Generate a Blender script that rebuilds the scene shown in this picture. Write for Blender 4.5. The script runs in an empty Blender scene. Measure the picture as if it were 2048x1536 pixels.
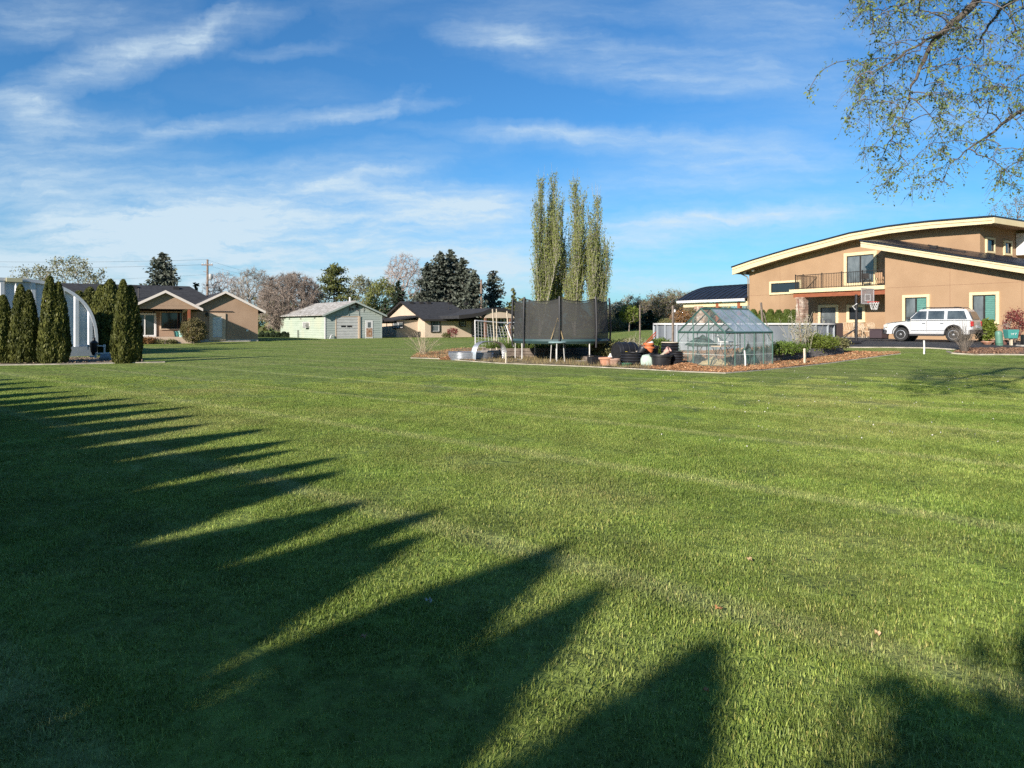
import bpy, math, random
import numpy as np
from mathutils import Vector, Matrix
R = math.radians
random.seed(7); RNG = np.random.default_rng(7)
SC = bpy.context.scene
COL = SC.collection

# ------------------------------------------------------------------ camera
FPX, HOR, CAMH = 1422.0, 650.0, 1.55
cam_d = bpy.data.cameras.new('camera'); cam = bpy.data.objects.new('camera', cam_d); COL.objects.link(cam)
cam_d.sensor_width = 36; cam_d.lens = FPX / 2048 * 36
cam_d.shift_y = -(768 - HOR) / 2048
cam_d.clip_start = 0.05; cam_d.clip_end = 6000
cam.location = (0, 0, CAMH); cam.rotation_euler = (R(90), 0, 0)
SC.camera = cam

# ------------------------------------------------------------------ light
SUN_EL, SUN_AZ = 22.0, 31.6          # light travels towards azimuth 31.6 deg right of +Y
TRAVEL = Vector((math.sin(R(SUN_AZ)) * math.cos(R(SUN_EL)), math.cos(R(SUN_AZ)) * math.cos(R(SUN_EL)), -math.sin(R(SUN_EL))))
sd = bpy.data.lights.new('sun', 'SUN'); sun = bpy.data.objects.new('sun', sd); COL.objects.link(sun)
sd.energy = 5.0; sd.angle = R(0.75); sd.color = (1.0, 0.91, 0.82)
sun.rotation_euler = TRAVEL.to_track_quat('-Z', 'Y').to_euler(); sun.location = (-20, -30, 30)

world = bpy.data.worlds.new('World'); SC.world = world; world.use_nodes = True
SC.view_settings.view_transform = 'Standard'; SC.view_settings.look = 'None'
SC.view_settings.exposure = 1.0; SC.view_settings.gamma = 1.0
SC.cycles.use_denoising = False
SC.cycles.max_bounces = 8; SC.cycles.transparent_max_bounces = 24

def build_sky():
    nt = world.node_tree; N = nt.nodes; L = nt.links
    N.clear()
    out = N.new('ShaderNodeOutputWorld'); bg = N.new('ShaderNodeBackground'); bg.inputs[1].default_value = 0.056
    sky = N.new('ShaderNodeTexSky'); sky.sky_type = 'NISHITA'; sky.sun_disc = False
    sky.sun_elevation = R(SUN_EL); sky.sun_rotation = R(180 + SUN_AZ)
    sky.air_density = 1.0; sky.dust_density = 0.6; sky.ozone_density = 3.0
    def math_n(op, a, b=None, clamp=False):
        m = N.new('ShaderNodeMath'); m.operation = op; m.use_clamp = clamp
        for i, v in enumerate((a, b)):
            if v is None: continue
            if isinstance(v, (int, float)): m.inputs[i].default_value = v
            else: L.new(v, m.inputs[i])
        return m.outputs[0]
    tc = N.new('ShaderNodeTexCoord'); sep = N.new('ShaderNodeSeparateXYZ'); L.new(tc.outputs['Generated'], sep.inputs[0])
    # sky directions flattened on a tangent plane towards the north (mirrored behind)
    ay = math_n('MAXIMUM', math_n('ABSOLUTE', sep.outputs[1]), 0.08)
    a = math_n('DIVIDE', sep.outputs[0], ay); b = math_n('DIVIDE', sep.outputs[2], ay)
    comb = N.new('ShaderNodeCombineXYZ'); L.new(a, comb.inputs[0]); L.new(b, comb.inputs[1])
    def noise(vec, scale, detail, rough, dist=0.0, sc=(1, 1, 1), rot=0.0, loc=(0, 0, 0)):
        mp = N.new('ShaderNodeMapping'); L.new(vec, mp.inputs[0])
        mp.inputs['Scale'].default_value = sc; mp.inputs['Rotation'].default_value = (0, 0, rot); mp.inputs['Location'].default_value = loc
        n = N.new('ShaderNodeTexNoise'); L.new(mp.outputs[0], n.inputs['Vector'])
        n.inputs['Scale'].default_value = scale; n.inputs['Detail'].default_value = detail
        n.inputs['Roughness'].default_value = rough; n.inputs['Distortion'].default_value = dist
        return n
    # warp
    w1 = noise(comb.outputs[0], 3.5, 6, 0.6); w2 = noise(comb.outputs[0], 14, 6, 0.65)
    def vec(op, x, y):
        v = N.new('ShaderNodeVectorMath'); v.operation = op
        for i, t in enumerate((x, y)):
            if isinstance(t, tuple): v.inputs[i].default_value = t
            else: L.new(t, v.inputs[i])
        return v.outputs[0]
    off = vec('ADD', vec('MULTIPLY', vec('SUBTRACT', w1.outputs['Color'], (.5, .5, .5)), (0.16, 0.05, 0)),
              vec('MULTIPLY', vec('SUBTRACT', w2.outputs['Color'], (.5, .5, .5)), (0.06, 0.032, 0)))
    wp = vec('ADD', comb.outputs[0], off)
    strokes = [  # x, y in photo px, half length, half width, rise deg, strength
        (235, 125, 400, 58, 17, 1.0), (120, 45, 300, 60, 7, .85), (400, 70, 140, 30, 40, .5), (560, 110, 150, 22, 6, .4),
        (395, 255, 210, 26, 11, .9), (690, 232, 230, 24, 6, .95), (800, 212, 60, 24, 50, .4),
        (1050, 76, 230, 38, -4, .95), (1230, 120, 420, 70, -9, .55), (1500, 150, 420, 80, -4, .4),
        (1080, 268, 330, 24, -2, .8), (1380, 295, 480, 48, -3, .65), (90, 260, 190, 60, -16, .6),
        (110, 390, 560, 210, -8, .95), (480, 400, 480, 85, 12, 1.0), (830, 415, 360, 62, 0, 1.2), (620, 475, 900, 120, 3, 1.1), (760, 350, 160, 18, 14, .5), (110, 230, 260, 40, -12, .5),
        (250, 520, 900, 110, 0, 1.1), (1500, 350, 620, 60, 2, .6), (1560, 425, 700, 40, 3, .8), (1300, 480, 620, 62, 5, .8), (1100, 560, 1300, 90, 0, .8), (500, 600, 1500, 85, 0, .9),
        (1750, 250, 500, 60, 0, .3), (600, 190, 300, 40, -4, .25), (1150, 20, 420, 40, 3, .35), (1700, 60, 420, 50, -3, .35)]
    total = None
    for (x, y, hl, hw, ang, s) in strokes:
        mp = N.new('ShaderNodeMapping'); mp.vector_type = 'TEXTURE'; L.new(wp, mp.inputs[0])
        mp.inputs['Location'].default_value = ((x - 1024) / FPX, (HOR - y) / FPX, 0)
        mp.inputs['Rotation'].default_value = (0, 0, R(ang)); mp.inputs['Scale'].default_value = (hl / FPX, hw / FPX, 1)
        g = N.new('ShaderNodeTexGradient'); g.gradient_type = 'SPHERICAL'; L.new(mp.outputs[0], g.inputs[0])
        t = math_n('MULTIPLY', g.outputs['Fac'], s * .95)
        total = t if total is None else math_n('ADD', total, t)
    # streaky fibres inside the veils, plus thin cirrus over the whole sky
    f1 = noise(comb.outputs[0], 4, 10, 0.62, 0.0, sc=(0.8, 4.2, 1), rot=R(-9)); f2 = noise(wp, 14, 9, 0.62, 0.0, sc=(0.5, 3.2, 1), rot=R(-24))
    def mrange(v, a, b, c, d):
        q = N.new('ShaderNodeMapRange'); L.new(v, q.inputs[0])
        for i, t in enumerate((a, b, c, d)): q.inputs[i + 1].default_value = t
        return q.outputs[0]
    fib = math_n('MULTIPLY', mrange(f1.outputs['Fac'], .30, .68, .25, 1.35), mrange(f2.outputs['Fac'], .32, .68, .45, 1.3))
    thin = noise(wp, 1.6, 8, 0.6, 0.4, sc=(1.0, 3.5, 1), rot=R(-6), loc=(3.1, 1.7, 0))
    tr = N.new('ShaderNodeMapRange'); L.new(thin.outputs['Fac'], tr.inputs[0])
    tr.inputs[1].default_value = .48; tr.inputs[2].default_value = .8; tr.inputs[3].default_value = 0; tr.inputs[4].default_value = .45
    dens = math_n('MULTIPLY', math_n('ADD', total, tr.outputs[0]), fib)
    # above the horizon only
    up = N.new('ShaderNodeMapRange'); L.new(sep.outputs[2], up.inputs[0]); up.inputs[1].default_value = 0.0; up.inputs[2].default_value = .05
    dens = math_n('MULTIPLY', dens, up.outputs[0])
    dens = math_n('MINIMUM', math_n('MULTIPLY', dens, CLOUD_GAIN), 0.9)
    tint = N.new('ShaderNodeMix'); tint.data_type = 'RGBA'; tint.blend_type = 'MULTIPLY'; tint.inputs[0].default_value = 1.0
    L.new(sky.outputs[0], tint.inputs[6]); tint.inputs[7].default_value = SKY_TINT
    mix = N.new('ShaderNodeMix'); mix.data_type = 'RGBA'; L.new(dens, mix.inputs[0]); L.new(tint.outputs[2], mix.inputs[6])
    mix.inputs[7].default_value = CLOUD_COL
    L.new(mix.outputs[2], bg.inputs[0]); L.new(bg.outputs[0], out.inputs[0])
CLOUD_GAIN = .66; CLOUD_COL = (6.0, 7.3, 8.2, 1); SKY_TINT = (.47, .98, 1.34, 1)
build_sky()

# ------------------------------------------------------------------ ground shape and picture rays
def sst(t):
    t = np.clip(t, 0, 1); return t * t * (3 - 2 * t)
def hgt(x, y):
    return .66 * sst((np.asarray(x) - 6) / 15) * sst((np.asarray(y) - 24) / 13) + .14 * sst((np.asarray(y) - 42) / 35)
def P(px, py, D):
    return Vector(((px - 1024) / FPX * D, D, CAMH + (HOR - py) / FPX * D))
def G(px, py):
    a, b = (px - 1024) / FPX, (HOR - py) / FPX
    D = 2.0
    while D < 400:
        if CAMH + b * D <= hgt(a * D, D): break
        D += 0.05
    return Vector((a * D, D, float(hgt(a * D, D))))
def onG(px, D):
    x = (px - 1024) / FPX * D
    return Vector((x, D, float(hgt(x, D))))
class Frame:
    """a street-grid frame turned by th degrees: u runs right and away, v runs left and away"""
    def __init__(s, th): s.th = R(th); s.c, s.s = math.cos(s.th), math.sin(s.th)
    def loc(s, X, Y): return (s.c * X + s.s * Y, -s.s * X + s.c * Y)
    def wor(s, lx, ly): return (s.c * lx - s.s * ly, s.s * lx + s.c * ly)
    def on_x(s, px, py, lx):
        a = (px - 1024) / FPX; k = s.c * a + s.s; D = lx / k
        return (-s.s * a + s.c) * D, CAMH + (HOR - py) / FPX * D
    def on_y(s, px, py, ly):
        a = (px - 1024) / FPX; k = -s.s * a + s.c; D = ly / k
        return (s.c * a + s.s) * D, CAMH + (HOR - py) / FPX * D

# ------------------------------------------------------------------ materials
MATS = {}; KA = .66   # all base colours below are scaled by KA to suit the exposure
def mat(name, c1, c2=None, scale=4.0, rough=.7, bump=0.0, bscale=None, metal=0.0, detail=6, spec=.4, stretch=(1, 1, 1), contrast=(.35, .65), coat=0.0, c3=None, s3=1.0, bdist=.02):
    if name in MATS: return MATS[name]
    m = bpy.data.materials.new(name); m.use_nodes = True; nt = m.node_tree; N = nt.nodes; L = nt.links
    c1 = tuple(v * KA for v in c1); c2 = tuple(v * KA for v in c2) if c2 else None; c3 = tuple(v * KA for v in c3) if c3 else None
    b = N['Principled BSDF']; b.inputs['Roughness'].default_value = rough; b.inputs['Metallic'].default_value = metal
    b.inputs['Specular IOR Level'].default_value = spec; b.inputs['Coat Weight'].default_value = coat
    c2 = c2 or tuple(min(1, v * 1.18) for v in c1)
    tc = N.new('ShaderNodeTexCoord'); mp = N.new('ShaderNodeMapping'); L.new(tc.outputs['Object'], mp.inputs[0]); mp.inputs['Scale'].default_value = stretch
    n = N.new('ShaderNodeTexNoise'); L.new(mp.outputs[0], n.inputs['Vector']); n.inputs['Scale'].default_value = scale; n.inputs['Detail'].default_value = detail; n.inputs['Roughness'].default_value = .62
    r = N.new('ShaderNodeValToRGB'); L.new(n.outputs['Fac'], r.inputs[0])
    r.color_ramp.elements[0].position, r.color_ramp.elements[1].position = contrast
    r.color_ramp.elements[0].color = (*c1, 1); r.color_ramp.elements[1].color = (*c2, 1)
    colout = r.outputs[0]
    if c3:
        n3 = N.new('ShaderNodeTexNoise'); L.new(tc.outputs['Object'], n3.inputs['Vector']); n3.inputs['Scale'].default_value = s3; n3.inputs['Detail'].default_value = 8
        mr = N.new('ShaderNodeMapRange'); L.new(n3.outputs['Fac'], mr.inputs[0]); mr.inputs[1].default_value = .5; mr.inputs[2].default_value = .68
        mx = N.new('ShaderNodeMix'); mx.data_type = 'RGBA'; L.new(mr.outputs[0], mx.inputs[0]); L.new(colout, mx.inputs[6]); mx.inputs[7].default_value = (*c3, 1)
        colout = mx.outputs[2]
    L.new(colout, b.inputs['Base Color'])
    if bump:
        nb = N.new('ShaderNodeTexNoise'); L.new(mp.outputs[0], nb.inputs['Vector']); nb.inputs['Scale'].default_value = bscale or scale * 6; nb.inputs['Detail'].default_value = 5
        bp = N.new('ShaderNodeBump'); bp.inputs['Strength'].default_value = bump; bp.inputs['Distance'].default_value = bdist
        L.new(nb.outputs['Fac'], bp.inputs['Height']); L.new(bp.outputs[0], b.inputs['Normal'])
    MATS[name] = m; return m
def leafmat(name, c1, c2, c3=None, trans=.35, rough=.6):
    if name in MATS: return MATS[name]
    m = bpy.data.materials.new(name); m.use_nodes = True; nt = m.node_tree; N = nt.nodes; L = nt.links
    c1 = tuple(v * KA for v in c1); c2 = tuple(v * KA for v in c2); c3 = tuple(v * KA for v in c3) if c3 else None
    b = N['Principled BSDF']; b.inputs['Roughness'].default_value = rough; b.inputs['Specular IOR Level'].default_value = .25
    at = N.new('ShaderNodeAttribute'); at.attribute_name = 'tint'
    r = N.new('ShaderNodeValToRGB'); L.new(at.outputs['Fac'], r.inputs[0])
    r.color_ramp.elements[0].color = (*c1, 1); r.color_ramp.elements[1].color = (*c2, 1)
    if c3:
        e = r.color_ramp.elements.new(.93); e.color = (*c2, 1); r.color_ramp.elements[-1].color = (*c3, 1)
    oi = N.new('ShaderNodeObjectInfo'); hs = N.new('ShaderNodeHueSaturation'); mr = N.new('ShaderNodeMapRange'); L.new(oi.outputs['Random'], mr.inputs[0])
    mr.inputs[3].default_value = .82; mr.inputs[4].default_value = 1.18; L.new(mr.outputs[0], hs.inputs['Value']); L.new(r.outputs[0], hs.inputs['Color'])
    L.new(hs.outputs[0], b.inputs['Base Color'])
    tr = N.new('ShaderNodeBsdfTranslucent'); L.new(hs.outputs[0], tr.inputs[0])
    mx = N.new('ShaderNodeMixShader'); mx.inputs[0].default_value = trans
    L.new(b.outputs[0], mx.inputs[1]); L.new(tr.outputs[0], mx.inputs[2]); L.new(mx.outputs[0], N['Material Output'].inputs[0])
    MATS[name] = m; return m
def glassmat(name, tint=(.02, .025, .03), rough=.04):
    m = mat(name, tint, tuple(v * 1.3 for v in tint), 2, rough, spec=.9); return m
def clearmat(name, col, opac, rough=.08):
    if name in MATS: return MATS[name]
    m = bpy.data.materials.new(name); m.use_nodes = True; nt = m.node_tree; N = nt.nodes; L = nt.links
    b = N['Principled BSDF']; b.inputs['Base Color'].default_value = (*col, 1); b.inputs['Roughness'].default_value = rough
    tc = N.new('ShaderNodeTexCoord'); n = N.new('ShaderNodeTexNoise'); L.new(tc.outputs['Object'], n.inputs[0]); n.inputs['Scale'].default_value = 2.2; n.inputs['Detail'].default_value = 7
    mr = N.new('ShaderNodeMapRange'); L.new(n.outputs[0], mr.inputs[0]); mr.inputs[1].default_value = .3; mr.inputs[2].default_value = .7
    mr.inputs[3].default_value = opac * .6; mr.inputs[4].default_value = min(1, opac * 1.4)
    t = N.new('ShaderNodeBsdfTransparent'); mx = N.new('ShaderNodeMixShader'); L.new(mr.outputs[0], mx.inputs[0])
    L.new(t.outputs[0], mx.inputs[1]); L.new(b.outputs[0], mx.inputs[2]); L.new(mx.outputs[0], N['Material Output'].inputs[0])
    MATS[name] = m; return m

# ------------------------------------------------------------------ mesh helpers
def np_obj(name, V, F, m, parent=None, tint=None, smooth=False):
    """V (n,3), F (k,3|4) numpy -> one mesh object"""
    me = bpy.data.meshes.new(name); V = np.asarray(V, np.float32); F = np.asarray(F, np.int32)
    me.vertices.add(len(V)); me.vertices.foreach_set('co', V.ravel())
    k = F.shape[1]; me.loops.add(F.size); me.loops.foreach_set('vertex_index', F.ravel())
    me.polygons.add(len(F)); me.polygons.foreach_set('loop_start', np.arange(0, F.size, k, dtype=np.int32))
    if smooth: me.polygons.foreach_set('use_smooth', np.ones(len(F), bool))
    me.update(calc_edges=True)
    if tint is not None:
        a = me.attributes.new('tint', 'FLOAT', 'FACE'); a.data.foreach_set('value', np.asarray(tint, np.float32))
    me.materials.append(m)
    o = bpy.data.objects.new(name, me); COL.objects.link(o); o.parent = parent
    return o
class MB:
    def __init__(s, off=(0, 0, 0)): s.v = []; s.f = []; s.off = Vector(off)
    def add(s, vs, fs):
        n = len(s.v); s.v += [Vector(v) - s.off for v in vs]; s.f += [tuple(i + n for i in f) for f in fs]; return s
    def box(s, x0, x1, y0, y1, z0, z1, M=None):
        vs = [Vector(p) for p in ((x0, y0, z0), (x1, y0, z0), (x1, y1, z0), (x0, y1, z0), (x0, y0, z1), (x1, y0, z1), (x1, y1, z1), (x0, y1, z1))]
        if M is not None: vs = [M @ v for v in vs]
        return s.add(vs, [(3, 2, 1, 0), (4, 5, 6, 7), (0, 1, 5, 4), (1, 2, 6, 5), (2, 3, 7, 6), (3, 0, 4, 7)])
    def prism(s, poly, axis, a0, a1):
        """poly: 2D points; axis x: (y,z), y: (x,z), z: (x,y)"""
        def pt(p, a): return {'x': (a, p[0], p[1]), 'y': (p[0], a, p[1]), 'z': (p[0], p[1], a)}[axis]
        n = len(poly); vs = [pt(p, a0) for p in poly] + [pt(p, a1) for p in poly]
        fs = [tuple(range(n)), tuple(range(2 * n - 1, n - 1, -1))] + [(i, i + n, (i + 1) % n + n, (i + 1) % n) for i in range(n)]
        return s.add(vs, fs)
    def tube(s, pts, r, n=8, closed=False, caps=True):
        pts = [Vector(p) for p in pts]; rs = r if isinstance(r, (list, tuple)) else [r] * len(pts)
        rings = []; up = Vector((0, 0, 1)); N = len(pts)
        for i, p in enumerate(pts):
            a = pts[(i - 1) % N] if (closed or i > 0) else p; b = pts[(i + 1) % N] if (closed or i < N - 1) else p
            t = (b - a).normalized(); q = up if abs(t.z) < .95 else Vector((1, 0, 0))
            e1 = t.cross(q).normalized(); e2 = t.cross(e1)
            rings.append([p + (e1 * math.cos(2 * math.pi * k / n) + e2 * math.sin(2 * math.pi * k / n)) * rs[i] for k in range(n)])
        vs = [v for g in rings for v in g]; fs = []
        for i in range(N if closed else N - 1):
            j = (i + 1) % N
            for k in range(n):
                fs.append((i * n + k, i * n + (k + 1) % n, j * n + (k + 1) % n, j * n + k))
        if caps and not closed: fs += [tuple(range(n - 1, -1, -1)), tuple((N - 1) * n + k for k in range(n))]
        return s.add(vs, fs)
    def lathe(s, prof, n=20, c=(0, 0, 0), M=None, cap0=True, cap1=False):
        c = Vector(c); vs = []
        for (r, z) in prof:
            for k in range(n):
                p = Vector((r * math.cos(2 * math.pi * k / n), r * math.sin(2 * math.pi * k / n), z))
                vs.append((M @ p if M is not None else p) + c)
        fs = []
        for i in range(len(prof) - 1):
            for k in range(n):
                fs.append((i * n + k, i * n + (k + 1) % n, (i + 1) * n + (k + 1) % n, (i + 1) * n + k))
        if cap0: fs.append(tuple(range(n - 1, -1, -1)))
        if cap1: fs.append(tuple((len(prof) - 1) * n + k for k in range(n)))
        return s.add(vs, fs)
    def build(s, name, m, parent=None, smooth=False, bevel=0.0, seg=2, label=None, kind=None):
        me = bpy.data.meshes.new(name); me.from_pydata([tuple(v) for v in s.v], [], s.f); me.update()
        import bmesh
        bm = bmesh.new(); bm.from_mesh(me); bmesh.ops.recalc_face_normals(bm, faces=bm.faces); bm.to_mesh(me); bm.free()
        if smooth:
            me.polygons.foreach_set('use_smooth', np.ones(len(me.polygons), bool))
        me.materials.append(m)
        o = bpy.data.objects.new(name, me); COL.objects.link(o); o.parent = parent
        if bevel:
            md = o.modifiers.new('bevel', 'BEVEL'); md.width = bevel; md.segments = seg; md.limit_method = 'ANGLE'; md.angle_limit = R(35)
        if smooth:
            md = o.modifiers.new('es', 'EDGE_SPLIT'); md.split_angle = R(38)
        if label: o['label'] = label
        if kind: o['kind'] = kind
        return o
def box(name, m, parent, x0, x1, y0, y1, z0, z1, off=(0, 0, 0), bevel=0.0, label=None):
    return MB(off).box(x0, x1, y0, y1, z0, z1).build(name, m, parent, bevel=bevel, label=label)
def T(name, label, cat, loc=(0, 0, 0), rz=0.0, group=None):
    o = bpy.data.objects.new(name, None); COL.objects.link(o); o.location = loc; o.rotation_euler = (0, 0, rz); o.empty_display_size = .2
    return tag(o, label, cat, group)
def tag(o, label, cat, group=None):
    o['label'] = label; o['category'] = cat
    if group: o['group'] = group
    return o
def dup(o, loc=None, rz=None, label=None, scale=None):
    c = o.copy(); COL.objects.link(c)
    if loc is not None: c.location = loc
    if rz is not None: c.rotation_euler = (0, 0, rz)
    if scale is not None: c.scale = scale if isinstance(scale, tuple) else (scale,) * 3
    if label: c['label'] = label
    for ch in o.children:
        d = ch.copy(); COL.objects.link(d); d.parent = c
        for g in ch.children:
            e = g.copy(); COL.objects.link(e); e.parent = d
    return c
def struct(o): o['kind'] = 'structure'; return o
def stuff(o, label=None):
    o['kind'] = 'stuff'
    if label: o['label'] = label
    return o

# ------------------------------------------------------------------ plant generators (numpy)
def quads(C, A, B):
    """centres C, half-axes A, B (n,3) -> V, F"""
    V = np.stack([C - A - B * .35, C + A * .2 - B, C + A + B * .35, C - A * .2 + B], 1).reshape(-1, 3)
    return V, np.arange(len(V)).reshape(-1, 4)
def unit(v): return v / np.maximum(np.linalg.norm(v, axis=-1, keepdims=True), 1e-9)
def rdir(n, rng): return unit(rng.normal(size=(n, 3)))
def segs_mesh(P0, P1, R0, R1, k=3):
    n = len(P0); t = unit(P1 - P0); q = np.where(np.abs(t[:, 2:3]) < .9, [[0, 0, 1.]], [[1., 0, 0]])
    e1 = unit(np.cross(t, q)); e2 = np.cross(t, e1); V = np.zeros((n, 2 * k, 3))
    for j in range(k):
        d = e1 * math.cos(2 * math.pi * j / k) + e2 * math.sin(2 * math.pi * j / k)
        V[:, j] = P0 + d * R0[:, None]; V[:, k + j] = P1 + d * R1[:, None]
    F = np.zeros((n, k, 4), np.int32); base = np.arange(n)[:, None] * 2 * k
    for j in range(k):
        F[:, j] = np.concatenate([base + j, base + (j + 1) % k, base + k + (j + 1) % k, base + k + j], 1)
    return V.reshape(-1, 3), F.reshape(-1, 4)
def grow(trunk, pts, rng, r_tip=.008, expo=.42, wpath=.18, bend=.06, droop=0.0, maxr=None):
    """connect every crown point to the nearest part of the growing skeleton; returns segments and the end node per point"""
    nodes = [np.array(p, float) for p in trunk]; par = [-1] + list(range(len(trunk) - 1)); path = [0.0]
    for i in range(1, len(trunk)): path.append(path[-1] + float(np.linalg.norm(nodes[i] - nodes[i - 1])))
    NA = np.zeros((len(trunk) + len(pts) * 3, 3)); PA = np.zeros(len(NA)); NA[:len(trunk)] = nodes; PA[:len(trunk)] = path; n = len(trunk)
    ends = []
    base = NA[len(trunk) - 1]
    order = np.argsort(np.min(np.linalg.norm(pts[:, None] - np.array(trunk)[None], axis=2), axis=1))
    for q in pts[order]:
        d = np.linalg.norm(NA[:n] - q, axis=1); c = d + wpath * PA[:n]; c[0] += 50
        j = int(np.argmin(c)); L = d[j]; a = NA[j]; prev = j
        for t in (.36, .7, 1.0):
            p = a + (q - a) * t
            if t < 1: p = p + rng.normal(size=3) * bend * L + np.array([0, 0, (1 - abs(2 * t - 1)) * .12 * L])
            else: p = p + np.array([0, 0, -droop * L])
            NA[n] = p; PA[n] = PA[prev] + L / 3; par.append(prev); prev = n; n += 1
        ends.append(prev)
    cnt = np.ones(n)
    for i in range(n - 1, 0, -1):
        cnt[par[i]] += cnt[i]
    rad = r_tip * (cnt / 3 + .3) ** expo
    if maxr: rad = np.minimum(rad, maxr)
    idx = np.arange(1, n); pa = np.array(par[1:])
    return NA[pa], NA[idx], np.minimum(rad[pa], rad[idx] * 1.6), rad[idx], NA[np.array(ends)], cnt[idx]
def pts_in(rng, n, c, r, shell=.0, zmin=None):
    p = rdir(n * 2, rng) * (rng.random((n * 2, 1)) ** (1 / 3) * (1 - shell) + shell) * np.array(r) + np.array(c)
    if zmin is not None: p = p[p[:, 2] > zmin]
    return p[:n]
def leaves_at(C, rng, size, spread, per, up=.2):
    C = np.repeat(C, per, 0); n = len(C); C = C + rng.normal(size=(n, 3)) * spread
    A = unit(rdir(n, rng) + np.array([0, 0, -up])); B = unit(np.cross(A, rdir(n, rng))); s = size * (.6 + .8 * rng.random((n, 1)))
    V, F = quads(C, A * s, B * s * .55); return V, F, rng.random(n)
def smooth_tint(C, rng, t, amt=.5, f=1.3):
    ph = rng.random(3) * 6; w = .5 + .5 * np.sin(C[:, 0] * f + ph[0]) * np.sin(C[:, 1] * f + ph[1]) * np.sin(C[:, 2] * f * 1.2 + ph[2])
    return np.clip(t * (1 - amt) + w * amt, 0, 1)
def fcent(V, F): return V[F].mean(1)
# ================================================================== LAWN, BEDS, DRIVE
def lawn_color(nt, blade):
    N = nt.nodes; L = nt.links
    ge = N.new('ShaderNodeNewGeometry')
    def noise(scale, detail=4, sc=(1, 1, 1), rot=0):
        mp = N.new('ShaderNodeMapping'); L.new(ge.outputs['Position'], mp.inputs[0]); mp.inputs['Scale'].default_value = sc; mp.inputs['Rotation'].default_value = (0, 0, rot)
        n = N.new('ShaderNodeTexNoise'); L.new(mp.outputs[0], n.inputs['Vector']); n.inputs['Scale'].default_value = scale; n.inputs['Detail'].default_value = detail; n.inputs['Roughness'].default_value = .6
        return n.outputs['Fac']
    def ramp(fac, stops):
        r = N.new('ShaderNodeValToRGB'); L.new(fac, r.inputs[0]); e = r.color_ramp.elements
        e[0].position, e[0].color = stops[0][0], (*stops[0][1], 1); e[1].position, e[1].color = stops[-1][0], (*stops[-1][1], 1)
        for p, c in stops[1:-1]: x = e.new(p); x.color = (*c, 1)
        return r.outputs[0]
    def mixc(fac, a, b, typ='MIX'):
        m = N.new('ShaderNodeMix'); m.data_type = 'RGBA'; m.blend_type = typ
        for i, v in ((0, fac), (6, a), (7, b)):
            if isinstance(v, (float, int)): m.inputs[i].default_value = v
            elif isinstance(v, tuple): m.inputs[i].default_value = (*v, 1)
            else: L.new(v, m.inputs[i])
        return m.outputs[2]
    def mr(f, a, b, c, d):
        m = N.new('ShaderNodeMapRange'); L.new(f, m.inputs[0])
        for i, v in enumerate((a, b, c, d)): m.inputs[i + 1].default_value = v
        return m.outputs[0]
    # broad patches: deep green, mid green, dry olive
    base = ramp(noise(.30, 5), [(.30, GR[0]), (.5, GR[1]), (.68, GR[2])])
    dry = mr(noise(.22, 8), .50, .68, 0, .75)
    base = mixc(dry, base, GR[3])
    lush = mr(noise(.45, 3), .60, .72, 0, .5)
    base = mixc(lush, base, GR[4])
    # mowing bands along the garden and wheel tracks
    wv = N.new('ShaderNodeTexWave'); mp = N.new('ShaderNodeMapping'); L.new(ge.outputs['Position'], mp.inputs[0]); mp.inputs['Rotation'].default_value = (0, 0, R(-50)); L.new(mp.outputs[0], wv.inputs[0])
    wv.inputs['Scale'].default_value = .16; wv.inputs['Distortion'].default_value = 1.6; wv.inputs['Detail'].default_value = 2; wv.inputs['Detail Scale'].default_value = .4
    band = mr(wv.outputs['Fac'], .25, .75, .93, 1.06)
    base = mixc(1.0, base, band, 'MULTIPLY')
    wt = N.new('ShaderNodeTexWave'); mp2 = N.new('ShaderNodeMapping'); L.new(ge.outputs['Position'], mp2.inputs[0]); mp2.inputs['Rotation'].default_value = (0, 0, R(-49)); mp2.inputs['Location'].default_value = (.6, 0, 0); L.new(mp2.outputs[0], wt.inputs[0])
    wt.inputs['Scale'].default_value = .11; wt.inputs['Distortion'].default_value = .7; wt.inputs['Detail'].default_value = 1; wt.inputs['Detail Scale'].default_value = .3
    tr = mr(wt.outputs['Fac'], .95, 1.0, 0, .5)
    base = mixc(tr, base, GR[5])
    # streaky tufts
    fine = mr(noise(1.9, 7, (1, .8, 1)), .32, .68, .76, 1.22)
    base = mixc(1.0, base, fine, 'MULTIPLY')
    return base, noise, mr, mixc
GR = [(.096, .142, .026), (.124, .163, .035), (.142, .172, .043), (.184, .180, .068), (.115, .174, .028), (.205, .217, .088)]

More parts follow.
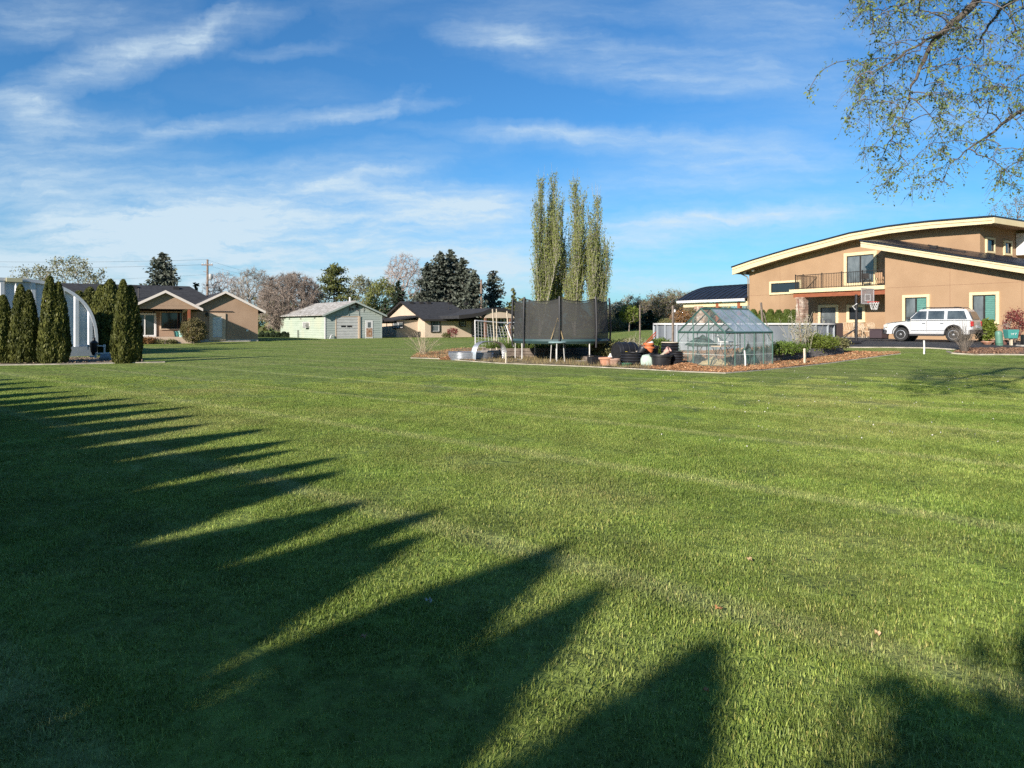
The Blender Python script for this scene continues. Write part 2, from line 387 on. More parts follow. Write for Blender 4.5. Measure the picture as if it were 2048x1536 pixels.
def ground_mats():
    m = bpy.data.materials.new('lawn'); m.use_nodes = True; nt = m.node_tree; b = nt.nodes['Principled BSDF']
    b.inputs['Roughness'].default_value = .9; b.inputs['Specular IOR Level'].default_value = .1
    col, noise, mr, mixc = lawn_color(nt, False)
    f2 = mr(noise(9, 6), .3, .7, .72, 1.6); col = mixc(1.0, col, f2, 'MULTIPLY')
    nt.links.new(col, b.inputs['Base Color'])
    bp = nt.nodes.new('ShaderNodeBump'); bp.inputs['Strength'].default_value = .9; bp.inputs['Distance'].default_value = .10
    nt.links.new(noise(6, 7), bp.inputs['Height']); nt.links.new(bp.outputs[0], b.inputs['Normal'])
    g = bpy.data.materials.new('grass_blades'); g.use_nodes = True; nt = g.node_tree; N = nt.nodes; L = nt.links; b = N['Principled BSDF']
    b.inputs['Roughness'].default_value = .55; b.inputs['Specular IOR Level'].default_value = .3
    col, noise, mr, mixc = lawn_color(nt, True)
    at = N.new('ShaderNodeAttribute'); at.attribute_name = 'tint'
    r = N.new('ShaderNodeValToRGB'); L.new(at.outputs['Fac'], r.inputs[0]); e = r.color_ramp.elements
    e[0].color = (.80, .95, .70, 1); e[1].color = (2.5, 2.35, 2.2, 1); e[1].position = .9
    x = e.new(.95); x.color = (2.6, 2.0, 2.4, 1); x2 = e.new(.7); x2.color = (1.62, 1.62, 1.45, 1)
    col = mixc(1.0, col, r.outputs[0], 'MULTIPLY')
    L.new(col, b.inputs['Base Color'])
    t = N.new('ShaderNodeBsdfTranslucent'); L.new(col, t.inputs[0]); mx = N.new('ShaderNodeMixShader'); mx.inputs[0].default_value = .25
    L.new(b.outputs[0], mx.inputs[1]); L.new(t.outputs[0], mx.inputs[2]); L.new(mx.outputs[0], N['Material Output'].inputs[0])
    return m, g
M_LAWN, M_BLADE = ground_mats()

def build_ground():
    xs = np.concatenate([[-2500, -900, -400, -200, -120], np.arange(-90, -10, 8), np.arange(-10, 40, 1.25), np.arange(40, 100, 6), [120, 200, 400, 900, 2500]])
    ys = np.concatenate([[-300, -100, -40, -12], np.arange(0, 20, 4), np.arange(20, 48, 1.0), np.arange(48, 90, 4), np.arange(95, 160, 10), [200, 300, 500, 1000, 3000]])
    X, Y = np.meshgrid(xs, ys); Z = hgt(X, Y)
    V = np.stack([X, Y, Z], -1).reshape(-1, 3); nx = len(xs)
    i = np.arange(len(V)).reshape(X.shape); F = np.stack([i[:-1, :-1], i[:-1, 1:], i[1:, 1:], i[1:, :-1]], -1).reshape(-1, 4)
    struct(np_obj('lawn', V, F, M_LAWN, smooth=True))
build_ground()

def grass_object(name, label, spacing, rad, nbl, hmin, hmax, wid, y0, y1, fade0, seed):
    rng = np.random.default_rng(seed)
    a = rng.random(nbl) * 2 * math.pi; r = np.sqrt(rng.random(nbl)) * rad
    C = np.stack([r * np.cos(a), r * np.sin(a), np.zeros(nbl)], 1)
    h = hmin + (hmax - hmin) * rng.random((nbl, 1)) ** 1.5
    az = rng.random((nbl, 1)) * 2 * math.pi; side = np.concatenate([np.cos(az), np.sin(az), 0 * az], 1)
    lean = np.concatenate([-np.sin(az), np.cos(az), 0 * az], 1) * h * (rng.normal(size=(nbl, 1)) * .85)
    w = wid * (.6 + .8 * rng.random((nbl, 1)))
    mid = C + lean * .35 + np.array([0, 0, 1.]) * h * .6; tip = C + lean + np.array([0, 0, 1.]) * h
    V = np.stack([C - side * w - [0, 0, .005], C + side * w - [0, 0, .005], mid + side * w * .8, mid - side * w * .8, tip + side * w * .15, tip - side * w * .15], 1).reshape(-1, 3)
    b = np.arange(nbl)[:, None] * 6
    F = np.concatenate([b + [[0, 1, 2, 3]], b + [[3, 2, 4, 5]]], 0); t = np.tile(rng.random(nbl), 2)
    o = np_obj(name, V, F, M_BLADE, tint=t); stuff(o, label)
    ng = bpy.data.node_groups.new(name, 'GeometryNodeTree')
    ng.interface.new_socket('Geometry', in_out='INPUT', socket_type='NodeSocketGeometry'); ng.interface.new_socket('Geometry', in_out='OUTPUT', socket_type='NodeSocketGeometry')
    N = ng.nodes; L = ng.links; gi = N.new('NodeGroupInput'); go = N.new('NodeGroupOutput')
    # the lawn's cells: a point in each
    nx = int((2 * 1.12 * y1 + 6) / spacing); ny = int((y1 - y0) / spacing)
    g = N.new('GeometryNodeMeshGrid'); g.inputs['Size X'].default_value = nx * spacing; g.inputs['Size Y'].default_value = ny * spacing; g.inputs['Vertices X'].default_value = nx; g.inputs['Vertices Y'].default_value = ny
    sp = N.new('GeometryNodeSetPosition'); L.new(g.outputs[0], sp.inputs['Geometry'])
    rv = N.new('FunctionNodeRandomValue'); rv.data_type = 'FLOAT_VECTOR'; rv.inputs[0].default_value = (-spacing * .45, y0 + ny * spacing / 2 - spacing * .45, 0); rv.inputs[1].default_value = (spacing * .45, y0 + ny * spacing / 2 + spacing * .45, 0)
    L.new(rv.outputs[0], sp.inputs['Offset'])
    pos = N.new('GeometryNodeInputPosition'); sx = N.new('ShaderNodeSeparateXYZ'); L.new(pos.outputs[0], sx.inputs[0])
    def mt(op, a, b):
        m = N.new('ShaderNodeMath'); m.operation = op
        for i, v in enumerate((a, b)):
            if v is None: continue
            if isinstance(v, (int, float)): m.inputs[i].default_value = v
            else: L.new(v, m.inputs[i])
        return m.outputs[0]
    out = mt('GREATER_THAN', mt('ABSOLUTE', sx.outputs[0], None), mt('ADD', mt('MULTIPLY', sx.outputs[1], 1.1), 2.5))
    rr = N.new('FunctionNodeRandomValue'); rr.data_type = 'FLOAT'; rr.inputs[2].default_value = fade0; rr.inputs[3].default_value = y1; rr.inputs['Seed'].default_value = 3
    far = mt('GREATER_THAN', sx.outputs[1], rr.outputs[1])
    dele = N.new('GeometryNodeDeleteGeometry'); L.new(sp.outputs[0], dele.inputs[0]); L.new(mt('MAXIMUM', out, far), dele.inputs['Selection'])
    ins = N.new('GeometryNodeInstanceOnPoints'); L.new(dele.outputs[0], ins.inputs['Points']); L.new(gi.outputs[0], ins.inputs['Instance'])
    r2 = N.new('FunctionNodeRandomValue'); r2.data_type = 'FLOAT_VECTOR'; r2.inputs[1].default_value = (0, 0, 6.283); r2.inputs['Seed'].default_value = 5
    L.new(r2.outputs[0], ins.inputs['Rotation'])
    r3 = N.new('FunctionNodeRandomValue'); r3.data_type = 'FLOAT'; r3.inputs[2].default_value = .65; r3.inputs[3].default_value = 1.35; L.new(r3.outputs[1], ins.inputs['Scale'])
    L.new(ins.outputs[0], go.inputs[0])
    md = o.modifiers.new('cover', 'NODES'); md.node_group = ng
    return o
grass_object('lawn_grass', 'short mown green grass covering the near lawn', .5, .46, 2300, .008, .026, .0019, 1.2, 22.6, 13.0, 11)

def drape(name, rows, m, dz=.012, noise=0.0, kind='structure', sub=3, seed=1):
    """rows: list of rows of world points (same length) -> a sheet laid on the ground"""
    rng = np.random.default_rng(seed); A = np.array([[(p[0], p[1]) for p in r] for r in rows], float)
    def res(A, k, ax):
        n = A.shape[ax]; t = np.linspace(0, n - 1, (n - 1) * k + 1); i = np.minimum(t.astype(int), n - 2); f = (t - i)
        a = np.take(A, i, ax); b = np.take(A, i + 1, ax); sh = [1, 1, 1]; sh[ax] = -1
        return a + (b - a) * f.reshape(sh)
    A = res(res(A, sub, 0), sub, 1); Z = hgt(A[..., 0], A[..., 1]) + dz + rng.random(A.shape[:2]) * noise
    V = np.concatenate([A, Z[..., None]], -1).reshape(-1, 3); i = np.arange(len(V)).reshape(A.shape[:2])
    F = np.stack([i[:-1, :-1], i[:-1, 1:], i[1:, 1:], i[1:, :-1]], -1).reshape(-1, 4)
    o = np_obj(name, V, F, m, smooth=True); o['kind'] = kind
    return o, A

M_MULCH = mat('mulch', (.24, .105, .042), (.56, .29, .13), 9, .9, .9, 30, contrast=(.3, .7), c3=(.50, .33, .17), s3=6, bdist=.05)
M_STRAW = mat('dry_soil', (.20, .135, .07), (.40, .31, .16), 7, .95, .9, 26, c3=(.17, .16, .05), s3=1.3, bdist=.05)
M_ASPH = mat('asphalt', (.033, .034, .037), (.052, .053, .056), 2.5, .85, .4, 120, c3=(.045, .044, .043), s3=.5)
M_CONC = mat('concrete', (.42, .39, .34), (.56, .53, .47), 3, .85, .3, 60, c3=(.36, .33, .28), s3=1.2)
M_CURB = mat('curb_concrete', (.36, .32, .25), (.56, .51, .42), 2.2, .9, .4, 60, c3=(.28, .26, .18), s3=1.5)
# front edge of the garden bed, taken along its pale edging
edge_px = [(822, 716.5), (850, 717), (880, 718), (905, 720), (950, 723.5), (1000, 727), (1060, 729.5), (1120, 731.5), (1180, 734), (1240, 737), (1300, 740), (1370, 744), (1450, 747), (1500, 743), (1560, 737.5), (1640, 729), (1700, 721), (1760, 713), (1800, 708)]
back_px = [(834, 708), (850, 706), (880, 703), (905, 698), (950, 696), (1000, 694), (1060, 692), (1120, 692), (1180, 692), (1240, 692), (1300, 692), (1370, 692), (1450, 693), (1500, 694), (1560, 695), (1640, 699), (1700, 704), (1760, 706), (1798, 706)]
EDGE = [G(*p) for p in edge_px]; BACK = [G(*p) for p in back_px]
def bed_slice(i0, i1):
    rows = []
    for t in np.linspace(0, 1, 7): rows.append([EDGE[i].lerp(BACK[i], t) for i in range(i0, i1 + 1)])
    return rows
BEDS = []
for nm, i0, i1, mm, s in (('dry_garden_soil', 0, 4, M_STRAW, 3), ('dry_garden_soil', 4, 10, M_STRAW, 4), ('mulch_bed', 10, 18, M_MULCH, 5)):
    o, A = drape(nm, bed_slice(i0, i1), mm, .012, .05, seed=s); BEDS.append((A, mm))
def chips(name, A, m, n, size, seed, label, front=1.0, spread=.03):
    rng = np.random.default_rng(seed); h, w = A.shape[:2]
    t = rng.random(n) ** front * (h - 1.01); u = rng.random(n) * (w - 1.01); i, j = t.astype(int), u.astype(int); f, g = (t - i)[:, None], (u - j)[:, None]
    p = (A[i, j] * (1 - f) + A[i + 1, j] * f) * (1 - g) + (A[i, j + 1] * (1 - f) + A[i + 1, j + 1] * f) * g
    C = np.concatenate([p, (hgt(p[:, 0], p[:, 1]) + .04 + rng.random(n) * spread)[:, None]], 1)
    a = unit(rdir(n, rng) * [1, 1, .55]); b = unit(np.cross(a, rdir(n, rng))); s = size * (.5 + rng.random((n, 1)))
    V, F = quads(C, a * s, b * s * .35)
    return stuff(np_obj(name, V, F, m, tint=rng.random(n)), label)
M_CHIP = leafmat('wood_chips', (.16, .075, .035), (.58, .31, .15), (.74, .56, .36), trans=0.0, rough=.85)
M_DRY = leafmat('dry_grass', (.20, .14, .06), (.50, .40, .20), (.22, .26, .06), trans=.2, rough=.8)
chips('mulch_chips', BEDS[0][0], M_CHIP, 3500, .03, 21, 'loose orange brown wood chips on the bed end')
chips('mulch_chips', BEDS[2][0], M_CHIP, 26000, .032, 22, 'loose orange brown wood chips round the greenhouse', 1.4)
def tufts(name, A, m, n, h0, h1, seed, label, front=1.0, w=.006):
    rng = np.random.default_rng(seed); hh, ww = A.shape[:2]
    t = rng.random(n) ** front * (hh - 1.01); u = rng.random(n) * (ww - 1.01); i, j = t.astype(int), u.astype(int); f, g = (t - i)[:, None], (u - j)[:, None]
    p = (A[i, j] * (1 - f) + A[i + 1, j] * f) * (1 - g) + (A[i, j + 1] * (1 - f) + A[i + 1, j + 1] * f) * g
    C = np.concatenate([p, hgt(p[:, 0], p[:, 1])[:, None]], 1)
    dense = (np.sin(p[:, 0] * 2.3 + 1) * np.sin(p[:, 1] * 1.7) > -.25); C = C[dense]; n = len(C)
    return blades(name, C, rng, h0, h1, w, m, label=label)
def blades(name, C, rng, h0, h1, w, m, parent=None, label=None, lean=.5, kind=True):
    n = len(C); h = h0 + (h1 - h0) * rng.random((n, 1)) ** 1.6; az = rng.random((n, 1)) * 6.283
    side = np.concatenate([np.cos(az), np.sin(az), 0 * az], 1); le = np.concatenate([-np.sin(az), np.cos(az), 0 * az], 1) * h * rng.normal(size=(n, 1)) * lean
    up = np.array([0, 0, 1.]); mid = C + le * .3 + up * h * .6; tip = C + le + up * h
    V = np.stack([C - side * w, C + side * w, mid + side * w * .8, mid - side * w * .8, tip + side * w * .2, tip - side * w * .2], 1).reshape(-1, 3)
    b = np.arange(n)[:, None] * 6; F = np.concatenate([b + [[0, 1, 2, 3]], b + [[3, 2, 4, 5]]], 0)
    o = np_obj(name, V, F, m, parent, tint=np.tile(rng.random(n), 2))
    if kind: stuff(o, label)
    return o
tufts('dry_grass', BEDS[1][0], M_DRY, 15000, .05, .24, 23, 'straw coloured dry grass and weeds under the trampoline', 1.3)
tufts('dry_grass', BEDS[0][0], M_DRY, 3000, .05, .2, 27, 'straw coloured dry grass at the left tip of the bed', 1.0)
tufts('dry_grass', BEDS[2][0][:9], M_DRY, 1800, .05, .2, 24, 'thin dry weeds in the wood chips', 1.0)

# pale edging strip along the bed
def strip(name, pts, w, h, m, dz=0.0, seg=4):
    mb = MB(); P_ = []
    for a, b in zip(pts[:-1], pts[1:]):
        for k in range(seg): P_.append(a.lerp(b, k / seg))
    P_.append(pts[-1]); vs = []; fs = []
    for i, p in enumerate(P_):
        d = (P_[min(i + 1, len(P_) - 1)] - P_[max(i - 1, 0)]); d.z = 0; d.normalize(); s = Vector((-d.y, d.x, 0)) * w / 2
        z = float(hgt(p.x, p.y)) + dz
        vs += [(p.x - s.x, p.y - s.y, z - .05), (p.x - s.x, p.y - s.y, z + h), (p.x + s.x, p.y + s.y, z + h), (p.x + s.x, p.y + s.y, z - .05)]
    for i in range(len(P_) - 1):
        a, b = i * 4, i * 4 + 4
        for k in range(4): fs.append((a + k, a + (k + 1) % 4, b + (k + 1) % 4, b + k))
    fs += [(0, 1, 2, 3), tuple(len(vs) - 4 + k for k in (3, 2, 1, 0))]
    mb.add(vs, fs); o = mb.build(name, m); return o
struct(strip('bed_edging_curb', EDGE, .09, .03, M_CURB))
struct(strip('bed_edging_curb', [G(0, 731), G(120, 729.5), G(200, 727.5), G(285, 726), G(330, 725)], .12, .04, M_CURB))
# planting strip under the columnar trees on the far left
o, A = drape('planting_strip', [[G(-160, 733), G(0, 730), G(120, 728.5), G(200, 726.5), G(285, 725)], [G(-160, 716), G(0, 716), G(120, 716), G(200, 716), G(285, 717)]], mat('strip_soil', (.16, .115, .08), (.36, .29, .21), 8, .95, .8, 40, bdist=.04), .012, .04, seed=8)
chips('bark_litter', A, leafmat('bark_litter', (.12, .08, .05), (.42, .33, .22), trans=0, rough=.9), 2500, .035, 25, 'pale bark litter under the columnar trees')
# asphalt drive, concrete edge and patio (they lie on the rise in front of the tan house)
FG = Frame(31.6)
def wp(lx, ly): x, y = FG.wor(lx, ly); return Vector((x, y, float(hgt(x, y))))
c_px = [(1668, 695), (1720, 695.3), (1800, 695.6), (1860, 696.5), (1912, 699.5), (1985, 696), (2060, 695), (2300, 694)]
CURB = [G(*p) for p in c_px]
HOUSEL = [wp(44.3, y) for y in (33.5, 30.0, 27.5, 24.5, 21.5, 19.0, 16.5, 8.0)]
rows = [[c.lerp(h, t) for c, h in zip(CURB, HOUSEL)] for t in np.linspace(0, 1, 6)]
o, DRV = drape('driveway', rows, M_ASPH, .012)
struct(strip('driveway_curb', CURB[:5], .22, .035, M_CURB, 0.0))
o, _ = drape('patio_slab', [[wp(42.6, 34.5), wp(42.6, 30), wp(42.8, 26.75)], [wp(47.0, 34.5), wp(47.0, 30), wp(47.0, 26.75)]], M_CONC, .05)
# rock and bark bed on the far right
o, RB = drape('bark_bed', [[G(1905, 707), G(1950, 710), G(2000, 709.5), G(2060, 710), G(2200, 712)], [G(1925, 700.5), G(1950, 698), G(2000, 698), G(2060, 697), G(2200, 697)]], mat('dark_mulch', (.13, .07, .05), (.30, .19, .13), 9, .95, .8, 30, bdist=.04), .022, .05, seed=12)
chips('bark_chips', RB, leafmat('bark_chips', (.10, .05, .03), (.36, .22, .14), trans=0, rough=.9), 3500, .05, 26, 'reddish bark chips round the utility posts')
struct(strip('bark_bed_curb', [G(1895, 704), G(1905, 707.5), G(1950, 710.5), G(2000, 710), G(2060, 710.5)], .12, .05, M_CURB))
# fallen leaves and a pale scrap on the near grass
M_FL = leafmat('fallen_leaf', (.38, .20, .09), (.60, .42, .22), trans=.3)
for i, (px, py, s, lab) in enumerate(((1498, 1130, .035, 'pale curled fallen leaf alone in the sunlit grass'), (1436, 1237, .045, 'orange brown lobed fallen leaf on sunlit grass'), (728, 1294, .035, 'brown fallen leaf lying in the shaded grass'), (1755, 1288, .03, 'small tan fallen leaf furthest right on the grass'), (1410, 1405, .028, 'yellowish fallen leaf at the tip of a shadow'), (856, 1222, .045, 'pale grey leaf scrap at a shadow edge'))):
    p = G(px, py); n = 10; mb = MB(); rr = random.Random(i); s *= .5
    vs = [(0, 0, .012)] + [((s * (.75 + .45 * (k % 2)) * math.cos(6.283 * k / n)), s * (.6 + .35 * (k % 2)) * math.sin(6.283 * k / n), .012 * rr.random() + .008 * (k % 3)) for k in range(n)]
    top = [(v[0], v[1], v[2] + .002) for v in vs]
    mb.add(vs + top, [(0, 1 + k, 1 + (k + 1) % n) for k in range(n)] + [(n + 1, n + 2 + (k + 1) % n, n + 2 + k) for k in range(n)] + [(1 + k, n + 2 + k, n + 2 + (k + 1) % n, 1 + (k + 1) % n) for k in range(n)])
    o = mb.build('fallen_leaf', mat('leaf_scrap', (.45, .46, .40), (.6, .6, .54), 30) if i == 5 else mat('leaf_tan%d' % (i % 3), [(.55, .38, .2), (.45, .22, .09), (.33, .2, .1)][i % 3], None, 40))
    o.location = p + Vector((0, 0, .026)); o.rotation_euler = (.2, .15, i * 1.7)
    tag(o, lab, 'leaf', 'fallen leaves on the lawn')

# pale petals blown over the lawn on the right
rng = np.random.default_rng(91); n = 220; yy = 8 + 16 * rng.random(n) ** .8; xx = yy * (.18 + .52 * rng.random(n) ** .6)
C = np.stack([xx, yy, hgt(xx, yy) + .03], 1); a = unit(rdir(n, rng) * [1, 1, .3]); b_ = unit(np.cross(a, rdir(n, rng))); V, F = quads(C, a * .012, b_ * .009)
stuff(np_obj('fallen_petals', V, F, leafmat('petal', (.75, .70, .62), (.9, .88, .82), trans=.2), tint=rng.random(n)), 'tiny pale petals scattered over the lawn')
def mulch_heap(lab, px, py, rx, ry, h, seed):
    c = G(px, py); rng = np.random.default_rng(seed); nr, na = 9, 36; r = np.linspace(0, 1, nr)[:, None]; a = np.linspace(0, 2 * math.pi, na, endpoint=False)[None]
    wob = 1 + .14 * np.sin(3 * a + seed) + .08 * np.sin(7 * a); X = rx * r * np.cos(a) * wob; Y = ry * r * np.sin(a) * wob; Z = h * (1 - r ** 2) ** 1.3 * (1 + .18 * np.sin(5 * X + seed) * np.cos(6 * Y)) + rng.random((nr, na)) * .03 - .02
    V = np.stack([X, Y, Z + 0 * X], -1).reshape(-1, 3); i = np.arange(nr * na).reshape(nr, na); F = np.stack([i[:-1], np.roll(i, -1, 1)[:-1], np.roll(i, -1, 1)[1:], i[1:]], -1).reshape(-1, 4)
    t = T('mulch_heap', lab, 'mulch heap', c); np_obj('mound', V, F, M_MULCH, t, smooth=True)
    n = 2600; q = np.sqrt(rng.random(n)); b = rng.random(n) * 6.283; C = np.stack([rx * q * np.cos(b), ry * q * np.sin(b), h * (1 - q ** 2) ** 1.3 + .015 + rng.random(n) * .03], 1); aa = unit(rdir(n, rng) * [1, 1, .6]); bb = unit(np.cross(aa, rdir(n, rng))); s = .034 * (.5 + rng.random((n, 1))); V, F = quads(C, aa * s, bb * s * .35)
    stuff(np_obj('chips', V, F, M_CHIP, t, tint=rng.random(n)))
mulch_heap('low heap of orange wood chips in front of the steel ring', 925, 719, 1.0, .6, .26, 5)
mulch_heap('low heap of orange wood chips at the greenhouse corner', 1372, 739.5, .75, .45, .2, 6)
# ================================================================== BUILDINGS
M_STUCCO = mat('tan_stucco', (.405, .26, .148), (.445, .29, .168), .9, .9, .4, 90, c3=(.36, .226, .128), s3=.3)
M_CREAM = mat('cream_trim', (.78, .64, .37), (.83, .69, .42), 2, .7, .1, 60)
M_METAL = mat('dark_metal_roof', (.022, .026, .036), (.036, .04, .052), 1.5, .38, .05, 40, metal=.3, spec=.5)
M_DKBR = mat('dark_bronze', (.022, .018, .016), (.035, .03, .026), 6, .5)
M_GLASS = glassmat('window_glass')
M_GLASSG = mat('grey_glass_reflections', (.07, .085, .09), (.20, .225, .235), 1.3, .05, spec=.8, stretch=(1, 1, .5))  # broken reflections imitated by pale blotches in the glass colour
M_TIMBER = mat('red_timber', (.26, .075, .035), (.36, .12, .05), 3, .6, .2, 30, stretch=(1, 1, 6))
M_WHITE = mat('white_paint', (.74, .73, .70), (.80, .79, .76), 3, .55, .05, 40)
M_STONE = mat('stone_veneer', (.24, .14, .10), (.50, .36, .27), 3.2, .85, .5, 40, c3=(.62, .54, .45), s3=2.6)
M_MORTAR = mat('mortar', (.20, .17, .14), None, 20, .95)
M_BLIND = mat('teal_blind', (.10, .26, .22), (.13, .31, .26), 5, .6)
M_SHING = mat('dark_shingles', (.020, .021, .024), (.042, .043, .047), 1.6, .95, .5, 22, stretch=(1, 1, 4), c3=(.05, .05, .054), s3=5)
M_TAUPE = mat('taupe_stucco', (.40, .27, .18), (.45, .31, .21), 1.2, .9, .3, 80, c3=(.38, .255, .17), s3=.5)
M_PALE_T = mat('pale_rake_paint', (.78, .70, .62), (.82, .74, .66), 3, .6)
M_SAND = mat('sand_stucco', (.60, .46, .33), (.66, .51, .37), 1.2, .9, .3, 80)
M_LAMP = bpy.data.materials.new('lit_lamp'); M_LAMP.use_nodes = True
M_LAMP.node_tree.nodes['Principled BSDF'].inputs['Emission Color'].default_value = (1, .78, .45, 1); M_LAMP.node_tree.nodes['Principled BSDF'].inputs['Emission Strength'].default_value = 3.0

def win(parent, off, axis, pl, a0, a1, z0, z1, trim=.12, panes=1, m_frame=None, m_glass=None, name='window', inner=None, sill=False, bars_z=0, depth=.11):
    """a framed window or glazed door on the outside (negative side) of a wall plane"""
    a0, a1 = min(a0, a1), max(a0, a1); z0, z1 = min(z0, z1), max(z0, z1)
    m_frame = m_frame or M_CREAM; m_glass = m_glass or M_GLASS; inner = inner or M_DKBR
    def bx(mb, b0, b1, c0, c1, d0, d1):
        return mb.box(pl - d1, pl - d0, b0, b1, c0, c1) if axis == 'x' else mb.box(b0, b1, pl - d1, pl - d0, c0, c1)
    f = MB(off); bx(f, a0, a1, z1 - trim, z1, -.02, depth); bx(f, a0, a1, z0, z0 + trim, -.02, depth)
    bx(f, a0, a0 + trim, z0 + trim, z1 - trim, -.02, depth); bx(f, a1 - trim, a1, z0 + trim, z1 - trim, -.02, depth)
    if sill: bx(f, a0 - .05, a1 + .05, z0 - .06, z0 - .002, -.02, depth + .05)
    fr = f.build(name, m_frame, parent, bevel=.008)
    i0, i1, j0, j1 = a0 + trim, a1 - trim, z0 + trim, z1 - trim; w = (i1 - i0) / panes; s = .045
    for k in range(panes):
        p0, p1 = i0 + k * w, i0 + (k + 1) * w
        sf = MB(off); bx(sf, p0, p1, j1 - s, j1, -.02, depth * .55); bx(sf, p0, p1, j0, j0 + s, -.02, depth * .55); bx(sf, p0, p0 + s, j0 + s, j1 - s, -.02, depth * .55); bx(sf, p1 - s, p1, j0 + s, j1 - s, -.02, depth * .55)
        for b in range(bars_z):
            zz = j0 + (j1 - j0) * (b + 1) / (bars_z + 1); bx(sf, p0 + s, p1 - s, zz - .02, zz + .02, -.02, depth * .5)
        sf.build('sash', inner, fr)
        g = MB(off); bx(g, p0 + s, p1 - s, j0 + s, j1 - s, -.02, .015)
        g.build('pane', m_glass[k % len(m_glass)] if isinstance(m_glass, (list, tuple)) else m_glass, fr)
    return fr

# ------------------------------------------------------------------ tan house with arched roof
def tan_house():
    A_B, A_M = 44.66, 47.16; yb = FG.on_x(1770, 600, A_B)[0]; yl = FG.on_x(1498.5, 600, A_M)[0]; yu = FG.on_x(1960, 500, A_M)[0]
    ox, oy = FG.wor(A_M, 30); off = (A_M, 30, .6)
    H = T('tan_house', 'two storey tan stucco house with arched roof and balcony', 'house', (ox, oy, .6), FG.th)
    zb = .35
    arc = [(1465, 535), (1505, 521), (1548, 508), (1590, 496), (1632, 485), (1700, 467), (1773, 454), (1820, 448), (1861, 443.5), (1905, 440), (1950, 436.5), (1985, 434)]
    A_F = A_M - .95; top = [FG.on_x(px, py, A_F) for px, py in arc]
    low = [FG.on_x(px, py + 14.5 - 1.5 * (i / 11), A_F) for i, (px, py) in enumerate(arc)]
    band = [(y, z - .02) for y, z in top]
    MB(off).prism(band + [(y, z - .16) for y, z in reversed(low)][0:0] + [(y, zl) for (y, z), (y2, zl) in reversed(list(zip(top, low)))], 'x', A_F - .04, A_F + .10).build('fascia', M_CREAM, H)
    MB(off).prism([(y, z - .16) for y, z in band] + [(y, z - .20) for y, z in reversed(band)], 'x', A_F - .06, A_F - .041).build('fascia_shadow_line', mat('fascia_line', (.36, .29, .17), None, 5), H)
    MB(off).prism([(y, z - .14) for y, z in band] + [(y, zl + .06) for (y, z), (y2, zl) in reversed(list(zip(top, low)))], 'x', A_F + .11, A_M + 13).build('eave_soffit', mat('soffit', (.30, .22, .14), None, 3), H)
    ov = [(top[0][0] + .08, top[0][1])] + top[1:-1] + [(top[-1][0] - .08, top[-1][1])]
    MB(off).prism([(y, z + .09) for y, z in ov] + [(y, z - .015) for y, z in reversed(ov)], 'x', A_F - .09, A_M + 13.2).build('metal_roof', M_METAL, H)
    # eave fascia on the right-hand end, going back
    ye, ze = top[-1]; yl2, zl2 = low[-1]
    MB(off).box(A_F - .04, A_M + 13, ye - .12, ye - .01, zl2 + .02, ze - .03).build('end_fascia', M_CREAM, H)
    wt = [(y, zl + .08) for (y, zl) in low if yu < y < yl]
    def lowat(y):
        for (y0, z0), (y1, z1) in zip(low[:-1], low[1:]):
            if y1 <= y <= y0: return z1 + (z0 - z1) * (y - y1) / (y0 - y1)
        return low[-1][1]
    poly = [(yl, zb), (yl, lowat(yl) + .08)] + wt + [(yu, lowat(yu) + .08), (yu, zb)]
    MB(off).prism(poly, 'x', A_M, A_M + 12).build('wall', M_STUCCO, H)
    # projecting bay with its falling roof
    zt = lambda y: 4.78 + .2447 * (y - 18.3); yE = 9.0
    MB(off).prism([(yb, zb), (yb, zt(yb) - .30), (yE, zt(yE) - .30), (yE, zb)], 'x', A_B, A_M - .003).build('bay_wall', M_STUCCO, H)
    MB(off).prism([(yu - .003, zb), (yu - .003, zt(yu) - .30), (yE, zt(yE) - .30), (yE, zb)], 'x', A_M - .002, A_M + 11).build('wing_wall', M_STUCCO, H)
    yf = FG.on_x(1722, 490, A_B - .75)[0]
    MB(off).prism([(yf, zt(yf)), (yf, zt(yf) - .43), (yE - .5, zt(yE - .5) - .43), (yE - .5, zt(yE - .5))], 'x', A_B - .80, A_B - .66).build('bay_fascia', M_CREAM, H)
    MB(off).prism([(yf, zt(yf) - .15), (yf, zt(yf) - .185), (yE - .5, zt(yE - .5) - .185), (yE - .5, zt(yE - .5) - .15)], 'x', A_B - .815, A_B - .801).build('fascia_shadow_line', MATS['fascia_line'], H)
    MB(off).prism([(yf - .02, zt(yf) - .05), (yf - .02, zt(yf) - .38), (yE - .4, zt(yE - .4) - .38), (yE - .4, zt(yE - .4) - .05)], 'x', A_B - .655, A_M - .004).build('bay_soffit', MATS['soffit'], H)
    MB(off).prism([(yf + .05, zt(yf) + .06), (yf + .05, zt(yf) - .04), (yE - .5, zt(yE - .5) - .04), (yE - .5, zt(yE - .5) + .06)], 'x', A_B - .85, A_M - .005).build('bay_roof', M_METAL, H)
    # the bay roof climbs gently towards the main wall
    vs = []
    for y in (yf - .2, yE - .5): vs += [(A_B - .5, y, zt(y) + .07), (A_M - .01, y, zt(y) + .30), (A_M - .01, y, zt(y) + .07)]
    MB(off).add(vs, [(0, 1, 2), (5, 4, 3), (0, 3, 4, 1), (1, 4, 5, 2), (2, 5, 3, 0)]).build('bay_roof_slope', M_METAL, H)
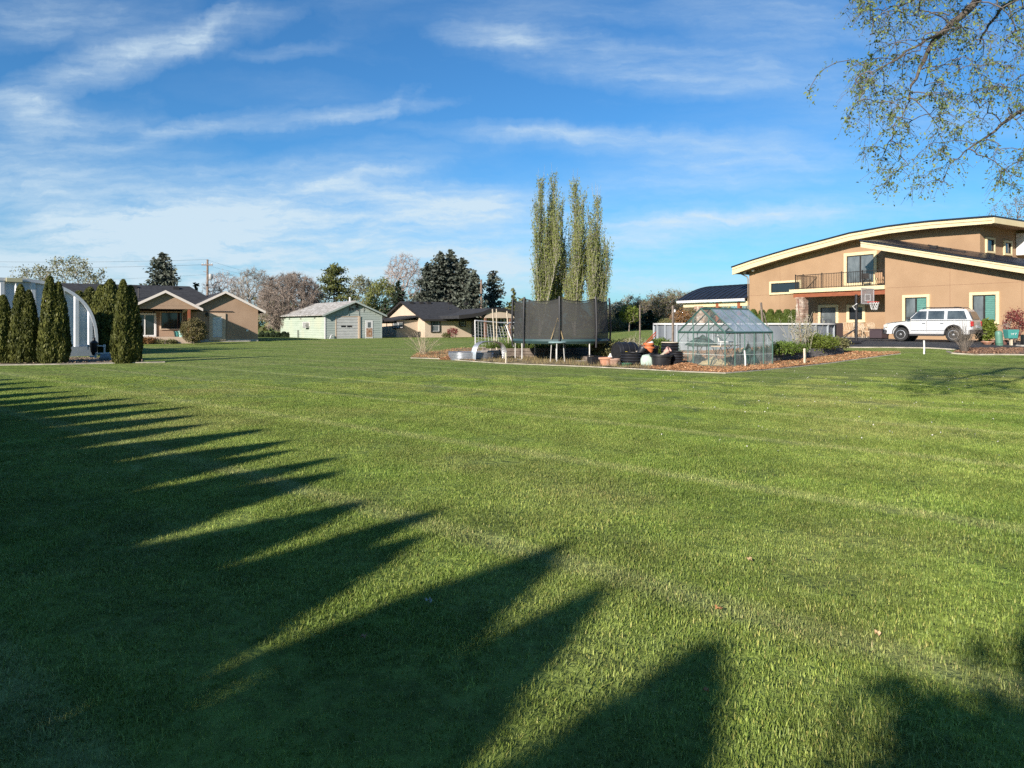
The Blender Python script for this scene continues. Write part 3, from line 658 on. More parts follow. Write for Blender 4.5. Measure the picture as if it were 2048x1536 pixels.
    # roof rack rails for panels
    for (p0, p1) in (((1856, 490), (1935, 506)), ((1940, 507), (2048, 527))):
        a = FG.on_x(*p0, A_B + 1.2); b = FG.on_x(*p1, A_B + 1.2)
        m = MB(off); m.tube([(A_B + 1.2, a[0], a[1]), (A_B + 1.2, b[0], b[1])], .05, 6)
        for t in (.15, .5, .85):
            y, z = a[0] + (b[0] - a[0]) * t, a[1] + (b[1] - a[1]) * t; m.box(A_B + 1.1, A_B + 1.3, y - .22, y + .22, z - .16, z + .02)
        m.build('panel_rail', M_DKBR, H)
    # stucco joints
    def joint(pl, p0, p1, vertical=False):
        a = FG.on_x(*p0, pl); b = FG.on_x(*p1, pl)
        if vertical: MB(off).box(pl - .006, pl, a[0] - .012, a[0] + .012, min(a[1], b[1]), max(a[1], b[1])).build('stucco_joint', mat('joint', (.30, .175, .10), None, 5), H)
        else: MB(off).box(pl - .006, pl, min(a[0], b[0]), max(a[0], b[0]), (a[1] + b[1]) / 2 - .012, (a[1] + b[1]) / 2 + .012).build('stucco_joint', mat('joint', (.30, .175, .10), None, 5), H)
    joint(A_B, (1773, 575.5), (2120, 560.5)); joint(A_B, (1900, 530), (1900, 650), True); joint(A_M, (1500, 592), (1586, 587)); joint(A_M, (1560, 520), (1560, 650), True); joint(A_B, (2044, 560), (2044, 660), True)
    # windows and doors
    def wx(pl, px0, px1, py0, py1, **k):
        a = FG.on_x((px0 + px1) / 2, py0, pl)[1]; b = FG.on_x((px0 + px1) / 2, py1, pl)[1]
        return win(H, off, 'x', pl, FG.on_x(px0, 600, pl)[0], FG.on_x(px1, 600, pl)[0], b, a, **k)
    wx(A_M, 1540, 1604, 561.5, 588.5, trim=.16)
    wx(A_M, 1689, 1755, 504, 571.5, trim=.22, panes=2, m_glass=M_GLASSG, name='balcony_door')
    wx(A_M, 1637.5, 1678, 609.5, 676.5, trim=.2, m_glass=M_GLASSG, name='patio_door')
    wx(A_M, 1694.5, 1731.5, 609, 645, trim=.2, panes=2)
    w1 = wx(A_B, 1806, 1860.5, 589.5, 652, trim=.17, panes=2, m_glass=(M_BLIND, M_GLASSG)); w2 = wx(A_B, 1940, 1999.5, 584, 648.5, trim=.17, panes=2, m_glass=(M_BLIND, M_GLASSG))
    for w, (px0, px1, py0, py1) in ((w1, (1806, 1860.5, 589.5, 652)), (w2, (1940, 1999.5, 584, 648.5))):
        # window blinds hang in the half away from the street corner (smaller y = right-hand pane)
        y1 = FG.on_x((px0 + px1) / 2 + 1, 600, A_B)[0]; y0 = FG.on_x(px1, 600, A_B)[0] + .25; zt_, zb_ = FG.on_x((px0 + px1) / 2, py0, A_B)[1] - .25, FG.on_x((px0 + px1) / 2, py1, A_B)[1] + .25
        n = 13
        for k in range(n):
            z = zb_ + (zt_ - zb_) * (k + .5) / n
            MB(off).box(A_B - .034, A_B - .018, y0, y1 - .03, z - .04, z + .035, Matrix.Identity(4)).build('blind_slat', M_BLIND, w)
    def wy(px0, px1, py0, py1, **k):
        a = FG.on_y((px0 + px1) / 2, py0, yu)[1]; b = FG.on_y((px0 + px1) / 2, py1, yu)[1]
        return win(H, off, 'y', yu, FG.on_y(px0, 500, yu)[0], FG.on_y(px1, 500, yu)[0], b, a, **k)
    wy(1970, 1987.5, 475.5, 506.5, trim=.12); wy(2006, 2021.5, 482, 511, trim=.12)
    # balcony
    bl = FG.on_x(1578, 580, A_B - .1)[0]; z1 = FG.on_x(1768, 570.3, A_B)[1]; z0 = FG.on_x(1768, 578.5, A_B)[1]
    MB(off).box(A_B - .1, A_M - .004, yb + .004, bl, z0, z1).build('balcony_slab', M_CREAM, H, bevel=.02)
    zb0 = z0 - .32
    MB(off).box(A_B + .05, A_B + .30, yb + .006, bl - .25, zb0, z0 - .003).build('balcony_beam', M_TIMBER, H)
    MB(off).box(A_B + .4, A_M - .006, yb + .008, bl - .3, z0 - .08, z0 - .004).build('balcony_ceiling', MATS['soffit'], H)
    yr0, yr1 = yb + .04, FG.on_x(1591, 560, A_B)[0]; zr = z1 + 1.02
    rail = MB(off); rail.box(A_B - .02, A_B + .03, yr0, yr1, zr - .04, zr); rail.box(A_B - .02, A_B + .03, yr0, yr1, z1 + .06, z1 + .09)
    rail.box(A_B + .031, A_M - .06, yr1 - .05, yr1, zr - .04, zr); rail.box(A_B + .031, A_M - .06, yr1 - .05, yr1, z1 + .06, z1 + .09)
    rl = rail.build('railing', M_DKBR, H)
    nb = int((yr1 - yr0) / .125); proto = None
    for k in range(nb + 1):
        y = yr0 + (yr1 - yr0) * k / nb; post = k % 12 == 0 or k == nb; w = .03 if post else .009
        MB(off).box(A_B - .005 - w * .5, A_B + .005 + w, y - w, y + w, z1, zr + (.06 if post else -.03)).build('railing_post' if post else 'baluster', M_DKBR, rl)
    for k in range(1, 18):
        x = A_B + .05 + (A_M - A_B - .12) * k / 18; MB(off).box(x - .009, x + .009, yr1 - .034, yr1 - .016, z1 + .05, zr - .02).build('baluster', M_DKBR, rl)
    # brick and stone pillar: each stone stands proud of the mortar
    py0 = FG.on_x(1606, 640, A_B)[0]; py1 = FG.on_x(1592, 640, A_B)[0]; px0 = A_B; px1 = A_B + (py1 - py0)
    core = MB(off).box(px0 + .03, px1 - .03, py0 + .03, py1 - .03, .4, zb0 + .02).build('stone_pillar', M_MORTAR, H)
    rr = random.Random(5); st = MB(off); z = .5
    while z < zb0 - .12:
        h = rr.uniform(.09, .16)
        for face in range(2):
            a = py0 if face == 0 else px0; b = py1 if face == 0 else px1; t = a
            while t < b - .05:
                w = min(rr.uniform(.18, .42), b - t); d = rr.uniform(0, .03)
                if face == 0: st.box(px0 - d, px0 + .05, t + .01, t + w - .01, z + .008, z + h - .008)
                else: st.box(t + .01, t + w - .01, py0 - d, py0 + .05, z + .008, z + h - .008)
                t += w
        z += h
    stuff(st.build('stone', M_STONE, core))
    MB(off).box(px0 - .06, px1 + .06, py0 - .06, py1 + .06, zb0 - .1, zb0 + .0).build('pillar_cap', M_STONE, H)
    # downpipe at the far corner, air conditioner on the end wall, wall lamp
    g0 = FG.on_x(1480, 547, A_F + .3); MB(off).tube([(A_F + .3, g0[0], g0[1]), (A_M - .05, yl + .2, g0[1] - .25), (A_M - .05, yl + .08, g0[1] - .45), (A_M - .05, yl + .08, .6)], .045, 6).build('downpipe', MATS['soffit'], H)
    a0, zz = FG.on_y(2031, 511, yu); a1, zz1 = FG.on_y(2058, 471, yu)
    ac = MB(off).box(a0, a1, yu - .5, yu - .02, zz, zz1).build('air_conditioner', M_WHITE, H, bevel=.03)
    for k in range(5):
        z = zz + (zz1 - zz) * (k + .6) / 5.4
        MB(off).box(a0 + .08, a1 - .08, yu - .515, yu - .501, z - .03, z + .03).build('vent_slat', mat('grey_vent', (.4, .4, .4), None, 5), ac)
    for px, py in ((1489, 545.5), (1506, 541)):      # flood lamps under the eave
        yy, zz = FG.on_x(px, py, A_F + .5); MB(off).box(A_F + .42, A_F + .58, yy - .1, yy + .1, zz - .07, zz + .07).build('flood_lamp', M_WHITE, H, bevel=.02)
    # porch wing to the far left: curved metal roof on timber posts
    ar = A_M - .25; ep = [FG.on_x(1358, 602, ar), FG.on_x(1498, 595.5, ar)]; y0, y1 = yl + .05, ep[0][0]; ze = (ep[0][1] + ep[1][1]) / 2
    aR = ar + 4.6; zR = FG.on_x(1450, 571.5, aR)[1]
    prof = [(ar - .25 + (aR - ar + .25) * (1 - math.cos(t * math.pi / 2)) ** .9, ze + (zR - ze) * math.sin(t * math.pi / 2)) for t in np.linspace(0, 1, 9)]
    prof = [(ar - .25 + (aR - ar + .25) * t, ze + (zR - ze) * (1 - (1 - t) ** 1.9)) for t in np.linspace(0, 1, 9)]
    back = [(2 * aR - x, z) for x, z in reversed(prof[:-1])]; full = prof + back
    n = 13; wdt = (y1 - y0) / n
    base = MB(off).prism([(x, z - .08) for x, z in full] + [(x, z - .16) for x, z in reversed(full)], 'y', y0, y1).build('porch_roof', M_METAL, H)
    for k in range(n):
        MB(off).prism([(x, z - .02) for x, z in full] + [(x, z - .075) for x, z in reversed(full)], 'y', y0 + wdt * k + .02, y0 + wdt * (k + 1) - .02).build('roof_panel', M_METAL, base)
        MB(off).prism([(x, z + .035) for x, z in full] + [(x, z - .075) for x, z in reversed(full)], 'y', y0 + wdt * (k + 1) - .018, y0 + wdt * (k + 1) + .018).build('standing_seam', M_METAL, base)
    MB(off).box(ar - .32, ar - .18, y0, y1 + .02, ze - .24, ze - .02).build('gutter', M_WHITE, H, bevel=.03)
    MB(off).box(ar + .05, ar + .25, y0, y1 - .5, ze - .62, ze - .26).build('porch_beam', M_CREAM, H)
    MB(off).box(ar + .3, 2 * aR - ar, y0 + .3, y1 - .45, ze - .34, ze - .28).build('porch_ceiling', mat('dark_timber', (.06, .022, .012), (.09, .03, .018), 4), H)
    for px in (1434, 1477):
        yy, zz = FG.on_x(px, 620, ar); MB(off).box(ar - .02, ar + .28, yy - .13, yy + .13, .5, ze - .25).build('porch_post', M_TIMBER, H, bevel=.01)
    yc, zc = FG.on_x(1402, 640, ar); MB(off).box(ar - .1, ar + .7, yc - .45, yc + .45, .4, ze - .8).build('brick_pier', M_STONE, H, bevel=.02)
    MB(off).box(ar + .0, ar + .5, yc - .2, yc + .8, ze - .8, ze - .55).build('brick_pier_cap', M_STONE, H)
    MB(off).box(aR + 3.2, aR + 3.5, y0, y1 - .4, .4, 1.5).build('porch_back_wall', mat('porch_wall', (.3, .24, .18), None, 3), H)
    return H, A_B, A_M, yb, z1
TH, A_B, A_M, YB, Z_BALC = tan_house()

# ------------------------------------------------------------------ gable roof slab
def gable(off, xa, za, xl, xr, zl, zr, y0, y1, t=.16):
    pl = [(xl, zl), (xa, za), (xr, zr), (xr, zr - t), (xa, za - t), (xl, zl - t)]
    return MB(off).prism(pl, 'y', y0, y1)
def rake(off, xa, za, xl, xr, zl, zr, y, t=.2, d=.05):
    pl = [(xl, zl + .01), (xa, za + .01), (xr, zr + .01), (xr, zr - t), (xa, za - t), (xl, zl - t)]
    return MB(off).prism(pl, 'y', y - d, y - .002)

# ------------------------------------------------------------------ taupe house behind the columnar trees (left)
def taupe_house():
    Yg = 65.9; Yp = 62.9; g = FG.on_y
    off = (10, 68, .1); ox, oy = FG.wor(10, 68)
    H = T('taupe_house', 'low taupe house with two front gables and dark shingle roof', 'house', (ox, oy, .1), FG.th)
    zb = 0.0
    xa, za = g(451, 582, Yg - .4); xr, zr = g(531, 622.5, Yg - .4); sl = (za - zr) / (xr - xa); xl = xa - 3.4; zl = za - sl * 3.4
    xwr = g(516, 650, Yg)[0]; xwl = 2 * xa - xwr
    zt = lambda x: za - .17 - sl * abs(x - xa)
    MB(off).prism([(xwl, zb), (xwr, zb), (xwr, zt(xwr)), (xa, zt(xa)), (xwl, zt(xwl))], 'y', Yg, Yg + 12).build('garage_wall', M_TAUPE, H)
    MB(off).box(xwl - .02, xwr + .02, Yg - .02, Yg + 11, zb, .30).build('foundation', M_CONC, H)
    gable(off, xa, za, xl, xr, zl, zr, Yg - .42, Yg + 11).build('garage_roof', M_SHING, H); rake(off, xa, za, xl, xr, zl, zr, Yg - .42).build('rake_board', M_PALE_T, H)
    # porch
    pxa, pza = g(331, 580.5, Yp - .3); pxr, pzr = g(406, 617.5, Yp - .3); ps = (pza - pzr) / (pxr - pxa); pxl = 2 * pxa - pxr
    gable(off, pxa, pza, pxl, pxr, pzr, pzr, Yp - .32, Yg + 5).build('porch_roof', M_SHING, H); rake(off, pxa, pza, pxl, pxr, pzr, pzr, Yp - .32).build('rake_board', M_PALE_T, H)
    zbm = g(340, 611.5, Yp)[1]; zbl = g(340, 617.5, Yp)[1]
    wx = .35 / ps
    MB(off).prism([(pxl + .3, zbm), (pxr - .3, zbm), (pxr - .3, max(zbm + .01, pza - .17 - ps * (pxr - .3 - pxa))), (pxa, pza - .18), (pxl + .3, max(zbm + .01, pza - .17 - ps * (pxr - .3 - pxa)))], 'y', Yp, Yp + .15).build('porch_gable', M_TAUPE, H)
    MB(off).box(pxl + .3, pxr - .35, Yp + .01, Yp + .25, zbl - .02, zbm - .003).build('porch_beam', M_TAUPE, H)
    MB(off).box(pxl + .35, pxr - .4, Yp + .3, Yg + .3, zbm - .02, zbm + .06).build('porch_ceiling', mat('porch_ceiling', (.34, .16, .08), (.42, .2, .1), 4), H)
    px_ = g(378.5, 640, Yp)[0]; MB(off).box(px_ - .1, px_ + .1, Yp + .04, Yp + .22, .5, zbl - .025).build('porch_post', M_TIMBER, H)
    px2 = g(262, 640, Yp)[0]; MB(off).box(px2 - .1, px2 + .1, Yp + .04, Yp + .22, .5, zbl - .025).build('porch_post', M_TIMBER, H)
    zf = g(330, 674.5, Yp)[1]
    MB(off).box(g(245, 680, Yp)[0], g(384, 680, Yp)[0], Yp - .05, Yg + .45, -.1, zf).build('porch_floor', M_SAND, H, bevel=.02)
    for px in (285, 325, 350):
        lx = g(px, 612, Yp + .8)[0]; MB(off).lathe([(.07, 0), (.07, .03)], 10, (lx, Yp + .8, zbm - .055), cap1=True).build('porch_lamp', M_LAMP, H)
    # main body and hipped main roof
    Yw = Yg + .5; xL = -16; xR = xwl + .5
    MB(off).box(xL, xR, Yw, Yg + 12.5, zb, 2.95).build('wall', M_TAUPE, H)
    yr = Yg + 6.2; zr_ = g(300, 570.5, yr)[1]; xr1 = g(379, 571, yr)[0]; e = 2.72
    vs = [(xL - .5, Yw - .6, e), (xR + 3.0, Yw - .6, e), (xR + 3.0, Yg + 13, e), (xL - .5, Yg + 13, e), (xL + 2, yr, zr_), (xr1, yr, zr_)]
    MB(off).add(vs, [(0, 1, 5, 4), (1, 2, 5), (2, 3, 4, 5), (3, 0, 4), (3, 2, 1, 0)]).build('main_roof', M_SHING, H)
    for px in (268, 352): 
        x, z = g(px, 573, yr - .8); MB(off).box(x - .25, x + .25, yr - 1.0, yr - .6, zr_ - .4, zr_ - .12).build('roof_vent', M_DKBR, H)
    x, z = g(277, 582, yr - 3.5); MB(off).tube([(x, yr - 3.5, z - .6), (x, yr - 3.5, z + .25)], .05, 6).build('vent_pipe', M_DKBR, H)
    # openings
    def wy(pl, px0, px1, py0, py1, **k):
        pm = (px0 + px1) / 2; return win(H, off, 'y', pl, g(px0, 600, pl)[0], g(px1, 600, pl)[0], g(pm, py1, pl)[1], g(pm, py0, pl)[1], **k)
    wy(Yw, 266, 312.5, 626, 674, trim=.12, panes=2, m_frame=M_WHITE, inner=M_WHITE, name='french_door')
    wy(Yw, 320, 366, 623, 659.5, trim=.09, m_frame=M_SAND, m_glass=M_GLASS)
    d = wy(Yg, 418, 451, 626.5, 680.5, trim=.28, m_frame=M_SAND, m_glass=M_WHITE, inner=M_WHITE, name='entry_door', depth=.1)
    x0, x1 = g(424, 640, Yg)[0], g(445, 640, Yg)[0]; z0 = g(435, 677, Yg)[1]; z1 = g(435, 633, Yg)[1]
    for i in range(2):
        for k in range(3):
            a0 = x0 + .06 + (x1 - x0) / 2 * i; c0 = z0 + .1 + (z1 - z0 - .1) / 3 * k
            MB(off).box(a0, a0 + (x1 - x0) / 2 - .12, Yg - .035, Yg - .02, c0, c0 + (z1 - z0) / 3 - .16).build('door_panel', M_WHITE, d)
    x, z = g(446.5, 656, Yg); MB(off).tube([(x, Yg - .02, z), (x, Yg - .12, z)], .035, 8).build('door_handle', M_DKBR, d)
    x, z = g(413, 629, Yg); MB(off).lathe([(.03, -.2), (.09, -.12), (.11, .08), (.03, .2)], 8, (x, Yg - .16, z), cap1=True).build('wall_lantern', M_DKBR, H)
    x, z = g(494.5, 661, Yg); MB(off).box(x - .1, x + .1, Yg - .08, Yg - .002, z - .09, z + .09).build('vent_hood', M_WHITE, H, bevel=.02)
    x, z = g(306, 620, Yw - .6); MB(off).lathe([(.04, -.3), (.1, -.2), (.1, .1), (.02, .2)], 8, (x, Yw - 1.2, z), cap1=True).build('hanging_lantern', M_DKBR, H)
    return off, H
taupe_house()

# ------------------------------------------------------------------ weathered green shed
def green_shed():
    F = Frame(36); g = F.on_y; D0 = 73.0; X0 = (650 - 1024) / FPX * D0; lx0, ly0 = F.loc(X0, D0)
    off = (lx0 + 3, ly0 + 5, .05); ox, oy = F.wor(off[0], off[1])
    H = T('green_shed', 'weathered pale green shed with white roll door and mossy roof', 'shed', (ox, oy, .05), F.th)
    M_G = mat('faded_green_lit_side', (.40, .48, .37), (.48, .55, .44), 1.3, .85, .2, 30, stretch=(.4, .4, 3), c3=(.50, .54, .40), s3=.5)  # sunlit copy of the shed paint, its colour lighter and yellower
    M_G2 = mat('faded_green_shaded_front', (.36, .42, .38), (.44, .49, .45), 1.6, .85, .2, 30, stretch=(.4, .4, 3), c3=(.50, .52, .47), s3=.6)  # same paint for the front, its shade put in as darker, bluer colour
    M_R = mat('mossy_shingles', (.30, .28, .25), (.66, .64, .60), 2.6, .95, .6, 26, c3=(.17, .15, .11), s3=3.2)
    xw = g(763, 650, ly0)[0]; yw = F.on_x(561, 650, lx0)[0]; zb = -.1; ze = g(650, 627, ly0)[1] - .05
    xa = (lx0 + xw) / 2; za = g(706, 601.5, ly0)[1]; sl = (za - .12 - ze) / (xa - lx0)
    top = lambda x: za - .16 - sl * abs(x - xa)
    MB(off).prism([(lx0, zb), (xw, zb), (xw, top(xw)), (xa, top(xa)), (lx0, top(lx0))], 'y', ly0, yw).build('wall', M_G2, H)
    # lap boards, one by one: side then front, cut round the openings
    bh = .24; z = 0.02; holes = []
    d0, d1 = g(672.5, 650, ly0)[0], g(716, 650, ly0)[0]; dz = g(695, 634, ly0)[1]
    m0, m1 = g(730.5, 650, ly0)[0], g(745.5, 650, ly0)[0]; mz = g(738, 640.5, ly0)[1]
    rr = random.Random(3)
    while z < za - .25:
        z1 = min(z + bh - .012, top(lx0) - .02)
        if z < top(lx0) - .1:
            MB(off).add([(lx0 - .03, ly0, z), (lx0 - .008, ly0, z1), (lx0, ly0, z1), (lx0, ly0, z), (lx0 - .03, yw, z), (lx0 - .008, yw, z1), (lx0, yw, z1), (lx0, yw, z)],
                        [(0, 1, 2, 3), (7, 6, 5, 4), (0, 4, 5, 1), (1, 5, 6, 2), (3, 7, 4, 0)]).build('side_board', M_G, H)
        z1 = z + bh - .012; hw = (xw - xa) if z1 < top(xw) else max(0, (za - .2 - z1) / sl)
        if hw > .15:
            x0, x1 = xa - min(hw, xw - xa), xa + min(hw, xw - xa); segs = [(x0, x1)]
            for (a, b, t) in ((d0 - .1, d1 + .1, dz + .12), (m0 - .06, m1 + .06, mz + .08)):
                if z < t - .05: segs = [s for (p, q) in segs for s in ((p, min(q, a)), (max(p, b), q)) if s[1] - s[0] > .05]
            for (p, q) in segs:
                MB(off).add([(p, ly0 - .03, z), (p, ly0 - .008, z1), (p, ly0, z1), (p, ly0, z), (q, ly0 - .03, z), (q, ly0 - .008, z1), (q, ly0, z1), (q, ly0, z)],
                            [(0, 1, 2, 3), (7, 6, 5, 4), (0, 4, 5, 1), (1, 5, 6, 2), (3, 7, 4, 0)]).build('front_board', M_G2, H)
        z += bh
    ov = .42; o_l = lx0 - ov; zl = za - .02 - sl * (xa - o_l)
    gable(off, xa, za, o_l, xw + ov, zl, zl, ly0 - .45, yw + .4, .09).build('roof', M_R, H)
    rake(off, xa, za - .02, o_l, xw + ov, zl - .02, zl - .02, ly0 - .45, .17).build('rake_board', M_G2, H)
    MB(off).box(lx0 - .06, lx0 + .06, ly0 - .06, ly0 + .06, zb, top(lx0) - .02).build('corner_board', M_WHITE, H)
    MB(off).box(xw - .06, xw + .05, ly0 - .05, ly0 + .06, zb, top(xw) - .02).build('corner_board', M_G2, H)
    # roll door of separate panels
    n = 8; hh = dz / n
    fr = MB(off); fr.box(d0 - .1, d0, ly0 - .06, ly0 + .02, 0, dz + .1); fr.box(d1, d1 + .22, ly0 - .12, ly0 + .02, 0, dz + .1); fr.box(d0, d1, ly0 - .06, ly0 + .02, dz, dz + .1)
    fr = fr.build('garage_door', M_SAND, H)
    M_DOOR = mat('grey_white_panel', (.52, .52, .50), (.62, .62, .59), 2, .6, .1, 30)
    for k in range(n):
        MB(off).box(d0, d1, ly0 - .035, ly0 + .01, hh * k + .012, hh * (k + 1) - .012).build('door_panel', M_DOOR, fr, bevel=.012)
    for (a, b) in ((682, 691.5), (694, 704)):
        x0, x1 = g(a, 653, ly0)[0], g(b, 653, ly0)[0]; zz = g(690, 654.5, ly0)[1]; z2 = g(690, 651.5, ly0)[1]; MB(off).box(x0, x1, ly0 - .045, ly0 - .036, zz, z2 + .04).build('pane', M_GLASS, fr)
    # side door with rusty lower half
    dr = MB(off).box(m0, m1, ly0 - .05, ly0 + .01, .02, mz).build('side_door', M_WHITE, H)
    zc = g(738, 656.5, ly0)[1]
    MB(off).box(m0 + .1, m1 - .08, ly0 - .06, ly0 - .051, .25, zc).build('rusted_panel', mat('rust', (.30, .12, .045), (.62, .50, .38), 1.6, .9, .3, 20, contrast=(.42, .6)), dr)
    MB(off).box(g(735, 650, ly0)[0], g(741, 650, ly0)[0], ly0 - .062, ly0 - .051, g(738, 655, ly0)[1], g(738, 644.5, ly0)[1]).build('pane', M_GLASSG, dr)
    # torn board patch in the gable, stray white pipe, chimney
    x0, z0 = g(698, 622, ly0); x1, z1 = g(717, 606.5, ly0)
    MB(off).box(x0, x1, ly0 - .045, ly0 - .031, z0, z1).build('torn_patch', mat('torn_board', (.10, .075, .06), (.55, .53, .50), 3.2, .9, contrast=(.44, .56)), H)
    for (pa, pb) in (((697, 622), (697, 633)), ((718, 633), (718, 605)), ((727, 612), (727, 624)), ((672, 633), (719, 632))):
        a = g(*pa, ly0); b = g(*pb, ly0); MB(off).tube([(a[0], ly0 - .05, a[1]), (b[0], ly0 - .05, b[1])], .022, 5).build('conduit', mat('old_conduit', (.2, .22, .2), None, 5), H)
    a = g(655, 680, ly0); b = g(660.5, 671, ly0); MB(off).tube([(a[0], ly0 - .5, .0), (b[0], ly0 - .25, b[1]), (b[0] + .15, ly0 - .2, b[1] + .05)], .06, 8).build('white_pipe', M_WHITE, H)
    x, z = g(700, 597, ly0 + 3); MB(off).tube([(x, ly0 + 3, za - .7), (x, ly0 + 3, z + .15)], .12, 8).build('flue', M_WHITE, H)
    # window air unit and vents on the lit side
    f = F.on_x
    y0, zz0 = f(620, 652.5, lx0); y1, zz1 = f(606, 644, lx0)
    wn = MB(off); wn.box(lx0 - .05, lx0 - .031, y0, y1, zz0, zz1); wn = wn.build('window', M_WHITE, H)
    ya, yb_ = f(619, 648, lx0)[0], f(613, 648, lx0)[0]; MB(off).box(lx0 - .4, lx0 - .051, ya, yb_, zz0 - .18, zz1 - .05).build('air_unit', mat('old_unit', (.16, .17, .16), (.5, .5, .46), 5), wn)
    ya, yb_ = f(611, 648, lx0)[0], f(607.5, 648, lx0)[0]; MB(off).box(lx0 - .06, lx0 - .051, ya, yb_, zz0 + .05, zz1 - .05).build('pane', M_GLASSG, wn)
    for px, py in ((579.5, 638), (602, 637.5), (630, 636)):
        y, z = f(px, py, lx0); MB(off).box(lx0 - .045, lx0 - .02, y - .17, y + .17, z - .08, z + .08).build('wall_vent', mat('vent_dark', (.12, .13, .1), None, 5), H)
    y, z = f(598.5, 672, lx0); MB(off).tube([(lx0 - .15, y, -.05), (lx0 - .15, y, 1.0)], .06, 6).build('meter_post', mat('vent_dark', (.12, .13, .1), None, 5), H)
green_shed()

# ------------------------------------------------------------------ sand coloured bungalow
def bungalow():
    D0 = 80.0; g = FG.on_y; f = FG.on_x; X0 = (850 - 1024) / FPX * D0; lx0, ly0 = FG.loc(X0, D0); off = (lx0 + 6, ly0 + 5, .1); ox, oy = FG.wor(off[0], off[1])
    H = T('bungalow', 'sand coloured bungalow with black shingle roof behind the football goal', 'house', (ox, oy, .1), FG.th)
    M_W = mat('pale_sand_stucco', (.62, .49, .36), (.68, .54, .40), 1.0, .9, .2, 60)
    M_BT = mat('black_trim', (.03, .026, .024), None, 5, .6)
    zb = -.1; ze = f(846, 636, lx0)[1]; yfar = f(771, 650, lx0)[0]; ya = (ly0 + yfar) / 2; za = f(797, 603, lx0 - .3)[1]; sl = (za - .15 - ze) / (ya - ly0); xe = g(948, 640, ly0)[0]
    MB(off).prism([(ly0, zb), (ly0, ze), (ya, za - .2), (yfar, ze), (yfar, zb)], 'x', lx0, xe).build('wall', M_W, H)
    o2 = .5; ze2 = ze - sl * o2
    # roof: gable on the left end, hipped on the right
    yl_, yr_ = ly0 - o2, yfar + o2; xl_ = lx0 - .4; xr_ = xe + .6; xh = g(940, 600, ya)[0]; t = .2
    vs = [(xl_, yl_, ze2), (xr_, yl_, ze2), (xr_, yr_, ze2), (xl_, yr_, ze2), (xl_, ya, za), (min(xh, xr_ - 1), ya, za)]
    vs2 = [(x, y, z - t) for x, y, z in vs]
    MB(off).add(vs + vs2, [(0, 1, 5, 4), (1, 2, 5), (2, 3, 4, 5), (6, 10, 11, 7), (7, 11, 8), (8, 11, 10, 9), (0, 6, 7, 1), (1, 7, 8, 2), (2, 8, 9, 3), (0, 4, 10, 6), (4, 3, 9, 10)]).build('roof', M_SHING, H)
    MB(off).prism([(yl_, ze2 + .02), (ya, za + .02), (yr_, ze2 + .02), (yr_, ze2 - .2), (ya, za - .2), (yl_, ze2 - .2)], 'x', xl_ - .06, xl_ - .003).build('rake_board', M_BT, H)
    MB(off).box(xl_, xr_, yl_ - .07, yl_ - .003, ze2 - .2, ze2 + .02).build('eave_fascia', M_BT, H)
    for px in (822, 842, 857, 899, 932):
        x, z = g(px, 603, ya - .6); MB(off).box(x - .22, x + .22, ya - .9, ya - .5, za - .32, za - .05).build('roof_vent', M_DKBR, H)
    for px, py in ((897, 617), (919, 619)):
        x, z = g(px, py, ya - 3); MB(off).tube([(x, ya - 3, za - 1.4), (x, ya - 3, z + .2)], .05, 6).build('vent_pipe', M_DKBR, H)
    def wy(pl, px0, px1, py0, py1, **k):
        pm = (px0 + px1) / 2; return win(H, off, 'y', pl, g(px0, 600, pl)[0], g(px1, 600, pl)[0], g(pm, py1, pl)[1], g(pm, py0, pl)[1], m_frame=M_BT, inner=M_WHITE, **k)
    wy(ly0, 861.5, 880, 638.5, 665, trim=.13, m_glass=M_GLASSG, bars_z=1); wy(ly0, 918, 931, 637.5, 653.5, trim=.13, m_glass=M_GLASSG, bars_z=1)
    wy(ly0, 943, 969, 636, 673, trim=.1, m_glass=M_GLASSG, panes=2, name='glazed_door')
    pm = 828; win(H, off, 'x', lx0, f(821, 600, lx0)[0], f(834, 600, lx0)[0], f(pm, 665, lx0)[1], f(pm, 638.5, lx0)[1], trim=.13, m_frame=M_BT, inner=M_WHITE, m_glass=M_GLASSG, bars_z=1)
    # lean-to on the left end
    xA = lx0 - 2.6; y0, y1 = f(817, 650, xA)[0], f(762, 650, xA)[0]; y0 = max(y0, ly0 + 2.0); zt = f(795, 640, xA)[1]
    MB(off).box(xA, lx0 - .003, y0, y1, zb, zt).build('lean_to_wall', M_W, H)
    MB(off).prism([(xA - .45, zt - .12), (xA - .45, zt + .05), (lx0 - .004, zt + .55), (lx0 - .004, zt + .38)], 'y', y0 - .45, y1 + .3).build('lean_to_roof', M_SHING, H)
    MB(off).box(xA - .5, xA - .452, y0 - .45, y1 + .3, zt - .16, zt + .06).build('lean_to_fascia', M_BT, H)
    xm0, xm1 = f(786.5, 650, xA)[0], f(808, 650, xA)[0]
    win(H, off, 'x', xA, xm0, xm1, f(797, 657.5, xA)[1], f(797, 642.5, xA)[1], trim=.14, panes=2, m_frame=M_BT, inner=M_WHITE, m_glass=M_GLASSG)
    # entrance wing with low arched porch roof
    yp = ly0 - 4.5; xq0, xq1 = g(916, 640, yp)[0], g(1048, 640, yp)[0]
    MB(off).box(g(958, 640, ly0 - .3)[0] + 1.2, xq1 - .6, ly0 - .2, ly0 + 6, zb, ze + .1).build('wing_wall', M_W, H)
    prof = []
    for px, py in ((918, 631), (945, 628), (965, 624), (980, 617.5), (995, 615.5), (1010, 617), (1025, 622), (1046, 630)): prof.append(g(px, py, yp))
    MB(off).prism(prof + [(x, z - .35) for x, z in reversed(prof)], 'y', yp, ly0 + 3).build('porch_roof', M_SHING, H)
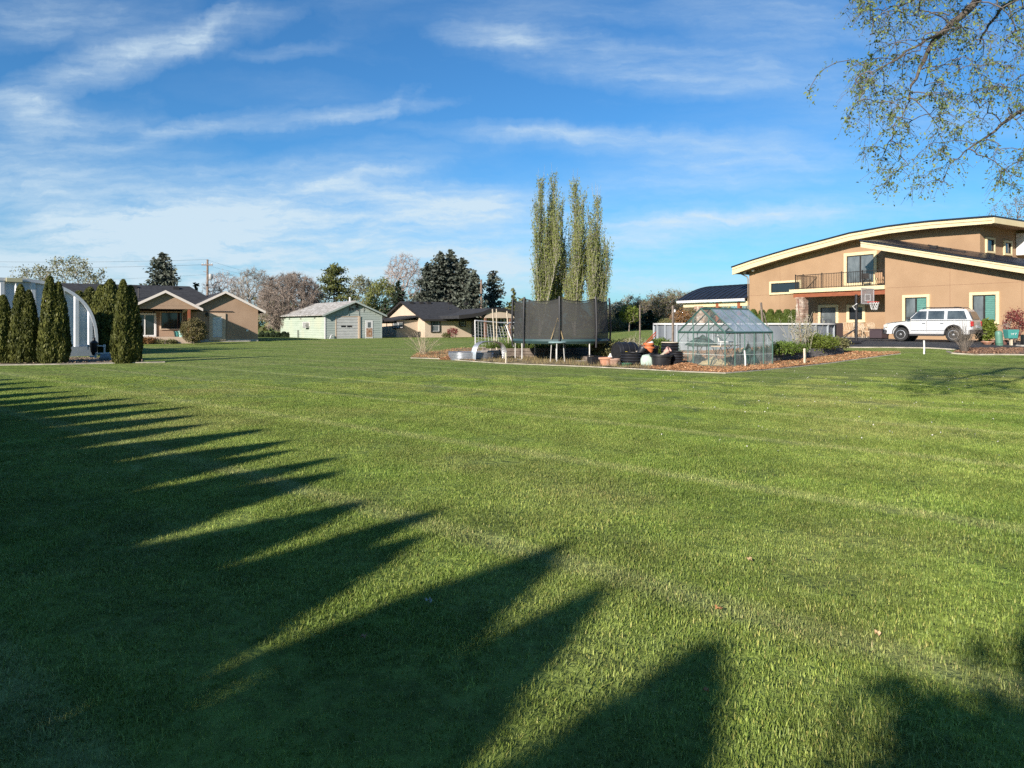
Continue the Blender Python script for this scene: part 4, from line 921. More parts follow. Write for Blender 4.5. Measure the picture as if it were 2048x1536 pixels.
    MB(off).prism([(x, z + .03) for x, z in prof] + [(x, z - .38) for x, z in reversed(prof)], 'y', yp - .06, yp - .003).build('porch_fascia', M_BT, H)
    x0, x1 = g(970, 630, yp)[0], g(1030, 630, yp)[0]; zl = g(1000, 636, yp)[1]; zp = lambda px, py: g(px, py, yp)
    MB(off).prism([(x0, zl), (x1, zl), zp(1024, 627), zp(1008, 622.5), zp(995, 621), zp(982, 623), zp(974, 628)], 'y', yp + .05, yp + .35).build('porch_arch', M_W, H)
    for px in (972, 1022):
        x = g(px, 640, yp)[0]; MB(off).box(x - .11, x + .11, yp + .08, yp + .3, zb, zl).build('porch_post', mat('brown_post', (.22, .11, .07), None, 4), H)
    wy(ly0 - .2, 998, 1006, 638, 654, trim=.1, m_glass=M_GLASSG); wy(ly0 - .2, 1026, 1034, 638, 654, trim=.1, m_glass=M_GLASSG)
bungalow()

# ------------------------------------------------------------------ ribbed metal hut on the far left
def metal_hut():
    F = Frame(50); X0 = (191 - 1024) / FPX * 36; xr, yE = F.loc(X0, 36); g = F.on_y; hw = 3.65; xc = xr - hw; z0 = -.05; zt = g(20, 560, yE)[1]; off = (xc, yE + 4, 0); ox, oy = F.wor(xc, yE + 4)
    H = T('metal_hut', 'white ribbed metal hut with rounded roof behind columnar trees', 'shed', (ox, oy, 0), F.th)
    M_RIB = mat('white_ribbed_steel', (.84, .85, .86), (.92, .93, .94), 1.2, .42, .05, 20, metal=.15, c3=(.60, .62, .64), s3=.4)
    nexp = 2.6; base = .48
    zz = lambda x: base + (zt - base) * max(0, 1 - (abs(x - xc) / hw) ** nexp) ** (1 / nexp)
    arc = [(xc - hw * math.cos(t) * (1 if True else 1), 0) for t in np.linspace(0, math.pi, 41)]; arc = [(x, zz(x)) for x, _ in arc]
    MB(off).prism(arc, 'y', yE, yE + 9).build('shell', M_RIB, H, smooth=True)
    ring = [(xc + (x - xc) * 1.02, base + (z - base) * 1.03) for x, z in arc]
    MB(off).prism(ring + list(reversed([(xc + (x - xc) * .985, base + (z - base) * .985) for x, z in arc])), 'y', yE - .16, yE + .12).build('rim_flashing', M_RIB, H)
    # end wall: broad raised ribs, each a panel of its own, cut to the curve
    pitch = .62; x = xc - hw + .03; k = 0
    while x < xc + hw - .1:
        cols = [(x, .0), (x + .10, -.13), (x + .26, -.13), (x + .36, .0), (x + pitch, .0)]
        cols = [(min(c, xc + hw - .03), d) for c, d in cols]; vs = []; fs = []
        for c, d in cols: vs += [(c, yE - .01 + d, base), (c, yE - .01 + d, max(base + .02, zz(c) - .03)), ]
        n = len(cols)
        for i in range(n - 1): fs.append((2 * i, 2 * i + 2, 2 * i + 3, 2 * i + 1))
        vs += [(cols[-1][0], yE + .005, base), (cols[-1][0], yE + .005, vs[2 * n - 1][2]), (cols[0][0], yE + .005, base), (cols[0][0], yE + .005, vs[1][2])]
        fs += [(2 * n - 2, 2 * n, 2 * n + 1, 2 * n - 1), (2 * n + 2, 0, 1, 2 * n + 3), tuple([2 * i for i in range(n)][::-1] + [2 * n + 2, 2 * n]), tuple([2 * i + 1 for i in range(n)] + [2 * n + 1, 2 * n + 3])]
        MB(off).add(vs, fs).build('rib_panel', M_RIB, H); x += pitch; k += 1
    MB(off).box(xc - hw - .05, xc + hw + .02, yE - .22, yE + 9, z0 - .1, base - .004).build('concrete_base', mat('blue_grey_concrete', (.34, .37, .41), (.42, .45, .49), 2, .85, .2, 40), H)
    x0, zs0 = g(12, 563, yE - .2); x1, zs1 = g(44, 556.5, yE - .2)
    MB(off).box(x0, x1, yE - .26, yE - .19, zs0, zs1).build('ridge_vent', mat('pale_yellow_vent', (.70, .64, .38), (.76, .70, .44), 4), H)
metal_hut()
# ================================================================== TREES
M_BARK = mat('grey_bark', (.13, .105, .08), (.24, .20, .16), 6, .9, .6, 30, stretch=(1, 1, .3))
M_TWIG = mat('pale_twig', (.30, .255, .21), (.42, .37, .31), 4, .9)
M_TWIGP = mat('pinkish_twig', (.40, .32, .28), (.52, .43, .38), 4, .9)
M_TWIGB = mat('brown_twig', (.26, .205, .165), (.38, .31, .255), 4, .9)
M_ARB = leafmat('arborvitae_leaf', (.030, .046, .010), (.20, .205, .045), trans=.18)
M_ARB2 = leafmat('clipped_hedge_leaf', (.045, .075, .012), (.14, .18, .035), trans=.2)
M_SPR = leafmat('blue_spruce_needle', (.026, .036, .028), (.165, .185, .14), trans=.08)
M_SPR2 = leafmat('dark_conifer_needle', (.012, .024, .012), (.040, .062, .026), trans=.08)
M_PINE = leafmat('pine_needle', (.040, .055, .016), (.21, .225, .06), trans=.12)
M_POP = leafmat('poplar_leaf', (.20, .24, .055), (.43, .48, .14), (.50, .47, .24), trans=.4)
M_YEL = leafmat('spring_leaf', (.15, .18, .04), (.34, .36, .11), trans=.35)
M_PALE = leafmat('pale_bud_leaf', (.19, .19, .09), (.38, .37, .20), trans=.3)
M_OLV = leafmat('olive_leaf', (.12, .125, .045), (.30, .28, .12), trans=.3)
M_BRN = leafmat('brown_bud', (.19, .135, .10), (.33, .25, .19), trans=.2)
M_PINK = leafmat('pink_bud', (.38, .28, .25), (.52, .42, .38), trans=.2)
M_RED = leafmat('red_leaf', (.16, .03, .03), (.38, .10, .09), trans=.3)
M_ORNG = leafmat('orange_leaf', (.26, .12, .04), (.42, .24, .09), trans=.3)
M_BRT = leafmat('bright_green_leaf', (.12, .17, .022), (.28, .35, .06), trans=.35)

def plant(name, label, cat, loc, parts, group=None, rz=0.0, scale=None):
    t = T(name, label, cat, loc, rz, group)
    for (nm, V, F, m, tint) in parts:
        if V is None or len(V) == 0: continue
        np_obj(nm, V, F, m, t, tint=tint)
    if scale: t.scale = scale
    return t
def taper_trunk(H, r0, r1, k=7, n=6, lean=(0, 0)):
    z = np.linspace(0, 1, n); P_ = np.stack([lean[0] * z * H, lean[1] * z * H, z * H], 1); rr = r0 + (r1 - r0) * z
    return segs_mesh(P_[:-1], P_[1:], rr[:-1], rr[1:], k)

def arborvitae_parts(seed, H, Rr, n=5200, leaf=.085, m=None, pointy=.48, lobes=1, shoulder=.78):
    rng = np.random.default_rng(seed); Vs, Fs, Ts = [], [], []; nv = 0
    for lb in range(lobes):
        h = H * (1 if lb == 0 else .93); cx = 0 if lobes == 1 else (-.26 if lb == 0 else .28) * Rr; rad = Rr if lobes == 1 else Rr * .76
        prof = lambda t: rad * np.minimum(1, ((1 - t) / shoulder)) ** pointy * np.minimum(1, .78 + t * 1.4)
        k = n // lobes; t = 1 - np.sqrt(rng.random(k)); t = np.clip(rng.random(k) ** 1.25, 0, 1); a = rng.random(k) * 6.283
        lump = 1 + .07 * np.sin(a * 3 + t * 7 + seed) + .05 * np.sin(a * 8 - t * 5)
        r = prof(t) * lump * (.80 + .25 * rng.random(k) ** .7)
        C = np.stack([cx + r * np.cos(a), r * np.sin(a), t * h * .97 + .02], 1)
        outw = np.stack([np.cos(a), np.sin(a), 0 * a], 1)
        A = unit(np.array([0, 0, 1.]) + outw * .35 + rng.normal(size=(k, 3)) * .28); B = unit(np.cross(A, outw + rng.normal(size=(k, 3)) * .6))
        s = leaf * (.6 + .8 * rng.random((k, 1))) * (1.15 - .45 * t[:, None]); V, F = quads(C, A * s * 1.35, B * s * .62)
        Vs.append(V); Fs.append(F + nv); nv += len(V); Ts.append(smooth_tint(C, rng, rng.random(k), .45, 4))
        # dark solid core, added inside so each crown throws a solid shadow
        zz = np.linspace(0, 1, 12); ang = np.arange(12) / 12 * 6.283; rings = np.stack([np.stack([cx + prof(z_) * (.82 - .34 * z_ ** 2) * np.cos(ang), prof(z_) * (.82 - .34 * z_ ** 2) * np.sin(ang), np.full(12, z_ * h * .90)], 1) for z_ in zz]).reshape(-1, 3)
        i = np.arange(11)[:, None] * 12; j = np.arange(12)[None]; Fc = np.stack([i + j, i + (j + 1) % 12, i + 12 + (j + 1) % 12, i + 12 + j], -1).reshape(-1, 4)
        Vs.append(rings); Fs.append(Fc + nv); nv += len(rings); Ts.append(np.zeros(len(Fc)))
    tv, tf = taper_trunk(H * .5, .08, .05)
    return [('crown', np.concatenate(Vs), np.concatenate(Fs), m or M_ARB, np.concatenate(Ts)), ('trunk', tv, tf, M_BARK, None)]
def spruce_parts(seed, H, Rr, nb=150, m=None, size=.26, droop=.25, dens=1.0, zmin=.04, pw=.85):
    rng = np.random.default_rng(seed); C, A, B, T_ = [], [], [], []; P0, P1, R0, R1 = [], [], [], []
    for i in range(nb):
        t = zmin + (1 - zmin) * (i + rng.random()) / nb; L = max(.18, Rr * (1 - t) ** pw * (.7 + .5 * rng.random())); az = rng.random() * 6.283
        d = np.array([math.cos(az), math.sin(az), .0]); z = t * H; rise = .35 * (t - .35)
        e = np.array([0, 0, z]) + d * L + np.array([0, 0, L * (rise - droop * (1 - t))])
        P0.append([0, 0, z]); P1.append(e); R0.append(.02 + .035 * (1 - t)); R1.append(.008)
        k = max(3, int(L * 9 * dens)); s = rng.random(k) ** .7
        p = np.array([0, 0, z]) + (e - np.array([0, 0, z])) * s[:, None] + rng.normal(size=(k, 3)) * (.10 + .12 * L * s[:, None]) * [1, 1, .6]
        C.append(p); A.append(unit(d + np.array([0, 0, -.15]) + rng.normal(size=(k, 3)) * .55)); T_.append(rng.random(k) * .6 + .4 * s)
    C = np.concatenate(C); A = np.concatenate(A); n = len(C); B = unit(np.cross(A, rdir(n, rng))); s = size * (.55 + .8 * rng.random((n, 1)))
    V, F = quads(C, A * s, B * s * .5); tv, tf = taper_trunk(H * .97, .10 + H * .012, .02)
    bv, bf = segs_mesh(np.array(P0), np.array(P1), np.array(R0), np.array(R1), 3)
    return [('crown', V, F, m or M_SPR, np.concatenate(T_)), ('trunk', np.concatenate([tv, bv]), np.concatenate([tf, bf + len(tv)]), M_BARK, None)]
def pine_parts(seed, H, Rr, layers=7, m=None):
    rng = np.random.default_rng(seed); C = []; P0, P1, R0, R1 = [], [], [], []
    for l in range(layers):
        t = .16 + .84 * l / layers; rad = Rr * (1 - t * .80) * (.72 + .5 * rng.random()); nb = 10
        for b in range(nb):
            az = 6.283 * b / nb + rng.random(); L = rad * (.6 + .45 * rng.random()); z = t * H + rng.normal() * .28
            e = np.array([math.cos(az) * L, math.sin(az) * L, z + .10 * L]); P0.append([0, 0, z - .15]); P1.append(e); R0.append(.05); R1.append(.015)
            k = 85; s = .3 + .75 * rng.random((k, 1)); C.append(np.array([0, 0, z]) + (e - np.array([0, 0, z])) * s + rng.normal(size=(k, 3)) * [.34, .34, .2])
    C.append(np.array([0, 0, H * .96]) + rng.normal(size=(120, 3)) * [.25, .25, .25]); C = np.concatenate(C); n = len(C)
    A = unit(rng.normal(size=(n, 3)) + [0, 0, .6]); B = unit(np.cross(A, rdir(n, rng))); s = .17 * (.6 + .8 * rng.random((n, 1))); V, F = quads(C, A * s, B * s * .45)
    tv, tf = taper_trunk(H * .97, .16, .03); bv, bf = segs_mesh(np.array(P0), np.array(P1), np.array(R0), np.array(R1), 4)
    tint = np.clip(.5 * rng.random(n) + .9 * ((C[:, 2] * 7 / H) % 1) * .5, 0, 1)
    return [('crown', V, F, m or M_PINE, tint), ('trunk', np.concatenate([tv, bv]), np.concatenate([tf, bf + len(tv)]), M_BARK, None)]
def broad_parts(seed, H, rx, npts=420, twig=None, leaf=None, lsize=.12, per=3, lspread=.22, base=.3, r_tip=.012, rz=None, multi=1, wpath=.2, maxr=.25, low=False, tw=3):
    rng = np.random.default_rng(seed); rz = rz or H * (1 - base) / 2; cz = H - rz
    pts = pts_in(rng, npts, (0, 0, cz), (rx, rx, rz), .25, zmin=.15 if low else None)
    lump = 1 + .16 * np.sin(pts[:, 0] * 1.9 + seed) * np.cos(pts[:, 2] * 1.5) ; pts[:, :2] *= lump[:, None]
    trunk = [(0, 0, 0), (.02, 0, H * .08), (.05, .03, H * .16)] if not low else [(0, 0, 0), (0, 0, .12)]
    if base > .22 and not low: trunk += [(.05, 0, H * base * .9)]
    p0, p1, r0, r1, ends, cnt = grow(trunk, pts, rng, r_tip, .46, wpath, .07, .0, maxr)
    wv, wf = segs_mesh(p0, p1, r0, r1, 3)
    out = [('branches', wv, wf, twig or M_TWIG, None)]
    if leaf:
        mid = (p0 + p1) / 2; thin = cnt < 12; C = np.concatenate([ends, mid[thin]]); V, F, t = leaves_at(C, rng, lsize, lspread, per); out.insert(0, ('crown', V, F, leaf, smooth_tint(fcent(V, F), rng, t, .5, .9)))
    if not leaf or tw > 3:
        # fine twigs instead of leaves
        k = tw; C = np.repeat(p1, k, 0); d = np.repeat(unit(p1 - p0), k, 0) + rng.normal(size=(len(C), 3)) * .55; L = (.25 + .4 * rng.random((len(C), 1))) * min(1, H / 7)
        tv, tf = segs_mesh(C, C + unit(d) * L, np.full(len(C), r_tip * .8), np.full(len(C), r_tip * .35), 3); out.append(('twigs', tv, tf, twig or M_TWIG, None))
    return out
def poplar_parts(seed, H, Rr, lean=0.0):
    rng = np.random.default_rng(seed); P0, P1, R0, R1, C = [], [], [], [], []
    stems = [(lean * .3, 0)] + [(lean + rng.normal() * Rr * .36, rng.normal() * Rr * .45) for _ in range(6)]
    for q, (sx, sy) in enumerate(stems):
        hs = H * (1 if q == 0 else .45 + .44 * rng.random()); z = np.linspace(0, 1, 9); x = sx * np.minimum(1, z * 1.5) + rng.normal(size=9) * .05; y = sy * np.minimum(1, z * 1.5); P_ = np.stack([x, y, z * hs], 1); r = .17 * (1 - z) * (1.2 if q == 0 else .6) + .012
        P0 += list(P_[:-1]); P1 += list(P_[1:]); R0 += list(r[:-1]); R1 += list(r[1:])
        for b in range(95 if q == 0 else 60):
            t = .08 + .86 * rng.random(); i = min(7, int(t * 8)); a = P_[i] + (P_[i + 1] - P_[i]) * (t * 8 - i); az = rng.random() * 6.283; L = (1.3 + 2.1 * (1 - t)) * (.5 + .7 * rng.random()) * Rr * .6
            out = Rr * (.20 + .20 * (1 - t)) * (.5 + .8 * rng.random()); e = a + np.array([math.cos(az) * out, math.sin(az) * out, L * 1.15]); m_ = a + (e - a) * .45 + np.array([math.cos(az), math.sin(az), 0]) * out * .22
            P0 += [a, m_]; P1 += [m_, e]; R0 += [.028, .016]; R1 += [.016, .006]
            k = int(15 + 13 * L * .5); s = rng.random((k, 1)); C.append(np.where(s < .5, a + (m_ - a) * s * 2, m_ + (e - m_) * (s * 2 - 1)) + rng.normal(size=(k, 3)) * [.13, .13, .22])
    C = np.concatenate(C); C = C[C[:, 2] < H * 1.01]; n = len(C); A = unit(rng.normal(size=(n, 3)) * .6 + [0, 0, 1]); B = unit(np.cross(A, rdir(n, rng))); s = .088 * (.5 + .9 * rng.random((n, 1))); V, F = quads(C, A * s * 1.3, B * s * .6)
    bv, bf = segs_mesh(np.array(P0), np.array(P1), np.array(R0), np.array(R1), 4)
    return [('crown', V, F, M_POP, smooth_tint(C, rng, rng.random(n), .55, .8)), ('trunk', bv, bf, mat('poplar_bark', (.30, .27, .20), (.42, .39, .31), 5, .9), None)]

# ---- columnar trees, far left
def H_of(px, py, D): return P(px, py, D).z - float(hgt((px - 1024) / FPX * D, D))
for i, (px, D, top, Rr, lobes, lab) in enumerate((
        (6, 28.3, 588, .42, 1, 'columnar evergreen cut off by the edge, in front of the ribbed hut'),
        (49, 28.3, 566, .52, 2, 'two tipped columnar evergreen in front of the ribbed hut'),
        (108, 28.5, 548, .54, 2, 'tall pointed columnar evergreen before the curve of the ribbed hut'),
        (254, 29.0, 556, .55, 2, 'columnar evergreen standing alone beside the white pump pipes'))):
    plant('arborvitae', lab, 'tree', onG(px, D), arborvitae_parts(40 + i, H_of(px, top, D), Rr, 12000, .058, lobes=lobes), 'columnar evergreens by the ribbed hut', rz=i * .3)
for i, (px, D, top) in enumerate(((158, 42, 580), (180, 41, 572), (203, 40, 568), (221, 39, 556))):
    plant('arborvitae', ['columnar evergreen nearest the hut roof in the row behind it', 'second columnar evergreen in the shaded row behind the hut', 'third columnar evergreen in the shaded row behind the hut', 'narrow tall columnar evergreen behind the lone one by the pump'][i], 'tree', onG(px, D), arborvitae_parts(60 + i, H_of(px, top, D), .78, 6000, .085), 'columnar evergreens behind the hut', rz=i)
# the long row out of view whose shadows finger across the near lawn
tips = [(1.75, 2.2), (.89, 3.29), (.42, 4.0), (.37, 5.0), (-.55, 5.35), (-.39, 6.3), (-1.2, 6.35), (-1.9, 7.35), (-2.15, 8.1), (-2.75, 8.7), (-2.9, 9.6), (-3.5, 10.8), (-4.6, 11.3), (-5.4, 12.1), (-6.2, 13.1), (-7.1, 14.0), (-8.0, 15.0), (-9.0, 15.9), (-10.1, 16.9), (-11.5, 18.0), (-12.9, 19.2), (-14.3, 20.3), (-16, 22)]
sh = [arborvitae_parts(70 + k, 1.0 * h, r, 4200, .12, pointy=.75, shoulder=.42) for k, (h, r) in enumerate(((3.9, 1.0), (3.6, 1.0), (4.1, 1.0)))]
perp = [x * math.cos(R(SUN_AZ)) - y * math.sin(R(SUN_AZ)) for x, y in tips]
wid = [min(.66 if i < 5 else .95, .58 * max(abs(perp[max(i - 1, 0)] - perp[i]), abs(perp[min(i + 1, len(perp) - 1)] - perp[i])) + .10) for i in range(len(perp))]
protos = []
hd = Vector((math.sin(R(SUN_AZ)), math.cos(R(SUN_AZ)), 0))
for i, (tx, ty) in enumerate(tips):
    k = i % 3; hh = (3.9, 3.6, 4.1)[k]; sc = 1 + .06 * math.sin(i * 2.7)
    base = Vector((tx, ty, 0)) - hd * (hh * sc * (1.0 + .03 * math.sin(i * 5.3)) / math.tan(R(SUN_EL)))
    if i < 3: protos.append(plant('arborvitae', 'columnar evergreen in the long row along the lawn whose shadows finger the grass', 'tree', base, sh[k], 'row of evergreens shading the lawn')); protos[-1].scale = (wid[i], wid[i], sc)
    else: dup(protos[k], base, i * 1.3, scale=(wid[i], wid[i], sc))
for i in range(1, len(tips) - 1):      # lower unseen plants, added to close light gaps in the row's shadow
    hh = 3.6 * (.76 + .06 * math.sin(i * 3.1)); m_ = (Vector((*tips[i], 0)) + Vector((*tips[i + 1], 0))) / 2 - hd * (3.85 / math.tan(R(SUN_EL))); w = max(.5, .62 * abs(perp[i] - perp[i + 1]) + .1)
    dup(protos[1], m_, i * 2.1, 'added unseen shorter evergreen closing light gaps in the row shadow', scale=(w, w, hh / 3.6))
# shrubs and a low tree behind the camera (their rounded shade lies in the near right corner)
for i, (tx, ty, h) in enumerate(((2.8, 3.0, 3.3), (1.65, 2.4, 3.1), (3.6, 3.1, 3.4))):
    base = Vector((tx, ty, 0)) - hd * (h / math.tan(R(SUN_EL)))
    plant('garden_tree', 'round leafy tree whose shade lies in the near right corner', 'tree', base, broad_parts(90 + i, h, (.8, .5, .95)[i], 170, M_BARK, M_OLV, .10, 14, .16, .35), 'round trees shading the near corner')

# ---- background trees, left to right
def bg(name, lab, px, top, D, fn, **k):
    H = H_of(px, top, D); return plant(name, lab, 'tree', onG(px, D), fn(H), k.get('group', 'trees behind the houses'), rz=px * .37)
bg('budding_tree', 'small budding tree low behind the ribbed hut roof', 58, 532, 88, lambda H: broad_parts(1, H, 2.2, 220, M_TWIG, M_PALE, .11, 3, .25, .4))
bg('budding_tree', 'broad pale budding tree behind the ribbed hut and shingle roof', 138, 514, 88, lambda H: broad_parts(2, H, 4.0, 480, M_TWIG, M_PALE, .12, 3, .25, .35))
bg('spruce_tree', 'single dark spruce rising behind the taupe house roof', 325, 507, 92, lambda H: spruce_parts(3, H, 3.1, 260, M_SPR, .26, .02, 1.5, pw=.5))
bg('spruce_tree', 'tip of a small conifer just above the taupe roof', 391, 567, 95, lambda H: spruce_parts(4, H, 1.7, 70, M_SPR2))
bg('pink_budding_tree', 'thin pinkish budding tree beside the utility pole', 447, 543, 100, lambda H: broad_parts(5, H, 2.6, 430, M_TWIGP, None, base=.3, r_tip=.015))
bg('bare_tree', 'pale bare tree behind the taupe garage gable', 508, 537, 96, lambda H: broad_parts(6, H, 2.9, 620, M_TWIG, None, base=.3, r_tip=.016))
bg('bare_tree', 'wide brown twiggy tree between taupe garage and green shed', 582, 546, 86, lambda H: broad_parts(7, H, 3.9, 1500, M_TWIGB, None, base=.05, r_tip=.019, tw=5))
bg('pine_tree', 'layered green pine behind the green shed roof', 668, 529, 96, lambda H: pine_parts(8, H, 5.4, 7))
bg('spring_tree', 'slim pale green tree right of the layered pine', 722, 549, 108, lambda H: broad_parts(9, H, 1.9, 260, M_TWIG, M_PALE, .13, 4, .25, .25))
bg('spring_tree', 'yellow green tree between shed roof and bungalow roof', 764, 560, 106, lambda H: broad_parts(10, H, 2.7, 380, M_TWIG, M_YEL, .13, 5, .28, .2))
bg('bare_tree', 'tall pale bare tree behind the bungalow gable', 809, 507, 112, lambda H: broad_parts(11, H, 3.4, 700, M_TWIGP, None, base=.3, r_tip=.017))
bg('spruce_tree', 'short dark conifer in front of the tall bare tree', 797, 563, 100, lambda H: spruce_parts(12, H, 2.4, 120, M_SPR2, .26))
bg('spruce_tree', 'low dark conifer beside the lean to roof', 770, 597, 98, lambda H: spruce_parts(13, H, 1.8, 80, M_SPR2, .26))
for i, (px, top, rr, D) in enumerate(((880, 504, 3.6, 102), (901, 500, 3.4, 104), (925, 517, 3.2, 103), (947, 541, 2.4, 101), (856, 527, 3.0, 101))):
    bg('spruce_tree', ['second spruce from the left in the grey green clump behind the bungalow', 'tallest spruce in the grey green clump behind the bungalow', 'spruce right of the tallest in the clump behind the bungalow', 'lowest spruce at the clump edge beside the leaning pole', 'leftmost spruce in the grey green clump behind the bungalow'][i], px, top, D, lambda H, i=i, rr=rr: spruce_parts(20 + i, H, rr * 1.25, 230, M_SPR, .27, .03, 1.3, pw=.68), group='grey green spruce clump')
bg('pine_tree', 'open round topped pine right of the pole', 987, 542, 110, lambda H: spruce_parts(26, H, 2.3, 130, M_SPR, .24, -.2, 1.3, zmin=.22, pw=.4))
bg('spruce_tree', 'small olive conifer behind the arched porch roof', 1027, 578, 106, lambda H: spruce_parts(27, H, 2.0, 90, M_PINE, .26))
for i, (px, top, rr, D, ln) in enumerate(((1080, 352, 2.8, 95, -.3), (1108, 347, 2.7, 97, .2), (1150, 358, 3.0, 95, .1), (1194, 393, 3.2, 94, .3))):
    bg('poplar_tree', ['leftmost of the tall columnar poplars', 'tallest columnar poplar, second from the left', 'poplar right of the gap in the columnar row', 'shortest poplar at the right end of the row'][i], px, top, D, lambda H, i=i, rr=rr, ln=ln: poplar_parts(30 + i, H, rr, ln), group='row of columnar poplars')
# right-hand tree line
TL = [(1236, 604, 118, 2.2, 'b', M_TWIG, M_PALE, 'greyish budding tree at the poplars edge'), (1262, 592, 124, 2.6, 'b', M_TWIG, M_PALE, 'tall greyish bare tree in the tree line'), (1222, 640, 108, 2.0, 'b', M_TWIGB, M_OLV, 'olive shrub tree beside the trampoline net'),
      (1292, 598, 122, 3.0, 'b', M_TWIGB, M_OLV, 'olive tree left of the thin post'), (1318, 586, 124, 3.2, 'b', M_TWIGB, M_OLV, 'broad olive tree between the two posts'), (1345, 580, 126, 3.2, 'b', M_TWIG, M_OLV, 'tall olive tree behind the thick post'), (1372, 584, 126, 3.0, 'b', M_TWIG, M_OLV, 'tall olive tree beside the curved porch roof'), (1400, 604, 120, 3.0, 'b', M_TWIGB, M_OLV, 'olive tree behind the porch beam'),
      (1362, 622, 108, 1.5, 'b', M_TWIGB, M_ORNG, 'small orange leaved tree near the porch'), (1443, 612, 122, 3, 'b', M_TWIGB, M_OLV, 'olive tree seen under the porch roof'), (1485, 612, 122, 3, 'b', M_TWIGB, M_OLV, 'olive tree beside the house corner under the porch'),
      (1238, 626, 112, 1.8, 's', None, M_SPR2, 'dark conifer at the left of the tree line'), (1254, 616, 116, 2.2, 's', None, M_SPR2, 'dark tall conifer behind the small green tree'), (1273, 610, 116, 2.0, 's', None, M_SPR2, 'dark conifer beside the thin post'), (1300, 622, 112, 2.4, 's', None, M_SPR2, 'dark conifer between the two posts'), (1322, 634, 110, 2.4, 's', None, M_SPR2, 'low dark conifer left of the thick post'), (1350, 640, 110, 2.6, 's', None, M_SPR2, 'low dark conifer behind the pool'), (1380, 638, 112, 2.6, 's', None, M_SPR2, 'low dark conifer behind the greenhouse ridge')]
for i, (px, top, D, rr, kd, tw, lf, lab) in enumerate(TL):
    if kd == 'b': bg('budding_tree', lab, px, top, D, lambda H: broad_parts(130 + i, H, rr * 1.1, 380, tw, lf, .12, 2, .3, .1, .016, tw=4), group='tree line behind the pool')
    else: bg('dark_conifer', lab, px, top, D, lambda H: spruce_parts(130 + i, H, rr, 90, lf, .34, .2, .9, zmin=.0), group='tree line behind the pool')
bg('young_tree', 'young bright green tree with a bare trunk at the field edge', 1258, 611, 100, lambda H: broad_parts(160, H, 1.45, 190, M_TWIGB, M_BRT, .10, 4, .16, .34), group='young trees at the field edge')
bg('young_tree', 'second young tree with pale trunk near the pool end', 1333, 640, 100, lambda H: broad_parts(161, H, 1.1, 130, M_TWIG, M_OLV, .09, 3, .16, .4), group='young trees at the field edge')
bg('bare_tree', 'leafless tree rising behind the tan house roof', 2040, 388, 78, lambda H: broad_parts(162, H, 4.2, 650, M_TWIGB, M_OLV, .07, 2, .2, .4))
# far woodland that closes the view between the trunks
def woodland():
    rng = np.random.default_rng(5); n = 9000; x = rng.random(n) * 190 - 110; y = 150 + rng.random(n) * 25; h = 5.5 + 1.8 * np.sin(x * .21) + 1.2 * np.sin(x * .57 + 1); z = rng.random(n) ** .8 * h
    C = np.stack([x, y, z], 1); A = rdir(n, rng); B = unit(np.cross(A, rdir(n, rng))); s = .55 * (.5 + rng.random((n, 1))); V, F = quads(C, A * s, B * s * .7)
    stuff(np_obj('woodland', V, F, M_OLV, tint=rng.random(n)), 'far line of budding woodland closing the field')
woodland()
# shrubs
def shrub(lab, px, D, top, rr, leaf, twig=None, n=260, ls=.05, per=5, sp=.08, seed=0, name='shrub', grp=None, rt=.005):
    H = H_of(px, top, D); return plant(name, lab, 'shrub', onG(px, D), broad_parts(seed, H, rr, n, twig or M_TWIGB, leaf, ls, per, sp, .05, rt, low=True, maxr=.03), grp)
shrub('olive brown rounded shrub in front of the taupe porch post', 388, 55, 638, .95, leafmat('shrub_olive', (.10, .09, .03), (.26, .22, .09)), seed=201, n=420, per=5)
shrub('low brown shrub at the porch foot behind the evergreen', 293, 56, 676, .6, M_ORNG, seed=202, n=120)
shrub('low grey green plants along the taupe porch', 330, 56.5, 681, .9, M_OLV, seed=203, n=100)
shrub('small red leaved shrub against the bungalow wall', 906, 77.5, 655, .62, M_RED, seed=204, n=90, ls=.055, per=3)
shrub('low brown bush left of the red shrub on the bungalow wall', 894, 77.6, 666, .5, M_OLV, seed=205, n=100)
for i, px in enumerate((524, 535, 546, 557, 568, 577)):
    H = H_of(px, 664 + (i % 2) * 2, 82); plant('small_conifer', ['first', 'second', 'third', 'fourth', 'fifth', 'sixth'][i] + ' small dark cone conifer from the taupe garage towards the shed', 'shrub', onG(px, 82), arborvitae_parts(210 + i, H, .34, 700, .12, M_SPR2), 'small cone conifers by the shed')
# bare bush left of the steel beds
def bare_bush(lab, base, H, rr, seed, n=110, m=None):
    rng = np.random.default_rng(seed); P0, P1, R0, R1 = [], [], [], []
    for i in range(n):
        az = rng.random() * 6.283; o = rng.random() ** .7; e = np.array([math.cos(az) * rr * o, math.sin(az) * rr * o, H * (.55 + .5 * rng.random()) * (1.05 - .25 * o)]); s = np.array([math.cos(az), math.sin(az), 0]) * .10 * rng.random(); mid = s + (e - s) * .5 + np.array([0, 0, H * .08]) + rng.normal(size=3) * .03
        P0 += [s, mid]; P1 += [mid, e]; R0 += [.006, .0045]; R1 += [.0045, .0022]
        for k in range(3):
            a = mid + (e - mid) * rng.random(); P0.append(a); P1.append(a + unit(e - mid + rng.normal(size=3) * .25) * .25 * H * rng.random()); R0.append(.003); R1.append(.0018)
    V, F = segs_mesh(np.array(P0), np.array(P1), np.array(R0), np.array(R1), 3)
    return plant('bare_bush', lab, 'shrub', base, [('branches', V, F, m or mat('straw_twig', (.46, .36, .24), (.60, .50, .36), 5, .9), None)])
bare_bush('leafless pale bush at the left tip of the garden bed', G(846, 711), 1.4, 1.05, 220, 62)
